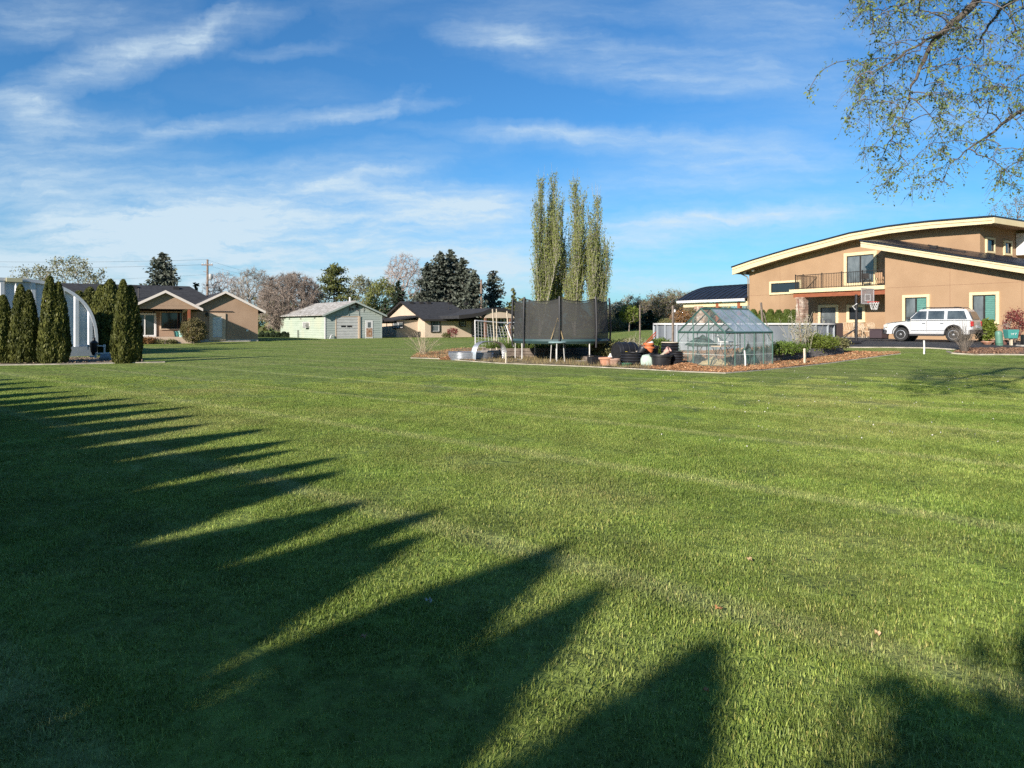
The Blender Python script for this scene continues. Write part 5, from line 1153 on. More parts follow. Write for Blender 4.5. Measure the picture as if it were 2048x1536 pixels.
bare_bush('leafless grey bush in front of the white car tail', G(1929, 706), 1.5, .8, 221, 100, mat('grey_twig', (.20, .165, .13), (.30, .25, .20), 5, .9))

# ---- tree overhanging from the right: limbs reach into the view from a trunk out of frame
def overhang():
    rng = np.random.default_rng(77); trunk_base = np.array([10.6, 8.4, 0.0])
    W = lambda px, py, D: np.array(P(px, py, D))
    limbs = [[trunk_base, trunk_base + [0, 0, 1.5], trunk_base + [-.1, .1, 3.2], W(2300, -250, 9.3), W(2130, -160, 9.1), W(2020, -70, 9.0), W(1955, 0, 8.9), W(1892, 60, 8.8), W(1862, 92, 8.7), W(1832, 155, 8.6), W(1812, 215, 8.6)],
             [W(2130, -160, 9.1), W(2060, -30, 9.4), W(2010, 10, 9.5), W(1972, 60, 9.5), W(1955, 90, 9.5)],
             [trunk_base + [-.1, .1, 3.2], W(2330, 20, 9.6), W(2180, 140, 9.4), W(2048, 215, 9.2), W(1990, 262, 9.1), W(1938, 298, 9.0), W(1915, 318, 9.0)],
             [W(1892, 60, 8.8), W(1840, 85, 8.5), W(1790, 120, 8.4), W(1745, 150, 8.3)],
             [W(1955, 0, 8.9), W(1870, -20, 9.2), W(1800, 10, 9.4), W(1745, 20, 9.5)],
             [trunk_base + [-.1, .1, 3.2], trunk_base + [.2, .6, 5.0], trunk_base + [.5, 1.0, 6.6]]]
    nodes = []
    for L in limbs:
        for a, b in zip(L[:-1], L[1:]):
            for k in range(4): nodes.append(a + (b - a) * k / 4)
        nodes.append(L[-1])
    # attraction points through the part of the crown that hangs in view, and beyond it
    pts = []
    def inside(x, y):
        if x < 1700: return 0
        low = 215 if x < 1735 else 260 if x < 1765 else 330 if x < 1815 else 330 if x < 1900 else 290 if x < 1985 else 370
        if x < 1730 and 45 < y < 105: return 0
        return 1 if y < low else 0
    while len(pts) < 760:
        x = 1695 + 480 * rng.random(); y = -260 + 650 * rng.random()
        if not inside(x, y): continue
        if y > 240 and rng.random() < .45: continue
        if 1900 < x < 1990 and y > 190 and rng.random() < .5: continue
        pts.append(W(x, y, 7.9 + 2.2 * rng.random()))
    pts += [W(1690, 25, 9), W(1720, 30, 8.8), W(1700, 118, 8.5), W(1706, 130, 8.5), W(1715, 150, 8.5), W(1710, 160, 8.4), W(1700, 245, 8.6), W(1698, 232, 8.6), W(1760, 370, 8.7), W(1775, 372, 8.7), W(1820, 376, 8.8), W(1885, 365, 8.8), W(1870, 360, 8.8), W(2020, 370, 9), W(2040, 385, 9), W(2035, 340, 9.1), W(2010, 340, 9.0)]
    for q in range(46):      # long hanging shoots below the limbs
        x = 1715 + 330 * rng.random(); y = 200 + 150 * rng.random() + (25 if 1750 < x < 1890 or x > 2000 else -25); pts.append(W(x, y, 8.2 + 1.2 * rng.random()))
    # the rest of the crown, out of view above and to the right
    pts += list(pts_in(rng, 320, trunk_base + np.array([.6, 1.2, 6.4]), (3.6, 3.6, 2.2), .2))
    pts = np.array(pts)
    NA = list(nodes); NA = np.array(NA + [np.zeros(3)] * (len(pts) * 4)); n = len(nodes); par = {}; P0, P1, idx0, idx1 = [], [], [], []; leafC = []
    order = np.argsort([np.min(np.linalg.norm(NA[:n] - q, axis=1)) for q in pts])
    parent = [-1] * len(NA)
    for q in pts[order]:
        d = np.linalg.norm(NA[:n] - q, axis=1); dz = NA[:n, 2] - q[2]; c = d + np.where(dz < -.1, .35, 0) ; j = int(np.argmin(c)); a = NA[j].copy(); L = np.linalg.norm(q - a); prev = j
        ctrl = a + (q - a) * .5 + np.array([0, 0, .22 * L]) + rng.normal(size=3) * .06 * L
        for t in (.3, .62, 1.0):
            p = a * (1 - t) ** 2 + ctrl * 2 * t * (1 - t) + q * t * t; NA[n] = p; parent[n] = prev; idx0.append(prev); idx1.append(n); prev = n; n += 1
    cnt = np.ones(n)
    for i in range(n - 1, len(nodes) - 1, -1): cnt[parent[i]] += cnt[i]
    i0, i1 = np.array(idx0), np.array(idx1); rad = .0028 * (cnt[:n] / 3) ** .36; R1_ = rad[i1]; R0_ = np.minimum(rad[i0], R1_ * 1.5)
    V, F = segs_mesh(NA[i0], NA[i1], R0_, R1_, 4)
    mb = MB()
    rad0 = [[.30, .27, .22, .16, .085, .06, .048, .036, .028, .018, .009], [.05, .03, .022, .015, .008], [.16, .10, .05, .024, .016, .010, .006], [.018, .014, .010, .005], [.024, .016, .010, .005], [.2, .14, .08]]
    def cr(L, r):
        Q, S = [], []; L = [np.array(p) for p in L]
        for i in range(len(L) - 1):
            p0, p1, p2, p3 = L[max(i - 1, 0)], L[i], L[i + 1], L[min(i + 2, len(L) - 1)]
            for u in (0, .25, .5, .75):
                Q.append(tuple(.5 * (2 * p1 + (p2 - p0) * u + (2 * p0 - 5 * p1 + 4 * p2 - p3) * u * u + (3 * p1 - p0 - 3 * p2 + p3) * u ** 3) + rng.normal(size=3) * .012)); S.append(r[i] + (r[i + 1] - r[i]) * u)
        return Q + [tuple(L[-1])], S + [r[-1]]
    for L, r in zip(limbs, rad0): q_, s_ = cr(L, r); mb.tube(q_, s_, 8)
    t = T('overhanging_tree', 'leafing tree whose drooping twigs hang in from above right', 'tree', tuple(trunk_base)); M0 = Vector(trunk_base)
    mb.off = Vector((0, 0, 0)); mb.v = [v - M0 for v in mb.v]; mb.build('trunk', mat('dark_bark', (.075, .06, .048), (.15, .125, .10), 9, .9, .6, 40), t, smooth=True)
    np_obj('twigs', V - trunk_base, F, mat('twig_bark', (.12, .10, .09), (.20, .17, .15), 9, .9), t)
    # fine hanging twiglets on every thin twig
    thin0 = cnt[i1] < 14; ta, tb_ = NA[i0][thin0], NA[i1][thin0]; k = 2; s = rng.random((len(ta), k, 1)); c0 = (ta[:, None] + (tb_ - ta)[:, None] * s).reshape(-1, 3); dd = unit(rdir(len(c0), rng) * [1, 1, .5] + [0, 0, -.55]); ln = .10 + .26 * rng.random((len(c0), 1)) ** 1.5
    c1 = c0 + dd * ln * .5 + rng.normal(size=c0.shape) * .01; c2 = c1 + unit(dd + [0, 0, -.5]) * ln * .5
    wv, wf = segs_mesh(np.concatenate([c0, c1]), np.concatenate([c1, c2]), np.full(2 * len(c0), .0022), np.full(2 * len(c0), .0015), 3); np_obj('twigs', wv - trunk_base, wf, MATS['twig_bark'], t)
    # leaves in small sprays along the thin twigs
    thin = cnt[i1] < 9; a, b = NA[i0][thin], NA[i1][thin]; k = 5; s = rng.random((len(a), k, 1)); C = (a[:, None] + (b - a)[:, None] * s).reshape(-1, 3)
    keep = rng.random(len(C)) < .34; C = np.concatenate([C[keep], c2[rng.random(len(c2)) < .75], c1[rng.random(len(c1)) < .4]])
    # a long bare shoot with buds reaching left
    shoot = [W(1700, 120, 8.5), W(1672, 125, 8.45), W(1648, 138, 8.4), W(1632, 155, 8.4), W(1622, 172, 8.4), W(1617, 186, 8.4)]
    sv, sf = segs_mesh(np.array(shoot[:-1]), np.array(shoot[1:]), np.full(5, .005), np.full(5, .0035), 4); np_obj('twigs', sv - trunk_base, sf, MATS['twig_bark'], t)
    C = np.concatenate([C] + [np.array(p)[None] + rng.normal(size=(3, 3)) * .02 for p in shoot] + [np.array(shoot[-1])[None] + rng.normal(size=(10, 3)) * .05])
    C = np.repeat(C, 3, 0) + rng.normal(size=(len(C) * 3, 3)) * .022; nn = len(C); A = unit(rdir(nn, rng) + [0, 0, -.7]); B = unit(np.cross(A, rdir(nn, rng))); sz = .019 * (.5 + .9 * rng.random((nn, 1))); C = C + A * sz
    V, F = quads(C, A * sz, B * sz * .5)
    np_obj('crown', V - trunk_base, F, leafmat('young_elm_leaf', (.14, .20, .05), (.36, .45, .16), trans=.4), t, tint=rng.random(nn))
overhang()
# ================================================================== GARDEN
M_GALV = mat('galvanised_steel', (.55, .57, .59), (.70, .72, .74), 3, .32, .05, 30, metal=.75)
M_BLKP = mat('black_plastic', (.012, .012, .014), (.024, .024, .027), 5, .42)
M_TERRA = mat('terracotta', (.48, .22, .13), (.58, .30, .19), 6, .85, .2, 40, c3=(.60, .44, .34), s3=4)
M_ORPL = mat('orange_plastic', (.62, .17, .06), (.68, .21, .08), 5, .5)
M_OLDW = mat('weathered_wood', (.17, .135, .105), (.33, .27, .215), 3, .9, .6, 30, stretch=(1.0, 1.0, 5), c3=(.13, .10, .08), s3=2)
M_GREYW = mat('grey_timber', (.105, .10, .10), (.21, .20, .195), 3, .9, .6, 30, stretch=(1, 1, 5))
M_STAKE = mat('pale_stake', (.60, .50, .36), (.74, .65, .50), 6, .85, .2, 30)
M_PVC = mat('white_pvc', (.78, .77, .73), (.84, .83, .79), 6, .5)
M_GFR = mat('green_aluminium', (.055, .13, .105), (.08, .17, .14), 4, .45, metal=.2)
M_POLE = mat('pale_galv_pole', (.62, .60, .55), (.72, .70, .65), 5, .45, metal=.3)
M_TEAL = mat('teal_glaze', (.06, .28, .25), (.09, .34, .30), 4, .35)

# ---- corrugated steel bed lying on the ground, and a bent sheet standing as an arch
def corrug(name, lab, loc, rx, ry, h, full, rz=0.0, tilt=None, n=56, ribs=5):
    vs = []; fs = []; rows = ribs * 4 + 1
    ang = np.linspace(0, 2 * math.pi if full else math.pi, n + 1)[: n if full else n + 1]
    for j in range(rows):
        w = .018 * math.cos(j / 4 * 2 * math.pi)
        for a in ang:
            if full:
                x, y = rx * math.copysign(abs(math.cos(a)) ** .7, math.cos(a)), ry * math.copysign(abs(math.sin(a)) ** .8, math.sin(a)); nn = Vector((math.cos(a), math.sin(a), 0)) * w; vs.append((x + nn.x, y + nn.y, h * j / (rows - 1)))
            else:
                x, z = rx * math.copysign(abs(math.cos(a)) ** .62, math.cos(a)), ry * max(0, math.sin(a)) ** .62; vs.append((x + math.cos(a) * w, h * j / (rows - 1), z + math.sin(a) * w))
    m = len(ang)
    for j in range(rows - 1):
        for k in range(m if full else m - 1): fs.append((j * m + k, j * m + (k + 1) % m, (j + 1) * m + (k + 1) % m, (j + 1) * m + k))
    o = MB().add(vs, fs).build(name, M_GALV, None, smooth=True); md = o.modifiers.new('thick', 'SOLIDIFY'); md.thickness = .006
    o.modifiers.move(1, 0) if len(o.modifiers) > 1 else None
    o.location = loc; o.rotation_euler = tilt or (0, 0, rz); return tag(o, lab, 'garden bed', 'corrugated steel beds')
p = onG(942, 32.0); corrug('steel_bed', 'oval corrugated steel garden ring lying on the mulch', p + Vector((0, 0, 0)), 1.0, .8, .34, True, .25)
p = onG(983, 31.2); corrug('steel_arch', 'corrugated steel sheet bent into an upright arch', p, .74, .82, .5, False, .45)

# ---- stakes
def stake(lab, px, py0, py1, D=None, r=.03, m=None, px1=None, grp='garden stakes', name='stake', square=True):
    b = G(px, py0) if D is None else onG(px, D); D = b.y; t = P(px1 if px1 is not None else px, py1, D); t.y += .0
    o = MB(b).tube([b - Vector((0, 0, .1)), b.lerp(t, .5) + Vector((.01, 0, 0)), t], r, 4 if square else 8).build(name, m or M_STAKE); o.location = b
    return tag(o, lab, 'stake', grp)
stake('short pale stake just left of the steel arch opening', 981, 718, 697, r=.035)
stake('short pale stake in front of the trampoline left leg', 1012, 727, 705, r=.04)
stake('leaning stub stake inside the steel arch', 997, 717, 695, px1=993, r=.035)
stake('tall pale cane leaning left by the football goal', 990, 700, 618, D=34.5, px1=985, r=.03)
stake('tall pale cane upright by the football goal', 993, 700, 618, D=34.6, r=.026)
stake('tall pale cane right of the football goal bend', 1018, 700, 622, D=34.4, px1=1014, r=.03)
stake('white plastic pipe stake in front of the greenhouse', 1491, 735, 701, r=.028, m=M_PVC, px1=1489, square=False)
stake('white pipe marker at the right tip of the mulch', 1848, 708, 681, r=.035, m=M_PVC, square=False)
stake('wooden corner stake on the grey timber bed', 1609, 729, 697, r=.05, m=M_STAKE)
stake('tall thin weathered post left of the red handle', 1279, 700, 611, D=32, px1=1280, r=.035, m=M_OLDW)
post = stake('tall weathered post with white insulator behind the drums', 1345, 700, 611, D=31, px1=1346, r=.055, m=M_OLDW)
b = P(1349.5, 622, 31); o = MB().lathe([(.02, -.06), (.045, -.04), (.045, .05), (.015, .07)], 8, (0, 0, 0), cap1=True).build('insulator', M_PVC, post); o.location = b - post.location
stake('thick leaning timber pole behind the greenhouse', 1530, 712, 605, D=31.5, px1=1522, r=.05, m=M_OLDW)
stake('thin brown cane behind the greenhouse right end', 1552, 702, 625, D=31.5, px1=1527, r=.02, m=M_OLDW)
stake('tall rusty cane among the dry stems', 1603, 706, 598, D=33, px1=1596, r=.028, m=mat('rusty_rod', (.25, .12, .08), None, 6))
stake('short white marker behind the trampoline right leg', 1222, 706, 690, D=33, r=.035, m=M_PVC)

# ---- wires along the posts
def wire(lab, a, b, sag, r=.012, m=None):
    pts = [a.lerp(b, t) - Vector((0, 0, sag * 4 * t * (1 - t))) for t in np.linspace(0, 1, 13)]
    return tag(MB().tube(pts, r, 4).build('overhead_wire', m or M_DKBR), lab, 'wire', 'overhead wires')
MB_ = None

# ---- football goal
def goal():
    base = onG(952, 35.0); D = base.y; t = T('football_goal', 'white portable football goal with a cord net', 'goal', base)
    o = base; V3 = lambda px, py, d: P(px, py, d) - o
    # front posts, crossbar, rear ground bar and sloping side bars
    A0, A1 = V3(951, 697, 35), V3(950, 641, 35); A0.z = 0; B1 = V3(1047, 645, 37.5); B0 = B1.copy(); B0.z = float(hgt(B1.x + o.x, B1.y + o.y)) - o.z
    C0, C1 = V3(1036, 699, 33.6), V3(1012, 650, 33.9); C0.z = 0
    for nm, pts in (('goal_post', [A0, A1]), ('goal_post', [B0, B1]), ('crossbar', [A1, A1.lerp(B1, .5) - Vector((0, 0, .06)), B1]), ('side_bar', [C0, C1, C1.lerp(B1, .3) + Vector((-.1, 0, .05))])):
        MB().tube(pts, .03, 8).build(nm, M_PVC, t, smooth=True)
    # net: hangs from the crossbar to the ground behind
    N1, N2 = 17, 11; net = MB(); back = lambda s, q: A1.lerp(B1, s) + (A0.lerp(C0 + Vector((1.1, 0, 0)), s) - A1.lerp(B1, s)) * q - Vector((0, 0, .25 * math.sin(math.pi * s) * (1 - q))) + Vector((0, -.25 * math.sin(math.pi * q), 0))
    for i in range(N1 + 1): net.tube([back(i / N1, q) for q in np.linspace(0, 1, 7)], .0055, 3, caps=False)
    for j in range(N2 + 1): net.tube([back(s, j / N2) for s in np.linspace(0, 1, 9)], .0055, 3, caps=False)
    stuff(net.build('net', M_PVC, t))
goal()

# ---- trampoline
def trampoline():
    cx, cy, rr = 2.17, 31.6, 2.05; t = T('trampoline', 'round trampoline with tall black safety net', 'trampoline', (cx, cy, float(hgt(cx, cy))))
    zf = .90; N = 48; ring = lambda r, z: [(r * math.cos(2 * math.pi * k / N), r * math.sin(2 * math.pi * k / N), z) for k in range(N)]
    MB().tube(ring(rr, zf - .05), .035, 6, closed=True).build('frame_ring', M_POLE, t, smooth=True)
    MB().lathe([(rr - .02, zf - .01), (rr - .02, zf + .012)], N, cap1=True).build('jump_mat', mat('mat_black', (.015, .015, .016), None, 20, .8), t)
    MB().lathe([(rr - .30, zf + .016), (rr - .28, zf + .055), (rr + .06, zf + .055), (rr + .10, zf - .03), (rr + .02, zf - .14), (rr - .0, zf - .02)], N, cap0=False).build('safety_pad', mat('pad_green', (.035, .075, .075), (.05, .10, .10), 4, .5), t, smooth=True)
    # net with scalloped top
    n = 96; rows = 10; vs = []; fs = []; npole = 8
    for j in range(rows + 1):
        for k in range(n):
            a = 2 * math.pi * k / n; ph = (a / (2 * math.pi) * npole + .12) % 1; top = 2.66 - .13 * math.sin(math.pi * ph) - .0; z = zf + .05 + (top - zf - .05) * j / rows; pull = 1 - .035 * math.sin(math.pi * ph) * math.sin(math.pi * j / rows)
            r_ = (rr + .05 - .05 * j / rows) * pull; vs.append((r_ * math.cos(a), r_ * math.sin(a), z))
    for j in range(rows):
        for k in range(n): fs.append((j * n + k, j * n + (k + 1) % n, (j + 1) * n + (k + 1) % n, (j + 1) * n + k))
    mn = bpy.data.materials.new('black_netting'); mn.use_nodes = True; nt = mn.node_tree; b = nt.nodes['Principled BSDF']; b.inputs['Base Color'].default_value = (.03, .03, .028, 1); b.inputs['Roughness'].default_value = .9
    tr = nt.nodes.new('ShaderNodeBsdfTransparent'); mx = nt.nodes.new('ShaderNodeMixShader'); tc = nt.nodes.new('ShaderNodeTexCoord'); ns = nt.nodes.new('ShaderNodeTexNoise'); nt.links.new(tc.outputs['Object'], ns.inputs[0]); ns.inputs['Scale'].default_value = 2.5; ns.inputs['Detail'].default_value = 6
    mr = nt.nodes.new('ShaderNodeMapRange'); nt.links.new(ns.outputs[0], mr.inputs[0]); mr.inputs[1].default_value = .3; mr.inputs[2].default_value = .7; mr.inputs[3].default_value = .68; mr.inputs[4].default_value = .82
    nt.links.new(mr.outputs[0], mx.inputs[0]); nt.links.new(tr.outputs[0], mx.inputs[1]); nt.links.new(b.outputs[0], mx.inputs[2]); nt.links.new(mx.outputs[0], nt.nodes['Material Output'].inputs[0])
    MB().add(vs, fs).build('safety_net', mn, t, smooth=True)
    MB().tube([((rr + .0) * (1 - 0) * math.cos(2 * math.pi * k / n), (rr + .0) * math.sin(2 * math.pi * k / n), vs[rows * n + k][2]) for k in range(n)], .014, 4, closed=True).build('net_edge', M_BLKP, t)
    for k in range(npole):
        a = 2 * math.pi * (k - .12) / npole; c, s = math.cos(a), math.sin(a); e = rr + .10
        MB().tube([(c * e, s * e, zf - .3), (c * (e + .04), s * (e + .04), zf + .5), (c * (e - .0), s * (e - .0), 2.5), (c * (e - .02), s * (e - .02), 2.74)], .042, 8).build('net_pole', M_BLKP, t, smooth=True)
    for k in range(4):
        a0 = 2 * math.pi * (k + .12) / 4 - .35; a1 = a0 + .72; p0, p1 = Vector((math.cos(a0) * rr, math.sin(a0) * rr, 0)), Vector((math.cos(a1) * rr, math.sin(a1) * rr, 0)); up = Vector((0, 0, zf - .06))
        MB().tube([p0 + up, p0 + Vector((0, 0, .1)), p0.lerp(p1, .06) + Vector((0, 0, .03)), p0.lerp(p1, .94) + Vector((0, 0, .03)), p1 + Vector((0, 0, .1)), p1 + up], .028, 8).build('leg', M_POLE, t, smooth=True)
    # zip door flap of the net
    MB().tube([(-.55, -rr - .07, zf + .06), (-.28, -rr - .09, zf + .95), (-.05, -rr - .07, zf + .06)], .022, 5).build('net_door_strap', mat('tan_strap', (.40, .30, .15), None, 5), t)
    o = MB().lathe([(.02, 0), (.36, .02), (.38, .05), (.34, .07)], 20, cap1=True).build('step_stool_top', mat('pale_teal', (.34, .50, .50), None, 4), t, smooth=True); o.location = (-.32, -rr - .45, .80)
    for k in range(3):
        a = k * 2.1 + .4; MB().tube([(-.32 + .28 * math.cos(a), -rr - .45 + .28 * math.sin(a), .80), (-.32 + .34 * math.cos(a), -rr - .45 + .34 * math.sin(a), .0)], .02, 6).build('stool_leg', M_POLE, t)
trampoline()

# ---- timber raised beds, each plank separate
def planks(name, lab, a, b, depth, h, rows, m, cat='raised bed', seed=0, seg=3):
    a = Vector(a); b = Vector(b); d = b - a; L = math.hypot(d.x, d.y); rz = math.atan2(d.y, d.x); t = T(name, lab, cat, a, rz); rr = random.Random(seed); s = (b.z - a.z) / L
    Msh = Matrix.Identity(4); Msh[2][0] = s
    hh = h / rows
    for r in range(rows):
        cuts = sorted([0.0] + [L * (k + 1) / seg + rr.uniform(-.3, .3) for k in range(seg - 1)] + [L])
        for x0, x1 in zip(cuts[:-1], cuts[1:]):
            j = rr.uniform(-.012, .012); MB().box(x0 + .004, x1 - .004, -.02 + j, .03 + j, hh * r + .004 - .03 * (r == 0), hh * (r + 1) - .004, Msh).build('plank', m, t, bevel=.006)
        MB().box(.004, L - .004, depth - .03, depth + .02, hh * r + .004, hh * (r + 1) - .004, Msh).build('plank', m, t)
        for x in (0.0, L): MB().box(x - .025 + (.03 if x == 0 else -.03), x + .025 + (.03 if x == 0 else -.03), .031, depth - .031, hh * r + .004, hh * (r + 1) - .004, Msh).build('plank', m, t)
    MB().box(.06, L - .06, .035, depth - .035, .02, h - .08, Msh).build('soil', mat('bed_soil', (.07, .05, .035), (.13, .10, .07), 8, .95, .8, 40), t)
    return t, rz, L
t1, rz1, L1 = planks('timber_bed', 'long dark brown timber bed of greens behind the trampoline', onG(976, 33.0) , onG(1216, 34.6), 1.1, .46, 3, M_OLDW, seed=2, seg=4)
planks('timber_bed', 'pale board end of a timber bed inside the steel arch', onG(968, 32.2), onG(999, 32.4), .5, .40, 2, mat('grey_board', (.26, .23, .20), (.40, .36, .32), 3, .9, .4, 30), seed=4, seg=1)
planks('timber_bed', 'low weathered board box left of the pots', onG(1171, 29.8), onG(1203, 29.9), .6, .22, 1, M_OLDW, seed=5, seg=1)
g0, g1 = G(1544, 724.5), G(1686, 709.5)
t2, rz2, L2 = planks('timber_bed', 'grey timber raised bed right of the greenhouse', g0, g1, 1.4, .40, 2, M_GREYW, seed=6, seg=3)
def greens(name, lab, parent, L, depth, z, slope, n, h0, h1, m, seed, w=.012, x0=0.0, x1=None):
    rng = np.random.default_rng(seed); C = np.stack([x0 + rng.random(n) * ((x1 or L) - x0 - .2) + .1, .1 + rng.random(n) * (depth - .2), np.full(n, z)], 1); C[:, 2] += C[:, 0] * slope
    return blades(name, C, rng, h0, h1, w, m, parent, lab, .45)
M_GREENS = leafmat('bed_greens', (.06, .11, .015), (.20, .29, .05), (.34, .32, .10), trans=.35)
greens('greens', None, t1, L1, 1.1, .36, (onG(1216, 34.6).z - onG(976, 33).z) / L1, 4200, .12, .5, M_GREENS, 31, .010)
greens('greens', None, t2, L2, 1.4, .30, (g1.z - g0.z) / L2, 2600, .10, .40, M_GREENS, 32, .012)
# leafy plants in the grey bed
def bushy(lab, base, H, rr, leaf, seed, n=170, ls=.045, per=9, cat='plant', name='leafy_plant'):
    return plant(name, lab, cat, base, broad_parts(seed, H, rr, n, M_TWIG, leaf, ls, per, .09, .05, .004, low=True, maxr=.02))
def inbed(px, D, dz=.3): b = onG(px, D); b.z += dz; return b
bushy('dark green leafy plant at the greenhouse end of the bed', inbed(1566, 28.6), .45, .55, M_GREENS, 231, 120, .035, 5)
bushy('sprawling green plant in the middle of the grey bed', inbed(1592, 29.4), .34, .45, M_GREENS, 232, 90, .035, 5)
bushy('bright yellow green bushy plant in the grey timber bed', inbed(1640, 30.6), .62, .62, M_BRT, 233, 200, .03, 8)
bushy('low mossy tuft at the far end of the grey bed', inbed(1676, 31.6), .28, .36, M_OLV, 234, 80)
bushy('dark green weeds behind the black crate', onG(1228, 31.5), .75, .9, M_OLV, 235, 200)
bushy('green weeds between thin post and drums', onG(1322, 31.5), .85, .8, M_GREENS, 236, 200)
bushy('green weeds left of the tumbler bin', onG(1255, 32.5), .8, .7, M_OLV, 237, 150)
def dry_stems(lab, base, H, rr, seed, n=46):
    rng = np.random.default_rng(seed); P0, P1 = [], []; C = []
    for i in range(n):
        s = np.array([rng.normal() * rr * .35, rng.normal() * rr * .35, 0]); e = s + np.array([rng.normal() * rr * .5, rng.normal() * rr * .5, H * (.5 + .55 * rng.random())]); m_ = (s + e) / 2 + rng.normal(size=3) * .04; P0 += [s, m_]; P1 += [m_, e]
        for k in range(3): a = s + (e - s) * (.4 + .6 * rng.random()); P0.append(a); P1.append(a + rng.normal(size=3) * .10 + [0, 0, .10]); C.append(P1[-1])
    P0, P1 = np.array(P0), np.array(P1); V, F = segs_mesh(P0, P1, np.full(len(P0), .008), np.full(len(P0), .005), 3); lv, lf, lt = leaves_at(np.array(C), rng, .035, .05, 3)
    plant('dry_stalks', lab, 'plant', base, [('stems', V, F, mat('straw_stem', (.45, .40, .30), (.6, .55, .43), 5, .9), None), ('seed_heads', lv, lf, M_PALE, lt)])
dry_stems('tall grey dry stalks rising from the grey timber bed', inbed(1600, 30.2), 1.55, .5, 241, 40)
dry_stems('dry stalks just right of the brown cane', inbed(1622, 31.0), 1.45, .35, 242, 18)
dry_stems('tangle of dry twigs over the grey metal bin', onG(1268, 30.9), .95, .45, 243, 40)

# ---- above-ground pool
def pool():
    D = 41.2; c = onG(1487, D); a, b, h = 5.15, 2.75, 1.28; t = T('pool', 'grey oval above ground swimming pool with white top rail', 'pool', c, R(8)); N = 72; z0 = -.15
    pt = lambda k, r=0: ((a + r) * math.copysign(abs(math.cos(2 * math.pi * k / N)) ** .8, math.cos(2 * math.pi * k / N)), (b + r) * math.copysign(abs(math.sin(2 * math.pi * k / N)) ** .8, math.sin(2 * math.pi * k / N)))
    vs = [(*pt(k), z) for z in (z0, h) for k in range(N)] + [(*pt(k, -.06), z) for z in (h, h - .35) for k in range(N)]; fs = []
    for j in range(3):
        for k in range(N): fs.append((j * N + k, j * N + (k + 1) % N, (j + 1) * N + (k + 1) % N, (j + 1) * N + k))
    MB().add(vs, fs).build('pool_wall', mat('pool_wall', (.17, .19, .21), (.26, .285, .31), 1.6, .5, .15, 14, stretch=(1, 1, .2)), t, smooth=True)
    wv = [(*pt(k, -.07), h - .25) for k in range(N)]; MB().add(wv, [tuple(range(N))]).build('pool_water', mat('pool_water', (.03, .09, .11), None, 2, .05), t)
    for k in range(0, N, 3):
        q = [pt(k + d / 2) for d in range(0, 7)]; mb = MB(); m_ = len(q); v = []
        for d in range(m_):
            x, y = pt(k + d / 2 * .98); x1, y1 = pt(k + d / 2 * .98, .10); x2, y2 = pt(k + d / 2 * .98, -.10); v += [(x1, y1, h - .04), (x1, y1, h + .05), (x2, y2, h + .05), (x2, y2, h - .04)]
        f = []
        for d in range(m_ - 1):
            for e in range(4): f.append((d * 4 + e, d * 4 + (e + 1) % 4, d * 4 + 4 + (e + 1) % 4, d * 4 + 4 + e))
        f += [(3, 2, 1, 0), tuple((m_ - 1) * 4 + e for e in range(4))]
        mb.add(v, f).build('top_rail', M_WHITE, t)
        x, y = pt(k, .05); MB().box(-.05, .05, -.04, .04, z0, h - .05, Matrix.Translation((x, y, 0)) @ Matrix.Rotation(math.atan2(y * a * a, x * b * b), 4, 'Z')).build('upright', mat('pool_upright', (.30, .33, .35), None, 3, .5), t)
    # ladder and pump cover at the right-hand end
    o = MB(); o.tube([(a + .25, -.25, z0), (a + .15, -.25, h + .25), (a - .2, -.25, h + .25), (a - .2, -.25, h - .1)], .03, 6); o.tube([(a + .25, .25, z0), (a + .15, .25, h + .25), (a - .2, .25, h + .25), (a - .2, .25, h - .1)], .03, 6)
    for k in range(4): o.tube([(a + .23, -.25, .15 + .3 * k), (a + .23, .25, .15 + .3 * k)], .022, 6)
    o.build('ladder', mat('dark_grey_plastic', (.06, .06, .07), None, 5), t)
    MB().box(a - .1, a + .32, -1.2, -.55, h - .75, h + .06).build('skimmer_box', mat('dark_brown_box', (.055, .035, .03), None, 5), t, bevel=.03)
pool()

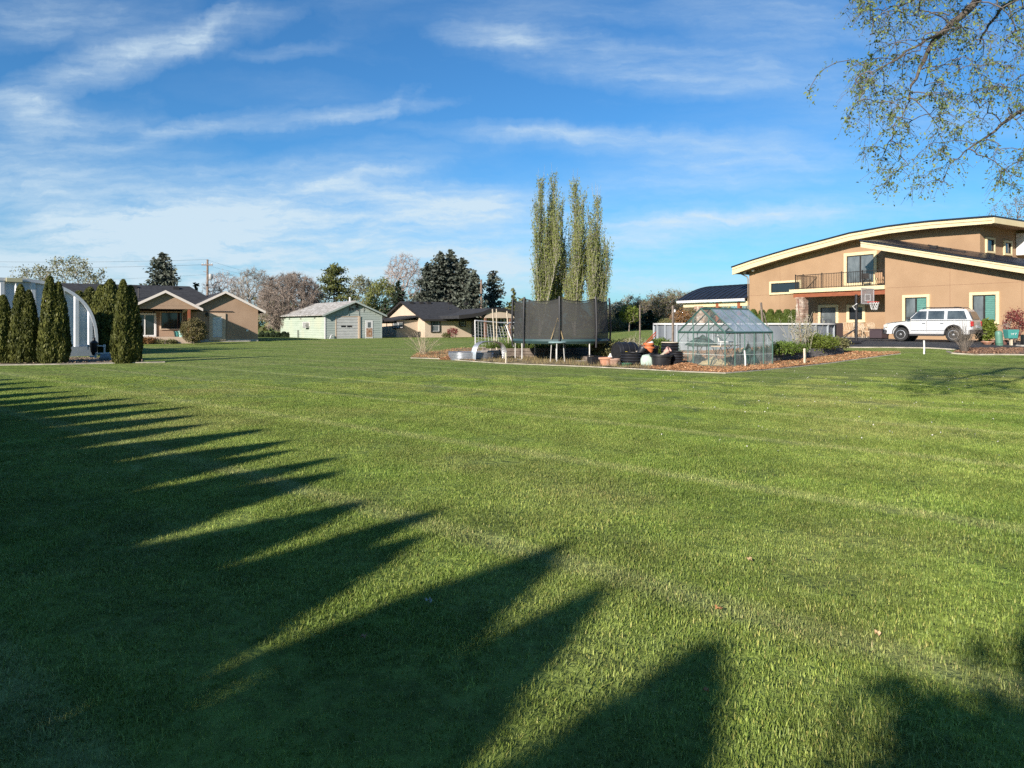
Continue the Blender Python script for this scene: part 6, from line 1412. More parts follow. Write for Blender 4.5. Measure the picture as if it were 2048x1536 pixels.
# ---- greenhouse
def greenhouse():
    th = 33; F = Frame(th); n0 = G(1450, 736); W, L, e, rdg = 2.28, 2.68, 1.27, 2.16
    t = T('greenhouse', 'small green framed glass greenhouse with pitched roof', 'greenhouse', n0, R(th)); bw, bl = W / 3, L / 5; f = .027
    clear = clearmat('dusty_glass', (.30, .36, .34), .09, .05); pol = clearmat('hazy_roof_glass', (.26, .32, .37), .5, .08); y = lambda k: bw * k
    gz = lambda yy: e + (rdg - e) * (1 - abs(yy - W / 2) / (W / 2))
    bars = []
    def bar(a, b, r=f, nm='frame_bar'): MB().tube([a, b], r, 4).build(nm, M_GFR, t)
    for x in (0, L):
        for k in range(4): yy = y(k); bar((x, yy, 0), (x, yy, gz(yy)))
        bar((x, 0, e), (x, W, e), f * 1.3); bar((x, 0, .03), (x, W, .03), f * 1.3); bar((x, 0, e), (x, W / 2, rdg), f * 1.4); bar((x, W, e), (x, W / 2, rdg), f * 1.4)
    for yy in (0, W):
        bar((0, yy, e), (L, yy, e), f * 1.5); bar((0, yy, .03), (L, yy, .03), f * 1.3)
        for k in range(1, 5): bar((bl * k, yy, 0), (bl * k, yy, e)); bar((bl * k, yy, e), (bl * k, W / 2, rdg))
    bar((0, W / 2, rdg), (L, W / 2, rdg), f * 1.6, 'ridge_bar')
    for (a, b) in (((0, .04, e - .35), (.32, .04, e)), ((L, .04, e - .35), (L - .32, .04, e)), ((.03, 0, e - .35), (.03, .35, e)), ((.03, W, e - .35), (.03, W - .35, e))): bar(a, b, .014, 'corner_brace')
    rows = [.05, e * .36, e * .69, e - .03]
    silver = mat('pane_clip_strip', (.55, .62, .58), None, 4, .4)
    for r in range(3):
        for k in range(5):
            for yy in (0, W): MB().box(bl * k + .025, bl * (k + 1) - .025, yy - .003, yy + .003, rows[r] + .006, rows[r + 1] - .006).build('pane', clear, t)
        for k in range(3):
            for x in (0, L): MB().box(x - .003, x + .003, bw * k + .025, bw * (k + 1) - .025, rows[r] + .006, rows[r + 1] - .006).build('pane', clear, t)
        if r: 
            MB().box(0, L, -.006, .006, rows[r] - .006, rows[r] + .006).build('pane_strip', silver, t); MB().box(-.006, .006, 0, W, rows[r] - .006, rows[r] + .006).build('pane_strip', silver, t)
    for x in (0, L):
        for k in range(3):
            y0, y1 = bw * k + .03, bw * (k + 1) - .03; pl = [(y0, e + .03), (y1, e + .03), (y1, max(e + .031, gz(y1) - .03)), (W / 2, gz(W / 2) - .03), (y0, max(e + .031, gz(y0) - .03))] if k == 1 else [(y0, e + .03), (y1, e + .03), (y1, max(e + .031, gz(y1) - .04)), (y0, max(e + .031, gz(y0) - .04))]
            MB().prism(pl, 'x', x - .003, x + .003).build('pane', clear, t)
    sl = Vector((0, W / 2, rdg - e))
    for k in range(5):
        for side in (0, 1):
            y0, y1 = (.0, W / 2 - .03) if side == 0 else (W, W / 2 + .03); x0, x1 = bl * k + .02, bl * (k + 1) - .02; n = Vector((0, -(rdg - e), W / 2)).normalized() * .012; z0, z1 = e + .02, rdg - .02
            m_ = clear if (k == 0 and side == 0) or side == 1 else pol
            v = [(x0, y0, z0), (x1, y0, z0), (x1, y1, z1), (x0, y1, z1)]; v += [(p[0], p[1], p[2] + .008) for p in v]
            MB().add(v, [(0, 1, 2, 3), (7, 6, 5, 4), (0, 4, 5, 1), (1, 5, 6, 2), (2, 6, 7, 3), (3, 7, 4, 0)]).build('roof_pane', m_, t)
    # things kept inside
    def at(x, yy, z=0): wx, wy = F.wor(x, yy); return Vector((n0.x + wx, n0.y + wy, n0.z + z))
    bn = T('potting_bench', 'wooden potting bench with crossed legs inside the greenhouse', 'bench', at(1.4, W - .55), R(th))
    MB().box(-1.1, 1.1, -.3, .3, .72, .76).build('bench_top', M_OLDW, bn)
    for x in (-.95, .95):
        for s in (-1, 1): MB().tube([(x, -.25 * s, 0), (x, .25 * s, .72)], .025, 4).build('leg', M_OLDW, bn)
    b2 = T('folding_table', 'low folding table with tan top inside the greenhouse front', 'table', at(.5, .62), R(th)); MB().box(-.3, .3, -.25, .25, .74, .78).build('table_top', mat('tan_board', (.55, .42, .28), None, 5), b2)
    for s in (-1, 1): MB().tube([(-.25 * s, -.2, 0), (.25 * s, -.2, .74)], .018, 4).build('leg', M_DKBR, b2); MB().tube([(-.25 * s, .2, 0), (.25 * s, .2, .74)], .018, 4).build('leg', M_DKBR, b2)
    def heap(nm, lab, cat, pos, rx, ry, h, m, seed, nn=18):
        rr = random.Random(seed); prof = MB(); vs = []; fs = []; R_ = 7
        for j in range(R_):
            q = j / (R_ - 1)
            for k in range(nn): a = 2 * math.pi * k / nn; w = (1 - q ** 1.4) * (1 + .22 * math.sin(a * 3 + seed) + .1 * rr.uniform(-1, 1)); vs.append((rx * w * math.cos(a), ry * w * math.sin(a), h * q * (1 + .2 * rr.uniform(-1, 1) * (q > .2)) + .002))
        for j in range(R_ - 1):
            for k in range(nn): fs.append((j * nn + k, j * nn + (k + 1) % nn, (j + 1) * nn + (k + 1) % nn, (j + 1) * nn + k))
        fs.append(tuple(range(nn - 1, -1, -1))); fs.append(tuple((R_ - 1) * nn + k for k in range(nn)))
        o = prof.add(vs, fs).build(nm, m); o.location = pos; o.rotation_euler = (0, 0, R(th)); return tag(o, lab, cat)
    M_TARP = mat('dark_green_tarp', (.015, .05, .038), (.03, .08, .06), 4, .5, .5, 8)
    heap('tarpaulin', 'crumpled dark green tarpaulin on the bench in the greenhouse', 'tarpaulin', at(.75, W - .55, .765), .75, .42, .36, M_TARP, 1)
    heap('tarpaulin', 'dark green tarpaulin bundle at the greenhouse far end', 'tarpaulin', at(2.15, .7, .0), .42, .4, .8, M_TARP, 2)
    heap('compost_sack', 'dark sack slumped under the greenhouse bench', 'sack', at(.5, W - .55), .42, .3, .5, mat('dark_sack', (.03, .035, .035), None, 5), 3)
    heap('compost_sack', 'black sack beside the folding table in the greenhouse', 'sack', at(1.35, .55), .36, .3, .56, mat('black_sack', (.02, .022, .022), None, 5), 4)
    heap('straw_heap', 'heap of dry straw on the greenhouse floor', 'straw', at(.65, 1.1), .6, .6, .32, mat('straw', (.42, .32, .15), (.58, .47, .26), 14, .9, .8, 60), 5)
    heap('soil_heap', 'heap of brown soil at the greenhouse back', 'soil', at(1.9, 1.4), .6, .5, .34, mat('heap_soil', (.24, .17, .10), None, 9, .9, .6), 6)
    c = T('plastic_chair', 'white plastic chair tipped on the folding table', 'chair', at(.62, .45, .785), R(th + 20)); MB().box(-.2, .2, -.2, .2, .12, .16).build('seat', M_PVC, c, bevel=.02); MB().box(-.2, .2, .17, .21, .16, .45, Matrix.Rotation(-.2, 4, 'X')).build('backrest', M_PVC, c, bevel=.02)
    for sx in (-.17, .17):
        for sy in (-.17, .17): MB().tube([(sx, sy, 0), (sx * .9, sy * .9, .12)], .016, 6).build('leg', M_PVC, c)
greenhouse()

# ---- pots, drums and bins in front of the greenhouse
def lathe_thing(name, lab, cat, px, D, prof, m, n=22, tilt=None, grp=None, dz=0.0, smooth=True):
    o = MB().lathe(prof, n).build(name, m, smooth=smooth); o.location = onG(px, D) + Vector((0, 0, dz)); o.rotation_euler = tilt or (0, 0, 0); return tag(o, lab, cat, grp)
def pot_prof(r, h, lip=.03, taper=.72, wall=.025):
    return [(r * taper, 0), (r * .97, h - .07), (r * .97, h - .069), (r + lip, h - .068), (r + lip, h), (r - wall + lip, h), (r - wall, h - .06), (r * taper - wall, .04), (.01, .035)]
def drum_prof(r, h, ribs=6, wall=.02):
    p = []
    for k in range(ribs * 4 + 1): p.append((r + .018 * math.cos(k / 4 * 2 * math.pi), h * k / (ribs * 4)))
    return p + [(r - wall, h), (r - wall, .1), (.01, .09)]
G_ = 'pots and bins by the greenhouse'
lathe_thing('terracotta_pot', 'wide terracotta pot with bright orange rim, left of the pair', 'pot', 1211, 26.6, pot_prof(.23, .34, .035), M_TERRA, grp=G_)
lathe_thing('terracotta_pot', 'dusty brown terracotta pot, right of the pair', 'pot', 1229, 26.5, pot_prof(.20, .30, .03), mat('dusty_terracotta', (.36, .22, .16), (.44, .29, .22), 6, .9), grp=G_)
o = T('black_crate', 'black plastic crate left of the terracotta pots', 'crate', onG(1193, 27.2), .3, G_)
for s in (-1, 1):
    MB().box(-.3, .3, .2 * s - .012, .2 * s + .012, .0, .34).build('side', M_BLKP, o, bevel=.01); MB().box(.3 * s - .012, .3 * s + .012, -.186, .186, .0, .34).build('end', M_BLKP, o, bevel=.01)
MB().box(-.285, .285, -.185, .185, .0, .02).build('base', M_BLKP, o); MB().box(-.34, .34, -.24, .24, .34, .37, Matrix.Rotation(.12, 4, 'Y')).build('lid', M_BLKP, o, bevel=.012)
lathe_thing('ridged_drum', 'big black ridged drum beside the terracotta pots', 'drum', 1262, 26.9, drum_prof(.40, .52, 5), M_BLKP, 28, grp=G_)
tb = T('compost_tumbler', 'black compost barrel lying on its side with yellow cap', 'bin', onG(1250, 28.3), .45, G_)
o = MB().lathe([(.02, -.45), (.33, -.45), (.36, -.40), (.36, .40), (.33, .45), (.02, .45)], 24, M=Matrix.Rotation(R(90), 4, 'Y') ).build('barrel', M_BLKP, tb, smooth=True); o.location = (0, 0, .50)
for s in (-.28, 0, .28):
    o = MB().lathe([(.36, s - .03), (.385, s - .02), (.385, s + .02), (.36, s + .03)], 24, M=Matrix.Rotation(R(90), 4, 'Y'), cap0=False).build('hoop', M_BLKP, tb, smooth=True); o.location = (0, 0, .50)
o = MB().lathe([(.1, 0), (.1, .03), (.02, .035)], 14, M=Matrix.Rotation(R(90), 4, 'X')).build('cap', mat('yellow_cap', (.65, .50, .06), None, 5), tb); o.location = (-.2, -.36, .42)
for sx in (-.3, .3):
    for s in (-1, 1): MB().tube([(sx, .3 * s, 0), (sx, .12 * s, .3)], .02, 6).build('leg', M_DKBR, tb)
lathe_thing('black_tub', 'large round black tub in front of the drums', 'tub', 1322, 26.4, pot_prof(.40, .46, .04, .84), M_BLKP, 28, grp=G_)
lathe_thing('ridged_drum', 'tall black ridged drum with pale lid behind the tub', 'drum', 1340, 27.7, drum_prof(.33, .86, 8), M_BLKP, 28, grp=G_)
lathe_thing('drum_lid', 'pale wooden lid on the tall ridged drum', 'lid', 1340, 27.7, [(.02, .865), (.34, .865), (.34, .89), (.02, .895)], M_STAKE, grp=G_)
lathe_thing('ridged_drum', 'black ridged drum against the greenhouse corner', 'drum', 1352, 26.7, drum_prof(.26, .56, 6), M_BLKP, 24, grp=G_)
lathe_thing('black_pot', 'small black pot tilted on the drum', 'pot', 1279, 27.0, pot_prof(.17, .30, .015), M_BLKP, tilt=(.1, .55, 0), grp=G_, dz=.45)
lathe_thing('flower_pot', 'upper orange plastic pot of the stack', 'pot', 1297.5, 27.3, pot_prof(.17, .2, .03), M_ORPL, grp=G_, dz=.66)
lathe_thing('flower_pot', 'lower orange plastic pot of the stack', 'pot', 1298, 27.3, pot_prof(.19, .22, .03), M_ORPL, grp=G_, dz=.50)
lathe_thing('plant_stand', 'black upturned bucket under the orange pots', 'bucket', 1298, 27.3, [(.24, 0), (.2, .49), (.02, .5)], M_BLKP, grp=G_)
lathe_thing('capped_tube', 'leaning black tube with a white cap', 'tube', 1316, 27.6, [(.11, 0), (.11, .8), (.02, .8)], M_BLKP, tilt=(0, -.35, 0), grp=G_, dz=.04)
lathe_thing('tube_cap', 'white cap topping the leaning black tube', 'cap', 1316, 27.6, [(.12, .802), (.12, .90), (.10, .91), (.02, .91)], M_PVC, tilt=(0, -.35, 0), grp=G_, dz=.04)
o = MB().lathe([(.20, 0), (.28, .08), (.29, .28), (.22, .42), (.08, .46), (.02, .45)], 9).build('garden_bag', mat('pale_green_bag', (.42, .53, .44), (.5, .62, .52), 3, .7, .4, 8), smooth=True); o.location = onG(1296, 26.5); o.scale = (1, .7, 1); tag(o, 'pale green filled bag between drum and tub', 'bag', G_)
o = MB().lathe([(.12, 0), (.19, .12), (.2, .12), (.2, .14), (.17, .14), (.11, .03), (.01, .03)], 16).build('seed_tray', mat('green_plastic', (.02, .11, .06), None, 5), smooth=True); o.location = onG(1249, 26.3); o.scale = (1.5, 1, 1); tag(o, 'small green plastic tray by the big drum', 'tray', G_)
o = T('grey_bin', 'open grey metal bin full of twigs behind the barrels', 'bin', onG(1262, 31.0), .1, G_)
for s in (-1, 1): MB().box(-.45, .45, .25 * s - .012, .25 * s + .012, .0, .52).build('side', mat('dark_grey_metal', (.08, .085, .09), (.14, .145, .15), 4, .5), o); MB().box(.45 * s - .012, .45 * s + .012, -.236, .236, .0, .52).build('end', MATS['dark_grey_metal'], o)
o = MB().box(-.22, .22, -.03, .03, 0, .05).build('wood_offcut', M_STAKE); o.location = onG(1327, 26.35) + Vector((0, 0, .47)); o.rotation_euler = (0, -.6, .3); tag(o, 'short pale wood offcut sticking out of the tub', 'wood', G_)
o = MB().box(-.3, .3, -.05, .05, 0, .05).build('wood_offcut', M_STAKE); o.location = onG(1287, 27.3) + Vector((0, 0, .60)); o.rotation_euler = (0, -.35, .2); tag(o, 'pale board leaning behind the orange pots', 'wood', G_)
# red handled barrow handle leaning out
a = onG(1283, 30.5) + Vector((0, 0, .62)); b = P(1312, 664, 31.2)
o = T('red_handle', 'pair of red tool handles slanting up left of the pool', 'tool', a, 0)
M_REDP = mat('red_paint', (.50, .08, .04), None, 5, .5)
MB(a).tube([a - Vector((.35, 0, .62)), a, b], .022, 6).build('handle', M_REDP, o); MB(a).tube([a - Vector((.35, .2, .62)), a + Vector((.1, .2, -.05)), b + Vector((.05, .25, -.12))], .022, 6).build('handle', M_REDP, o)
# ---- pump and white pipes on the far left
def pump():
    b = G(190, 721); t = T('pipe_pump', 'black filter pump on white plastic pipes by the ribbed hut', 'pump', b); Q = lambda px, py: P(px, py, b.y) - b
    MB().lathe([(.04, .0), (.09, .05), (.10, .12), (.13, .16), (.16, .5), (.17, .55), (.13, .60), (.06, .66), (.05, .75), (.09, .77), (.02, .79)], 16).build('filter_body', M_BLKP, t, smooth=True).location = Q(188, 711)
    z = Q(188, 711)
    for nm, pts in (('pipe', [Q(176, 699), Q(176, 692), Q(184, 692)]), ('pipe', [Q(193, 692), Q(209, 692), Q(209, 720)]), ('pipe', [Q(180, 713), Q(191, 713), Q(191, 707.5), Q(222, 706.5)])): MB().tube(pts, .035, 8).build(nm, M_PVC, t)
    for px, py in ((176, 692), (209, 692), (191, 713), (191, 707.5), (209, 707)): 
        o = MB().lathe([(.05, -.06), (.05, .06)], 8, cap1=True).build('pipe_joint', M_PVC, t); o.location = Q(px, py)
    o = MB().lathe([(.14, -.2), (.16, 0), (.14, .2)], 14, M=Matrix.Rotation(R(90), 4, 'Y'), cap1=True).build('motor', mat('grey_motor', (.32, .34, .36), None, 5), t, smooth=True); o.location = Q(212, 719); o.location.z = .14
    o = MB().box(-.3, .55, -.25, .3, -.03, .03).build('pump_pad', M_CONC, t); o.location = (.1, 0, 0)
pump()
# ---- teal pots on the taupe porch
pz = FG.on_y(330, 674.5, 62.9)[1]
for i, (px, h, lab) in enumerate(((354, .46, 'dark teal pot against the taupe porch wall'), (363, .5, 'pale green glazed pot at the porch edge'))):
    lx, z = FG.on_y(px, 670, 63.6 + (1 - i) * 1.2); wx, wy = FG.wor(lx, 63.6 + (1 - i) * 1.2); o = MB().lathe(pot_prof(.24, h), 18).build('porch_pot', M_TEAL if i == 0 else mat('pale_teal_glaze', (.30, .48, .42), None, 4, .4), smooth=True); o.location = (wx, wy, pz); tag(o, lab, 'pot')

lathe_thing('plastic_jug', 'pale plastic jug standing behind the black crate', 'jug', 1221, 28.6, [(.10, 0), (.12, .05), (.12, .26), (.05, .34), (.04, .40), (.02, .41)], M_PVC, 14, grp=G_)
lathe_thing('black_pot', 'tall black nursery pot behind the pale green bag', 'pot', 1307, 28.5, pot_prof(.2, .72, .015, .8), M_BLKP, 18, grp=G_)
lathe_thing('black_pot', 'little black pot beside the dusty terracotta pot', 'pot', 1239, 26.2, pot_prof(.09, .17, .01, .75), M_BLKP, 14, grp=G_)
lathe_thing('flower_pot', 'small pinkish pot lying behind the black tub', 'pot', 1330, 27.2, pot_prof(.12, .22, .02), mat('pink_clay', (.55, .32, .27), None, 5), 14, tilt=(.5, .9, 0), grp=G_, dz=.5)
# ================================================================== RIGHT-HAND SIDE: CAR, HOOP, PATIO
M_CARW = mat('car_white', (.62, .63, .63), (.66, .67, .67), 1, .22, coat=.7)
M_CARB = mat('car_black_trim', (.02, .02, .022), (.03, .03, .032), 6, .55)
M_CARG = mat('car_glass', (.03, .038, .042), (.09, .11, .115), 2.2, .03, spec=.9)
M_TYRE = mat('tyre', (.018, .018, .018), (.028, .028, .028), 8, .85)
M_ALLOY = mat('alloy', (.55, .55, .55), (.66, .66, .66), 6, .3, metal=.7)
M_TAIL = mat('tail_lamp', (.42, .03, .03), None, 5, .15)
M_CLR = mat('headlamp', (.75, .62, .5), None, 5, .1)
def car():
    D = 37.8; c = onG(1863, D); ang = math.atan2(.715, -.699)
    t = T('parked_car', 'white parked estate car with roof rack on the asphalt drive', 'car', c + Vector((0, 0, .018)), ang); t.scale = (.87, 1, 1)
    W = .89; L0, L1 = -2.42, 2.40            # x forward
    wheels = (-1.42, 1.42); wr = .37
    def arch(xc): return [(xc + .46 * math.cos(a), .40 + .46 * math.sin(a)) for a in np.linspace(0, math.pi, 11)]
    bottom = [(L0, .46), (L0 + .25, .40)] + list(reversed(arch(wheels[0]))) + [(-.9, .34), (.9, .34)] + list(reversed(arch(wheels[1]))) + [(L1 - .22, .40), (L1, .46)]
    upper = [(L1, .70), (L1 - .02, .86), (L1 - .18, .97), (1.9, 1.02), (1.3, 1.08), (1.02, 1.12), (-2.30, 1.14), (L0 + .03, 1.05), (L0, .80)]
    poly = bottom + upper
    # body with a rounded cross-section: narrower towards sill and shoulder
    ys = [(-W + .06, .985), (-W, 1.0), (W, 1.0), (W - .06, .985)]
    n = len(poly); vs = []; fs = []
    prof = [(-W + .10, .0), (-W + .015, 1), (-W, 2), (W, 2), (W - .015, 1), (W - .10, .0)]
    def ring(y, k):
        out = []
        for x, z in poly:
            q = 1 if k == 2 else .985 if k == 1 else .955
            out.append((x * q, y, .72 + (z - .72) * q))
        return out
    for y, k in prof: vs += ring(y, k)
    for j in range(len(prof) - 1):
        for i in range(n): fs.append((j * n + i, j * n + (i + 1) % n, (j + 1) * n + (i + 1) % n, (j + 1) * n + i))
    fs += [tuple(range(n - 1, -1, -1)), tuple((len(prof) - 1) * n + i for i in range(n))]
    MB().add(vs, fs).build('body', M_CARW, t, smooth=True)
    # cabin loft: base at the shoulder, narrower roof
    base = [(1.12, -W + .05), (1.12, W - .05), (-2.33, W - .05), (-2.33, -W + .05)]; zb = 1.10
    secs = [(1.08, .05, 1.10), (.62, .14, 1.52), (.38, .19, 1.685), (-.2, .2, 1.72), (-1.6, .2, 1.715), (-2.02, .19, 1.68), (-2.14, .16, 1.52), (-2.36, .05, 1.10)]
    m = len(secs); vs = []
    for s in (-1, 1):
        for x, inset, z in secs: vs.append((x, s * (W - inset), z))
    fs = [tuple(range(m)), tuple(range(2 * m - 1, m - 1, -1))] + [(i, i + m, i + m + 1, i + 1) for i in range(m - 1)]
    MB().add(vs, fs).build('cabin', M_CARW, t, bevel=.035, seg=3)
    def side_y(z): return W - .05 - (.15) * min(1, (z - 1.10) / .60)
    def side_win(x0b, x1b, x0t, x1t, zb, zt, nm='side_window'):
        for s in (-1, 1):
            v = [(x, s * (side_y(z) + e), z) for e in (.012, -.02) for x, z in ((x0b, zb), (x1b, zb), (x1t, zt), (x0t, zt))]
            MB().add(v, [(0, 1, 2, 3), (7, 6, 5, 4), (0, 4, 5, 1), (1, 5, 6, 2), (2, 6, 7, 3), (3, 7, 4, 0)]).build(nm, M_CARG, t)
    side_win(.92, .02, .50, .02, 1.17, 1.60); side_win(-.06, -.92, -.06, -.92, 1.17, 1.61); side_win(-1.08, -2.10, -1.08, -1.93, 1.17, 1.60)
    # windscreen and tailgate glass
    v = [(1.065, -.74, 1.15), (1.065, .74, 1.15), (.66, .66, 1.53), (.66, -.66, 1.53)]; v2 = [(x + .03, y, z + .02) for x, y, z in v]
    MB().add(v + v2, [(0, 1, 2, 3), (7, 6, 5, 4), (0, 4, 5, 1), (1, 5, 6, 2), (2, 6, 7, 3), (3, 7, 4, 0)]).build('windscreen', M_CARG, t)
    v = [(-2.33, -.70, 1.17), (-2.33, .70, 1.17), (-2.145, .62, 1.56), (-2.145, -.62, 1.56)]; v2 = [(x - .035, y, z) for x, y, z in v]
    MB().add(v + v2, [(0, 1, 2, 3), (7, 6, 5, 4), (0, 4, 5, 1), (1, 5, 6, 2), (2, 6, 7, 3), (3, 7, 4, 0)]).build('rear_window', M_CARG, t)
    # trims
    for (x0, x1, nm, zz0, zz1) in ((L1 - .16, L1 + .06, 'front_bumper', .38, .62), (L0 - .07, L0 + .2, 'rear_bumper', .42, .64)):
        MB().box(x0, x1, -W - .005, W + .005, zz0, zz1).build(nm, M_CARB, t, bevel=.04)
    for s in (-1, 1):
        MB().box(-.92, .92, s * W - .05, s * W + .05, .30, .40).build('running_board', M_CARB, t, bevel=.015)
        MB().box(L1 - .2, L1 + .005, s * (W - .32), s * (W - .01), .74, .90).build('headlight', M_CLR, t, bevel=.02)
        MB().box(L0 - .012, L0 + .14, s * (W - .18), s * (W + .008), .80, 1.06).build('taillight', M_TAIL, t, bevel=.015)
        MB().box(.86, 1.02, s * (W + .02), s * (W + .20), 1.16, 1.30).build('wing_mirror', M_CARB, t, bevel=.03)
        for x0, x1 in ((.86, -.0), (-.02, -.96)):
            mb = MB(); sy = s * (W + .001); mb.box(x0 - .006, x0 + .006, sy - .004, sy + .004, .50, 1.10); mb.box(min(x0, x1), max(x0, x1), sy - .004, sy + .004, .60, .625); mb.box(x1 - .006, x1 + .006, sy - .004, sy + .004, .55, 1.10); mb.build('door_seam', mat('seam_grey', (.33, .33, .33), None, 5), t)
            MB().box(x1 + .06, x1 + .24, s * W - .004 * s - .014, s * W + .014, .985, 1.02).build('door_handle', M_WHITE, t, bevel=.006)
        MB().tube([(.30, s * .62, 1.70), (.2, s * .62, 1.775), (-1.75, s * .62, 1.775), (-1.9, s * .62, 1.70)], .02, 6).build('roof_rail', M_CARB, t)
    for s in (-1, 1):
        for x in wheels: MB().tube([(x + .475 * math.cos(a), s * (W - .005), .40 + .475 * math.sin(a)) for a in np.linspace(-.05, math.pi + .05, 13)], .028, 6).build('arch_flare', M_CARB, t)
        MB().box(-.93, .93, s * (W - .01) - .012, s * (W - .01) + .012, .405, .50).build('sill_cladding', mat('grey_cladding', (.42, .42, .42), None, 5), t)
    for x in (.05, -1.4):
        MB().tube([(x, -.62, 1.79), (x, 0, 1.80), (x, .62, 1.79)], .022, 6).build('rack_bar', M_CARB, t)
    MB().box(L0 - .03, L0 - .005, -.26, .26, .72, .84).build('number_plate', mat('plate', (.6, .62, .65), None, 5), t)
    for s in (-1, 1):
        for x in wheels:
            wl = MB().lathe([(.20, -.11), (.33, -.11), (.365, -.08), (.37, 0), (.365, .08), (.33, .11), (.20, .11)], 28, M=Matrix.Rotation(R(90), 4, 'X')).build('wheel', M_TYRE, t, smooth=True); wl.location = (x, s * (W - .10), .37); wl.scale = (1 / .87, 1, 1)
            r_ = MB(); r_.lathe([(.235, -.04), (.235, .115), (.215, .118), (.20, .09), (.05, .075), (.05, .11), (.02, .115)], 20, M=Matrix.Rotation(R(90 * (1 if s < 0 else -1)), 4, 'X')).build('rim', M_ALLOY, wl, smooth=True)
            for k in range(5):
                a = 2 * math.pi * k / 5; y_ = s * .094
                MB().box(.055, .195, min(y_, y_ + s * .012), max(y_, y_ + s * .012), .02, .062, Matrix.Rotation(a + .3, 4, 'Y')).build('rim_gap', M_CARB, wl)
            # dark wheel house
            MB().lathe([(.02, -.12), (.44, -.12), (.44, .05)], 20, M=Matrix.Rotation(R(90 * (1 if s < 0 else -1)), 4, 'X'), cap0=True).build('wheel_housing', M_CARB, t).location = (x, s * (W - .18), .40)
car()

# ---- basketball hoop
def hoop():
    b = G(1712.5, 688); D = b.y; t = T('basketball_hoop', 'portable basketball hoop on a black pole in front of the patio', 'basketball hoop', b); Q = lambda px, py, d=0: P(px, py, D + d) - b
    MB().box(-1.05, .15, -.3, .75, .0, .16).build('base_tank', M_BLKP, t, bevel=.06)
    top = Q(1711.5, 589); MB().tube([(0, 0, .1), (0, 0, top.z)], .07, 10).build('pole', M_BLKP, t, smooth=True)
    MB().tube([(-.9, .4, .16), (-.02, 0, .78)], .025, 6).build('brace', M_BLKP, t); MB().tube([(-.9, -.1, .16), (-.02, 0, .78)], .025, 6).build('brace', M_BLKP, t)
    n = Vector((.535, -.847, 0)); s = Vector((.847, .535, 0)); c = Q(1729, 593)
    c = Vector((.40, -.35, c.z)); hw, hh = .55, .40
    frame = MB()
    def quadbox(mb, w0, w1, z0, z1, d0, d1):
        v = [c + s * w + n * d + Vector((0, 0, z)) for d in (d0, d1) for w, z in ((w0, z0), (w1, z0), (w1, z1), (w0, z1))]; mb.add(v, [(0, 1, 2, 3), (7, 6, 5, 4), (0, 4, 5, 1), (1, 5, 6, 2), (2, 6, 7, 3), (3, 7, 4, 0)])
    bd = MB(); quadbox(bd, -hw, hw, -hh, hh, -.012, .012); bd = bd.build('backboard', clearmat('smoked_board', (.30, .27, .26), .6, .2), t)
    fm = MB()
    for a in ((-hw, hw, hh - .05, hh), (-hw, hw, -hh, -hh + .05), (-hw, -hw + .04, -hh, hh), (hw - .04, hw, -hh, hh)): quadbox(fm, *a, .014, .03)
    fm.build('board_frame', mat('board_grey', (.45, .43, .42), None, 5), bd)
    tg = MB()
    for a in ((-.24, .24, .08, .11), (-.24, .24, -.24, -.21), (-.24, -.21, -.21, .08), (.21, .24, -.21, .08)): quadbox(tg, *a, .014, .02)
    tg.build('target_square', M_WHITE, bd)
    for z in (.1, -.18): MB().tube([(0, 0, c.z + z - .25), c + Vector((0, 0, z)) - n * .02], .022, 6).build('board_arm', M_BLKP, t)
    rc = c + n * .36 + Vector((0, 0, -hh + .10)); ring = [rc + (n * math.cos(a) + s * math.sin(a)) * .23 for a in np.linspace(0, 2 * math.pi, 20, endpoint=False)]
    rim = MB().tube(ring, .016, 6, closed=True); rim.tube([rc - n * .23, c + Vector((0, 0, -hh + .10))], .03, 6); rim.build('rim', mat('rim_red', (.62, .09, .07), None, 5, .5), t)
    net = MB()
    for k in range(12):
        for d in (1, -1):
            net.tube([rc + (n * math.cos(2 * math.pi * (k + d * q * 1.5) / 12) + s * math.sin(2 * math.pi * (k + d * q * 1.5) / 12)) * (.225 - .10 * q) - Vector((0, 0, .40 * q)) for q in np.linspace(0, 1, 5)], .009, 3, caps=False)
    stuff(net.build('hoop_net', M_WHITE, t))
    o = MB(); h0 = Vector((-.12, -.1, Q(1711, 613).z)); o.tube([h0 + Vector((.1, 0, .14)), h0 + Vector((-.14, -.05, 0)), h0 + Vector((.02, 0, -.16))], .03, 6); o.build('crank_handle', M_WHITE, t)
hoop()

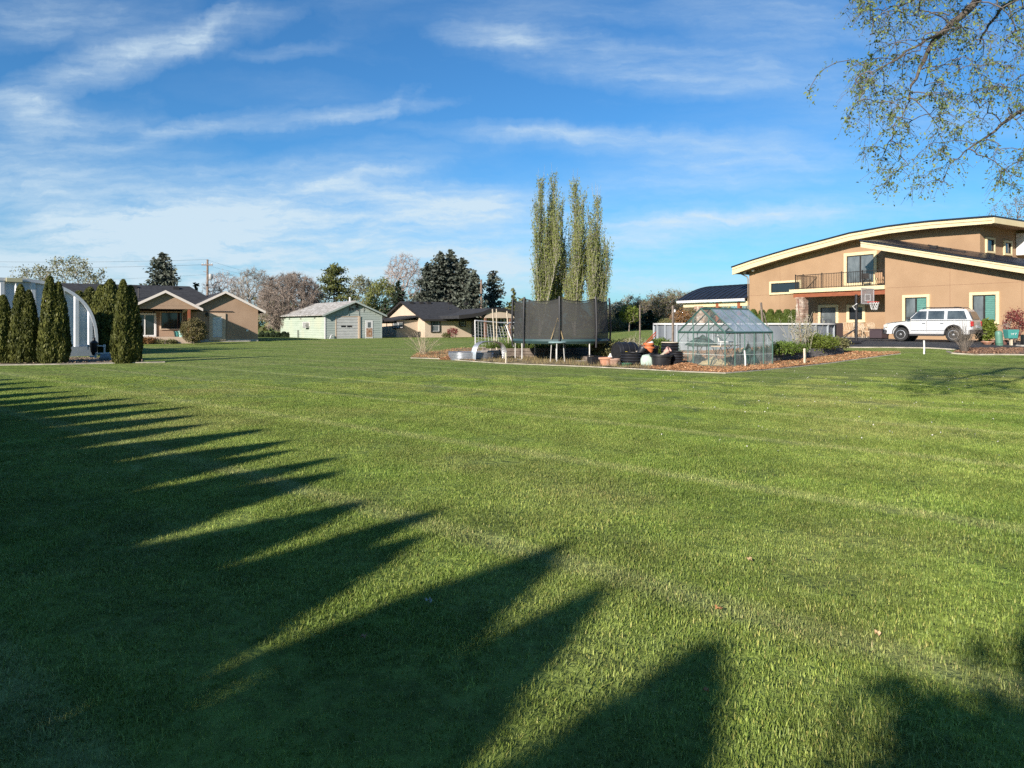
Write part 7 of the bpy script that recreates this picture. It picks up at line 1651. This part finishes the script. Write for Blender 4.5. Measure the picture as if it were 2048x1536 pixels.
# ---- patio furniture
M_CHAIR = mat('cream_cast_metal', (.60, .46, .30), (.70, .56, .38), 6, .5)
def patio_chair(lab, lx, ly, rz, wide=.5):
    x, y = FG.wor(lx, ly); t = T('patio_chair', lab, 'chair', (x, y, float(hgt(x, y)) + .05), rz, 'patio chairs'); w = wide / 2
    MB().box(-w, w, -.24, .24, .41, .45).build('seat', M_CHAIR, t, bevel=.015)
    for sx in (-1, 1):
        MB().tube([(sx * w * .9, -.22, .42), (sx * w, -.27, .2), (sx * w * .95, -.25, 0)], .018, 6).build('leg', M_CHAIR, t); MB().tube([(sx * w * .9, .22, 0), (sx * w * .9, .22, .45), (sx * w * .95, .28, .95)], .018, 6).build('leg', M_CHAIR, t)
        MB().tube([(sx * w, -.22, .43), (sx * w * 1.06, -.22, .64), (sx * w * 1.06, .24, .66)], .016, 6).build('armrest', M_CHAIR, t)
    bk = MB().tube([(-w * .95, .28, .95), (0, .30, 1.0), (w * .95, .28, .95)], .018, 6).build('backrest', M_CHAIR, t)
    for k in range(-2, 3):
        MB().tube([(k * w * .4, .24, .50), (k * w * .4 + .12, .285, .96)], .011, 5).build('back_slat', M_CHAIR, bk); MB().tube([(k * w * .4, .242, .50), (k * w * .4 - .12, .287, .96)], .011, 5).build('back_slat', M_CHAIR, bk)
    return t
ylo = lambda px, a: FG.on_x(px, 660, a)[0]
patio_chair('lattice back bench chair furthest left on the patio', 44.6, ylo(1690, 44.6), FG.th - R(90), .95)
patio_chair('cream lattice chair directly behind the basketball pole', 45.2, ylo(1716, 45.2), FG.th - R(60), .5)
patio_chair('cream patio chair right of the basketball pole', 43.8, ylo(1734, 43.8), FG.th + R(20), .55)
patio_chair('cream patio chair nearest the dark box', 45.0, ylo(1748, 45.0), FG.th + R(80), .5)
x, y = FG.wor(44.3, ylo(1722, 44.3)); tt = T('patio_table', 'round cream patio table between the patio chairs', 'table', (x, y, float(hgt(x, y)) + .05)); MB().lathe([(.02, .70), (.55, .70), (.55, .73), (.02, .735)], 22).build('table_top', M_CHAIR, tt, smooth=True)
for k in range(4): a = k * 1.571 + .4; MB().tube([(.45 * math.cos(a), .45 * math.sin(a), 0), (.2 * math.cos(a), .2 * math.sin(a), .35), (.38 * math.cos(a), .38 * math.sin(a), .7)], .02, 6).build('leg', M_CHAIR, tt)
x, y = FG.wor(43.6, ylo(1757, 43.6)); bx = T('storage_box', 'dark brown storage box between patio chairs and car', 'box', (x, y, float(hgt(x, y)) + .05), FG.th); M_DBX = mat('dark_box', (.06, .04, .045), None, 5, .6)
MB().box(-.35, .35, -.4, .4, 0, .52).build('body', M_DBX, bx, bevel=.02); MB().box(-.37, .37, -.42, .42, .525, .60).build('lid', M_DBX, bx, bevel=.02)
# balcony seats
def balcony_chair(lab, px, m):
    a = A_B + 1.3; ly = FG.on_x(px, 560, a)[0]; x, y = FG.wor(a, ly); t = T('balcony_chair', lab, 'chair', (x, y, Z_BALC + .005), FG.th + R(100)); MB().box(-.24, .24, -.22, .22, .42, .45).build('seat', m, t)
    for sx in (-1, 1): MB().tube([(sx * .22, -.25, 0), (sx * .22, .22, .6)], .016, 6).build('leg', m, t); MB().tube([(sx * .22, .25, 0), (sx * .22, -.22, .6)], .016, 6).build('leg', m, t)
    MB().box(-.24, .24, .2, .24, .55, .92).build('backrest', m, t)
balcony_chair('dark folding chair on the balcony before the glass door', 1733, M_DKBR); balcony_chair('tan folding chair in the balcony corner', 1760, mat('tan_wood', (.40, .24, .13), None, 5))
o = MB().lathe([(.02, .0), (.12, .02), (.05, .1), (.1, .16), (.13, .26), (.05, .3)], 12).build('white_ornament', M_WHITE, smooth=True); a = A_B + 1.3; x, y = FG.wor(a, FG.on_x(1731, 560, a)[0]); o.location = (x, y, Z_BALC + .455); tag(o, 'small white ornament on the dark balcony chair', 'ornament')
# clipped evergreens along the tan wall
for i, px in enumerate((1507, 1524, 1541, 1558, 1574, 1587)):
    a = A_M - 1.0; ly = FG.on_x(px, 650, a)[0]; x, y = FG.wor(a, ly); g = float(hgt(x, y)); D = y; H = P(px, 618.5 + (i % 2), D).z - g
    plant('clipped_evergreen', ['first', 'second', 'third', 'fourth', 'fifth', 'sixth'][i] + ' clipped evergreen from the house corner along the tan wall', 'shrub', (x, y, g), arborvitae_parts(300 + i, H, .42, 2600, .085, M_ARB2, pointy=.28), 'clipped evergreens along the tan wall', rz=i)
# far right bed: pots, pedestal, planter, shrubs
shrub('yellow green leafy bush behind the car tail', 1972, 37.6, 640, .42, M_BRT, seed=311, n=170, ls=.06, per=6)
shrub('red leaved shrub above the teal planter by the wall', 2030, 36.5, 618, .50, M_RED, seed=312, n=150, ls=.04, per=4)
shrub('thin pale twigs beside the teal planter', 2013, 36.6, 645, .22, M_PINK, seed=313, n=60, ls=.03, per=2)
lathe_thing('shallow_pot', 'shallow terracotta bowl on the bark bed', 'pot', 1975, 34.5, [(.14, 0), (.26, .12), (.28, .12), (.28, .16), (.24, .16), (.12, .04), (.01, .04)], M_TERRA)
ped = T('utility_pedestal', 'green rounded utility pedestal leaning on the bark bed', 'pedestal', onG(1999, 34.0)); o = MB().lathe([(.155, 0), (.155, .50), (.15, .62), (.12, .68), (.05, .71), (.01, .71)], 20).build('body', mat('utility_green', (.10, .24, .17), (.13, .28, .20), 3, .5), ped, smooth=True); o.rotation_euler = (0, -.08, 0)
o = MB().lathe([(.165, .06), (.165, .12)], 20, cap0=False).build('band', mat('utility_dark', (.06, .15, .10), None, 5), ped); o.rotation_euler = (0, -.08, 0)
for i, px in enumerate((1989, 2009)):
    lathe_thing('brown_pot', ['brown pot left of the green pedestal', 'brown pot right of the green pedestal'][i], 'pot', px, 34.5, pot_prof(.12, .22, .015), mat('brown_pot', (.14, .06, .045), None, 5), 14)
pl = T('planter_box', 'teal planter with white marks on a pale post', 'planter', onG(2022, 34.0)); b = pl.location
z0, z1 = P(2022, 677, 34).z - b.z, P(2022, 659, 34).z - b.z
MB().add([(-.22, -.16, z0), (.22, -.16, z0), (.22, .16, z0), (-.22, .16, z0), (-.27, -.2, z1), (.27, -.2, z1), (.27, .2, z1), (-.27, .2, z1)], [(3, 2, 1, 0), (4, 5, 6, 7), (0, 1, 5, 4), (1, 2, 6, 5), (2, 3, 7, 6), (3, 0, 4, 7)]).build('box', M_TEAL, pl, bevel=.02); MB().box(-.05, .05, -.05, .05, -.05, z0 - .003).build('post', M_STAKE, pl)
zz = (z0 + z1) / 2
for seg in ([(-.13, zz + .05), (-.10, zz - .04), (-.07, zz + .03), (-.04, zz - .04), (-.01, zz + .05)], [(.04, zz + .05), (.08, zz), (.12, zz + .05)], [(.08, zz), (.08, zz - .05)]):
    MB().tube([(x, -.195 - .02 * ((z - z0) / (z1 - z0) - .5) * 1.0, z) for x, z in seg], .010, 5).build('white_mark', M_WHITE, pl)
bk = T('black_bin', 'black box on a pale slab at the far right edge', 'box', onG(2050, 33.5)); MB().box(-.14, .14, -.12, .12, .08, .55).build('body', M_BLKP, bk, bevel=.02); MB().box(-.3, .3, -.2, .2, .0, .075).build('slab', M_CONC, bk, bevel=.01)
lathe_thing('garden_stone', 'smooth pale round stone at the end of the grey bed', 'stone', 1667, 31.0, [(.05, 0), (.12, .04), (.13, .1), (.07, .16), (.01, .17)], M_CURB, 12, dz=.30)

# ---- utility poles and wires
def pole(lab, px, top, D, arm=None):
    b = onG(px, D); H = P(px, top, D).z - b.z; t = T('utility_pole', lab, 'pole', b, 0, 'utility poles'); M_PW = mat('pole_wood', (.20, .14, .105), (.30, .22, .17), 4, .9); MB().tube([(0, 0, 0), (0, 0, H)], [.19, .13], 8).build('pole', M_PW, t)
    if arm:
        z = P(px, arm, D).z - b.z; MB().box(-.75, .75, -.17, -.05, z - .07, z + .07).build('cross_arm', M_PW, t)
        for x in (-.65, -.3, .3, .65): MB().lathe([(.03, 0), (.05, .1), (.03, .2)], 6, (x, -.11, z + .07), cap1=True).build('insulator', M_WHITE, t)
        zt = P(px, 549, D).z - b.z; MB().lathe([(.22, -.35), (.26, -.3), (.26, .3), (.2, .38), (.02, .4)], 12, (.42, 0, zt - .3)).build('transformer', mat('pole_grey', (.42, .43, .42), None, 4, .5), t, smooth=True)
        MB().tube([(-.5, -.1, P(px, 543, D).z - b.z), (0, -.1, P(px, 545, D).z - b.z)], .03, 5).build('bracket', M_PW, t)
    return t
pole('utility pole with cross arm and transformer behind the taupe house', 415, 519, 95, 530); pole('bare wooden utility pole behind the bungalow', 962.5, 559, 100)
top = lambda py: P(415, py, 95)
wire('upper wire running left from the cross arm', top(519), P(-260, 517, 90), .4, .011); wire('lower wire running left from the cross arm', top(529), P(-260, 525, 90), .5, .013); wire('low thin wire left from the pole', top(549), P(-260, 561, 92), .5, .008)
wire('upper wire falling right from the pole towards the shed', top(520), P(706, 588, 84), .4, .008); wire('lower wire falling right from the pole towards the trees', top(531), P(640, 575, 100), .3, .008)
wire('thin wire between the garden posts and the porch', P(1346, 614, 31), P(1280, 615, 32), .05, .006)
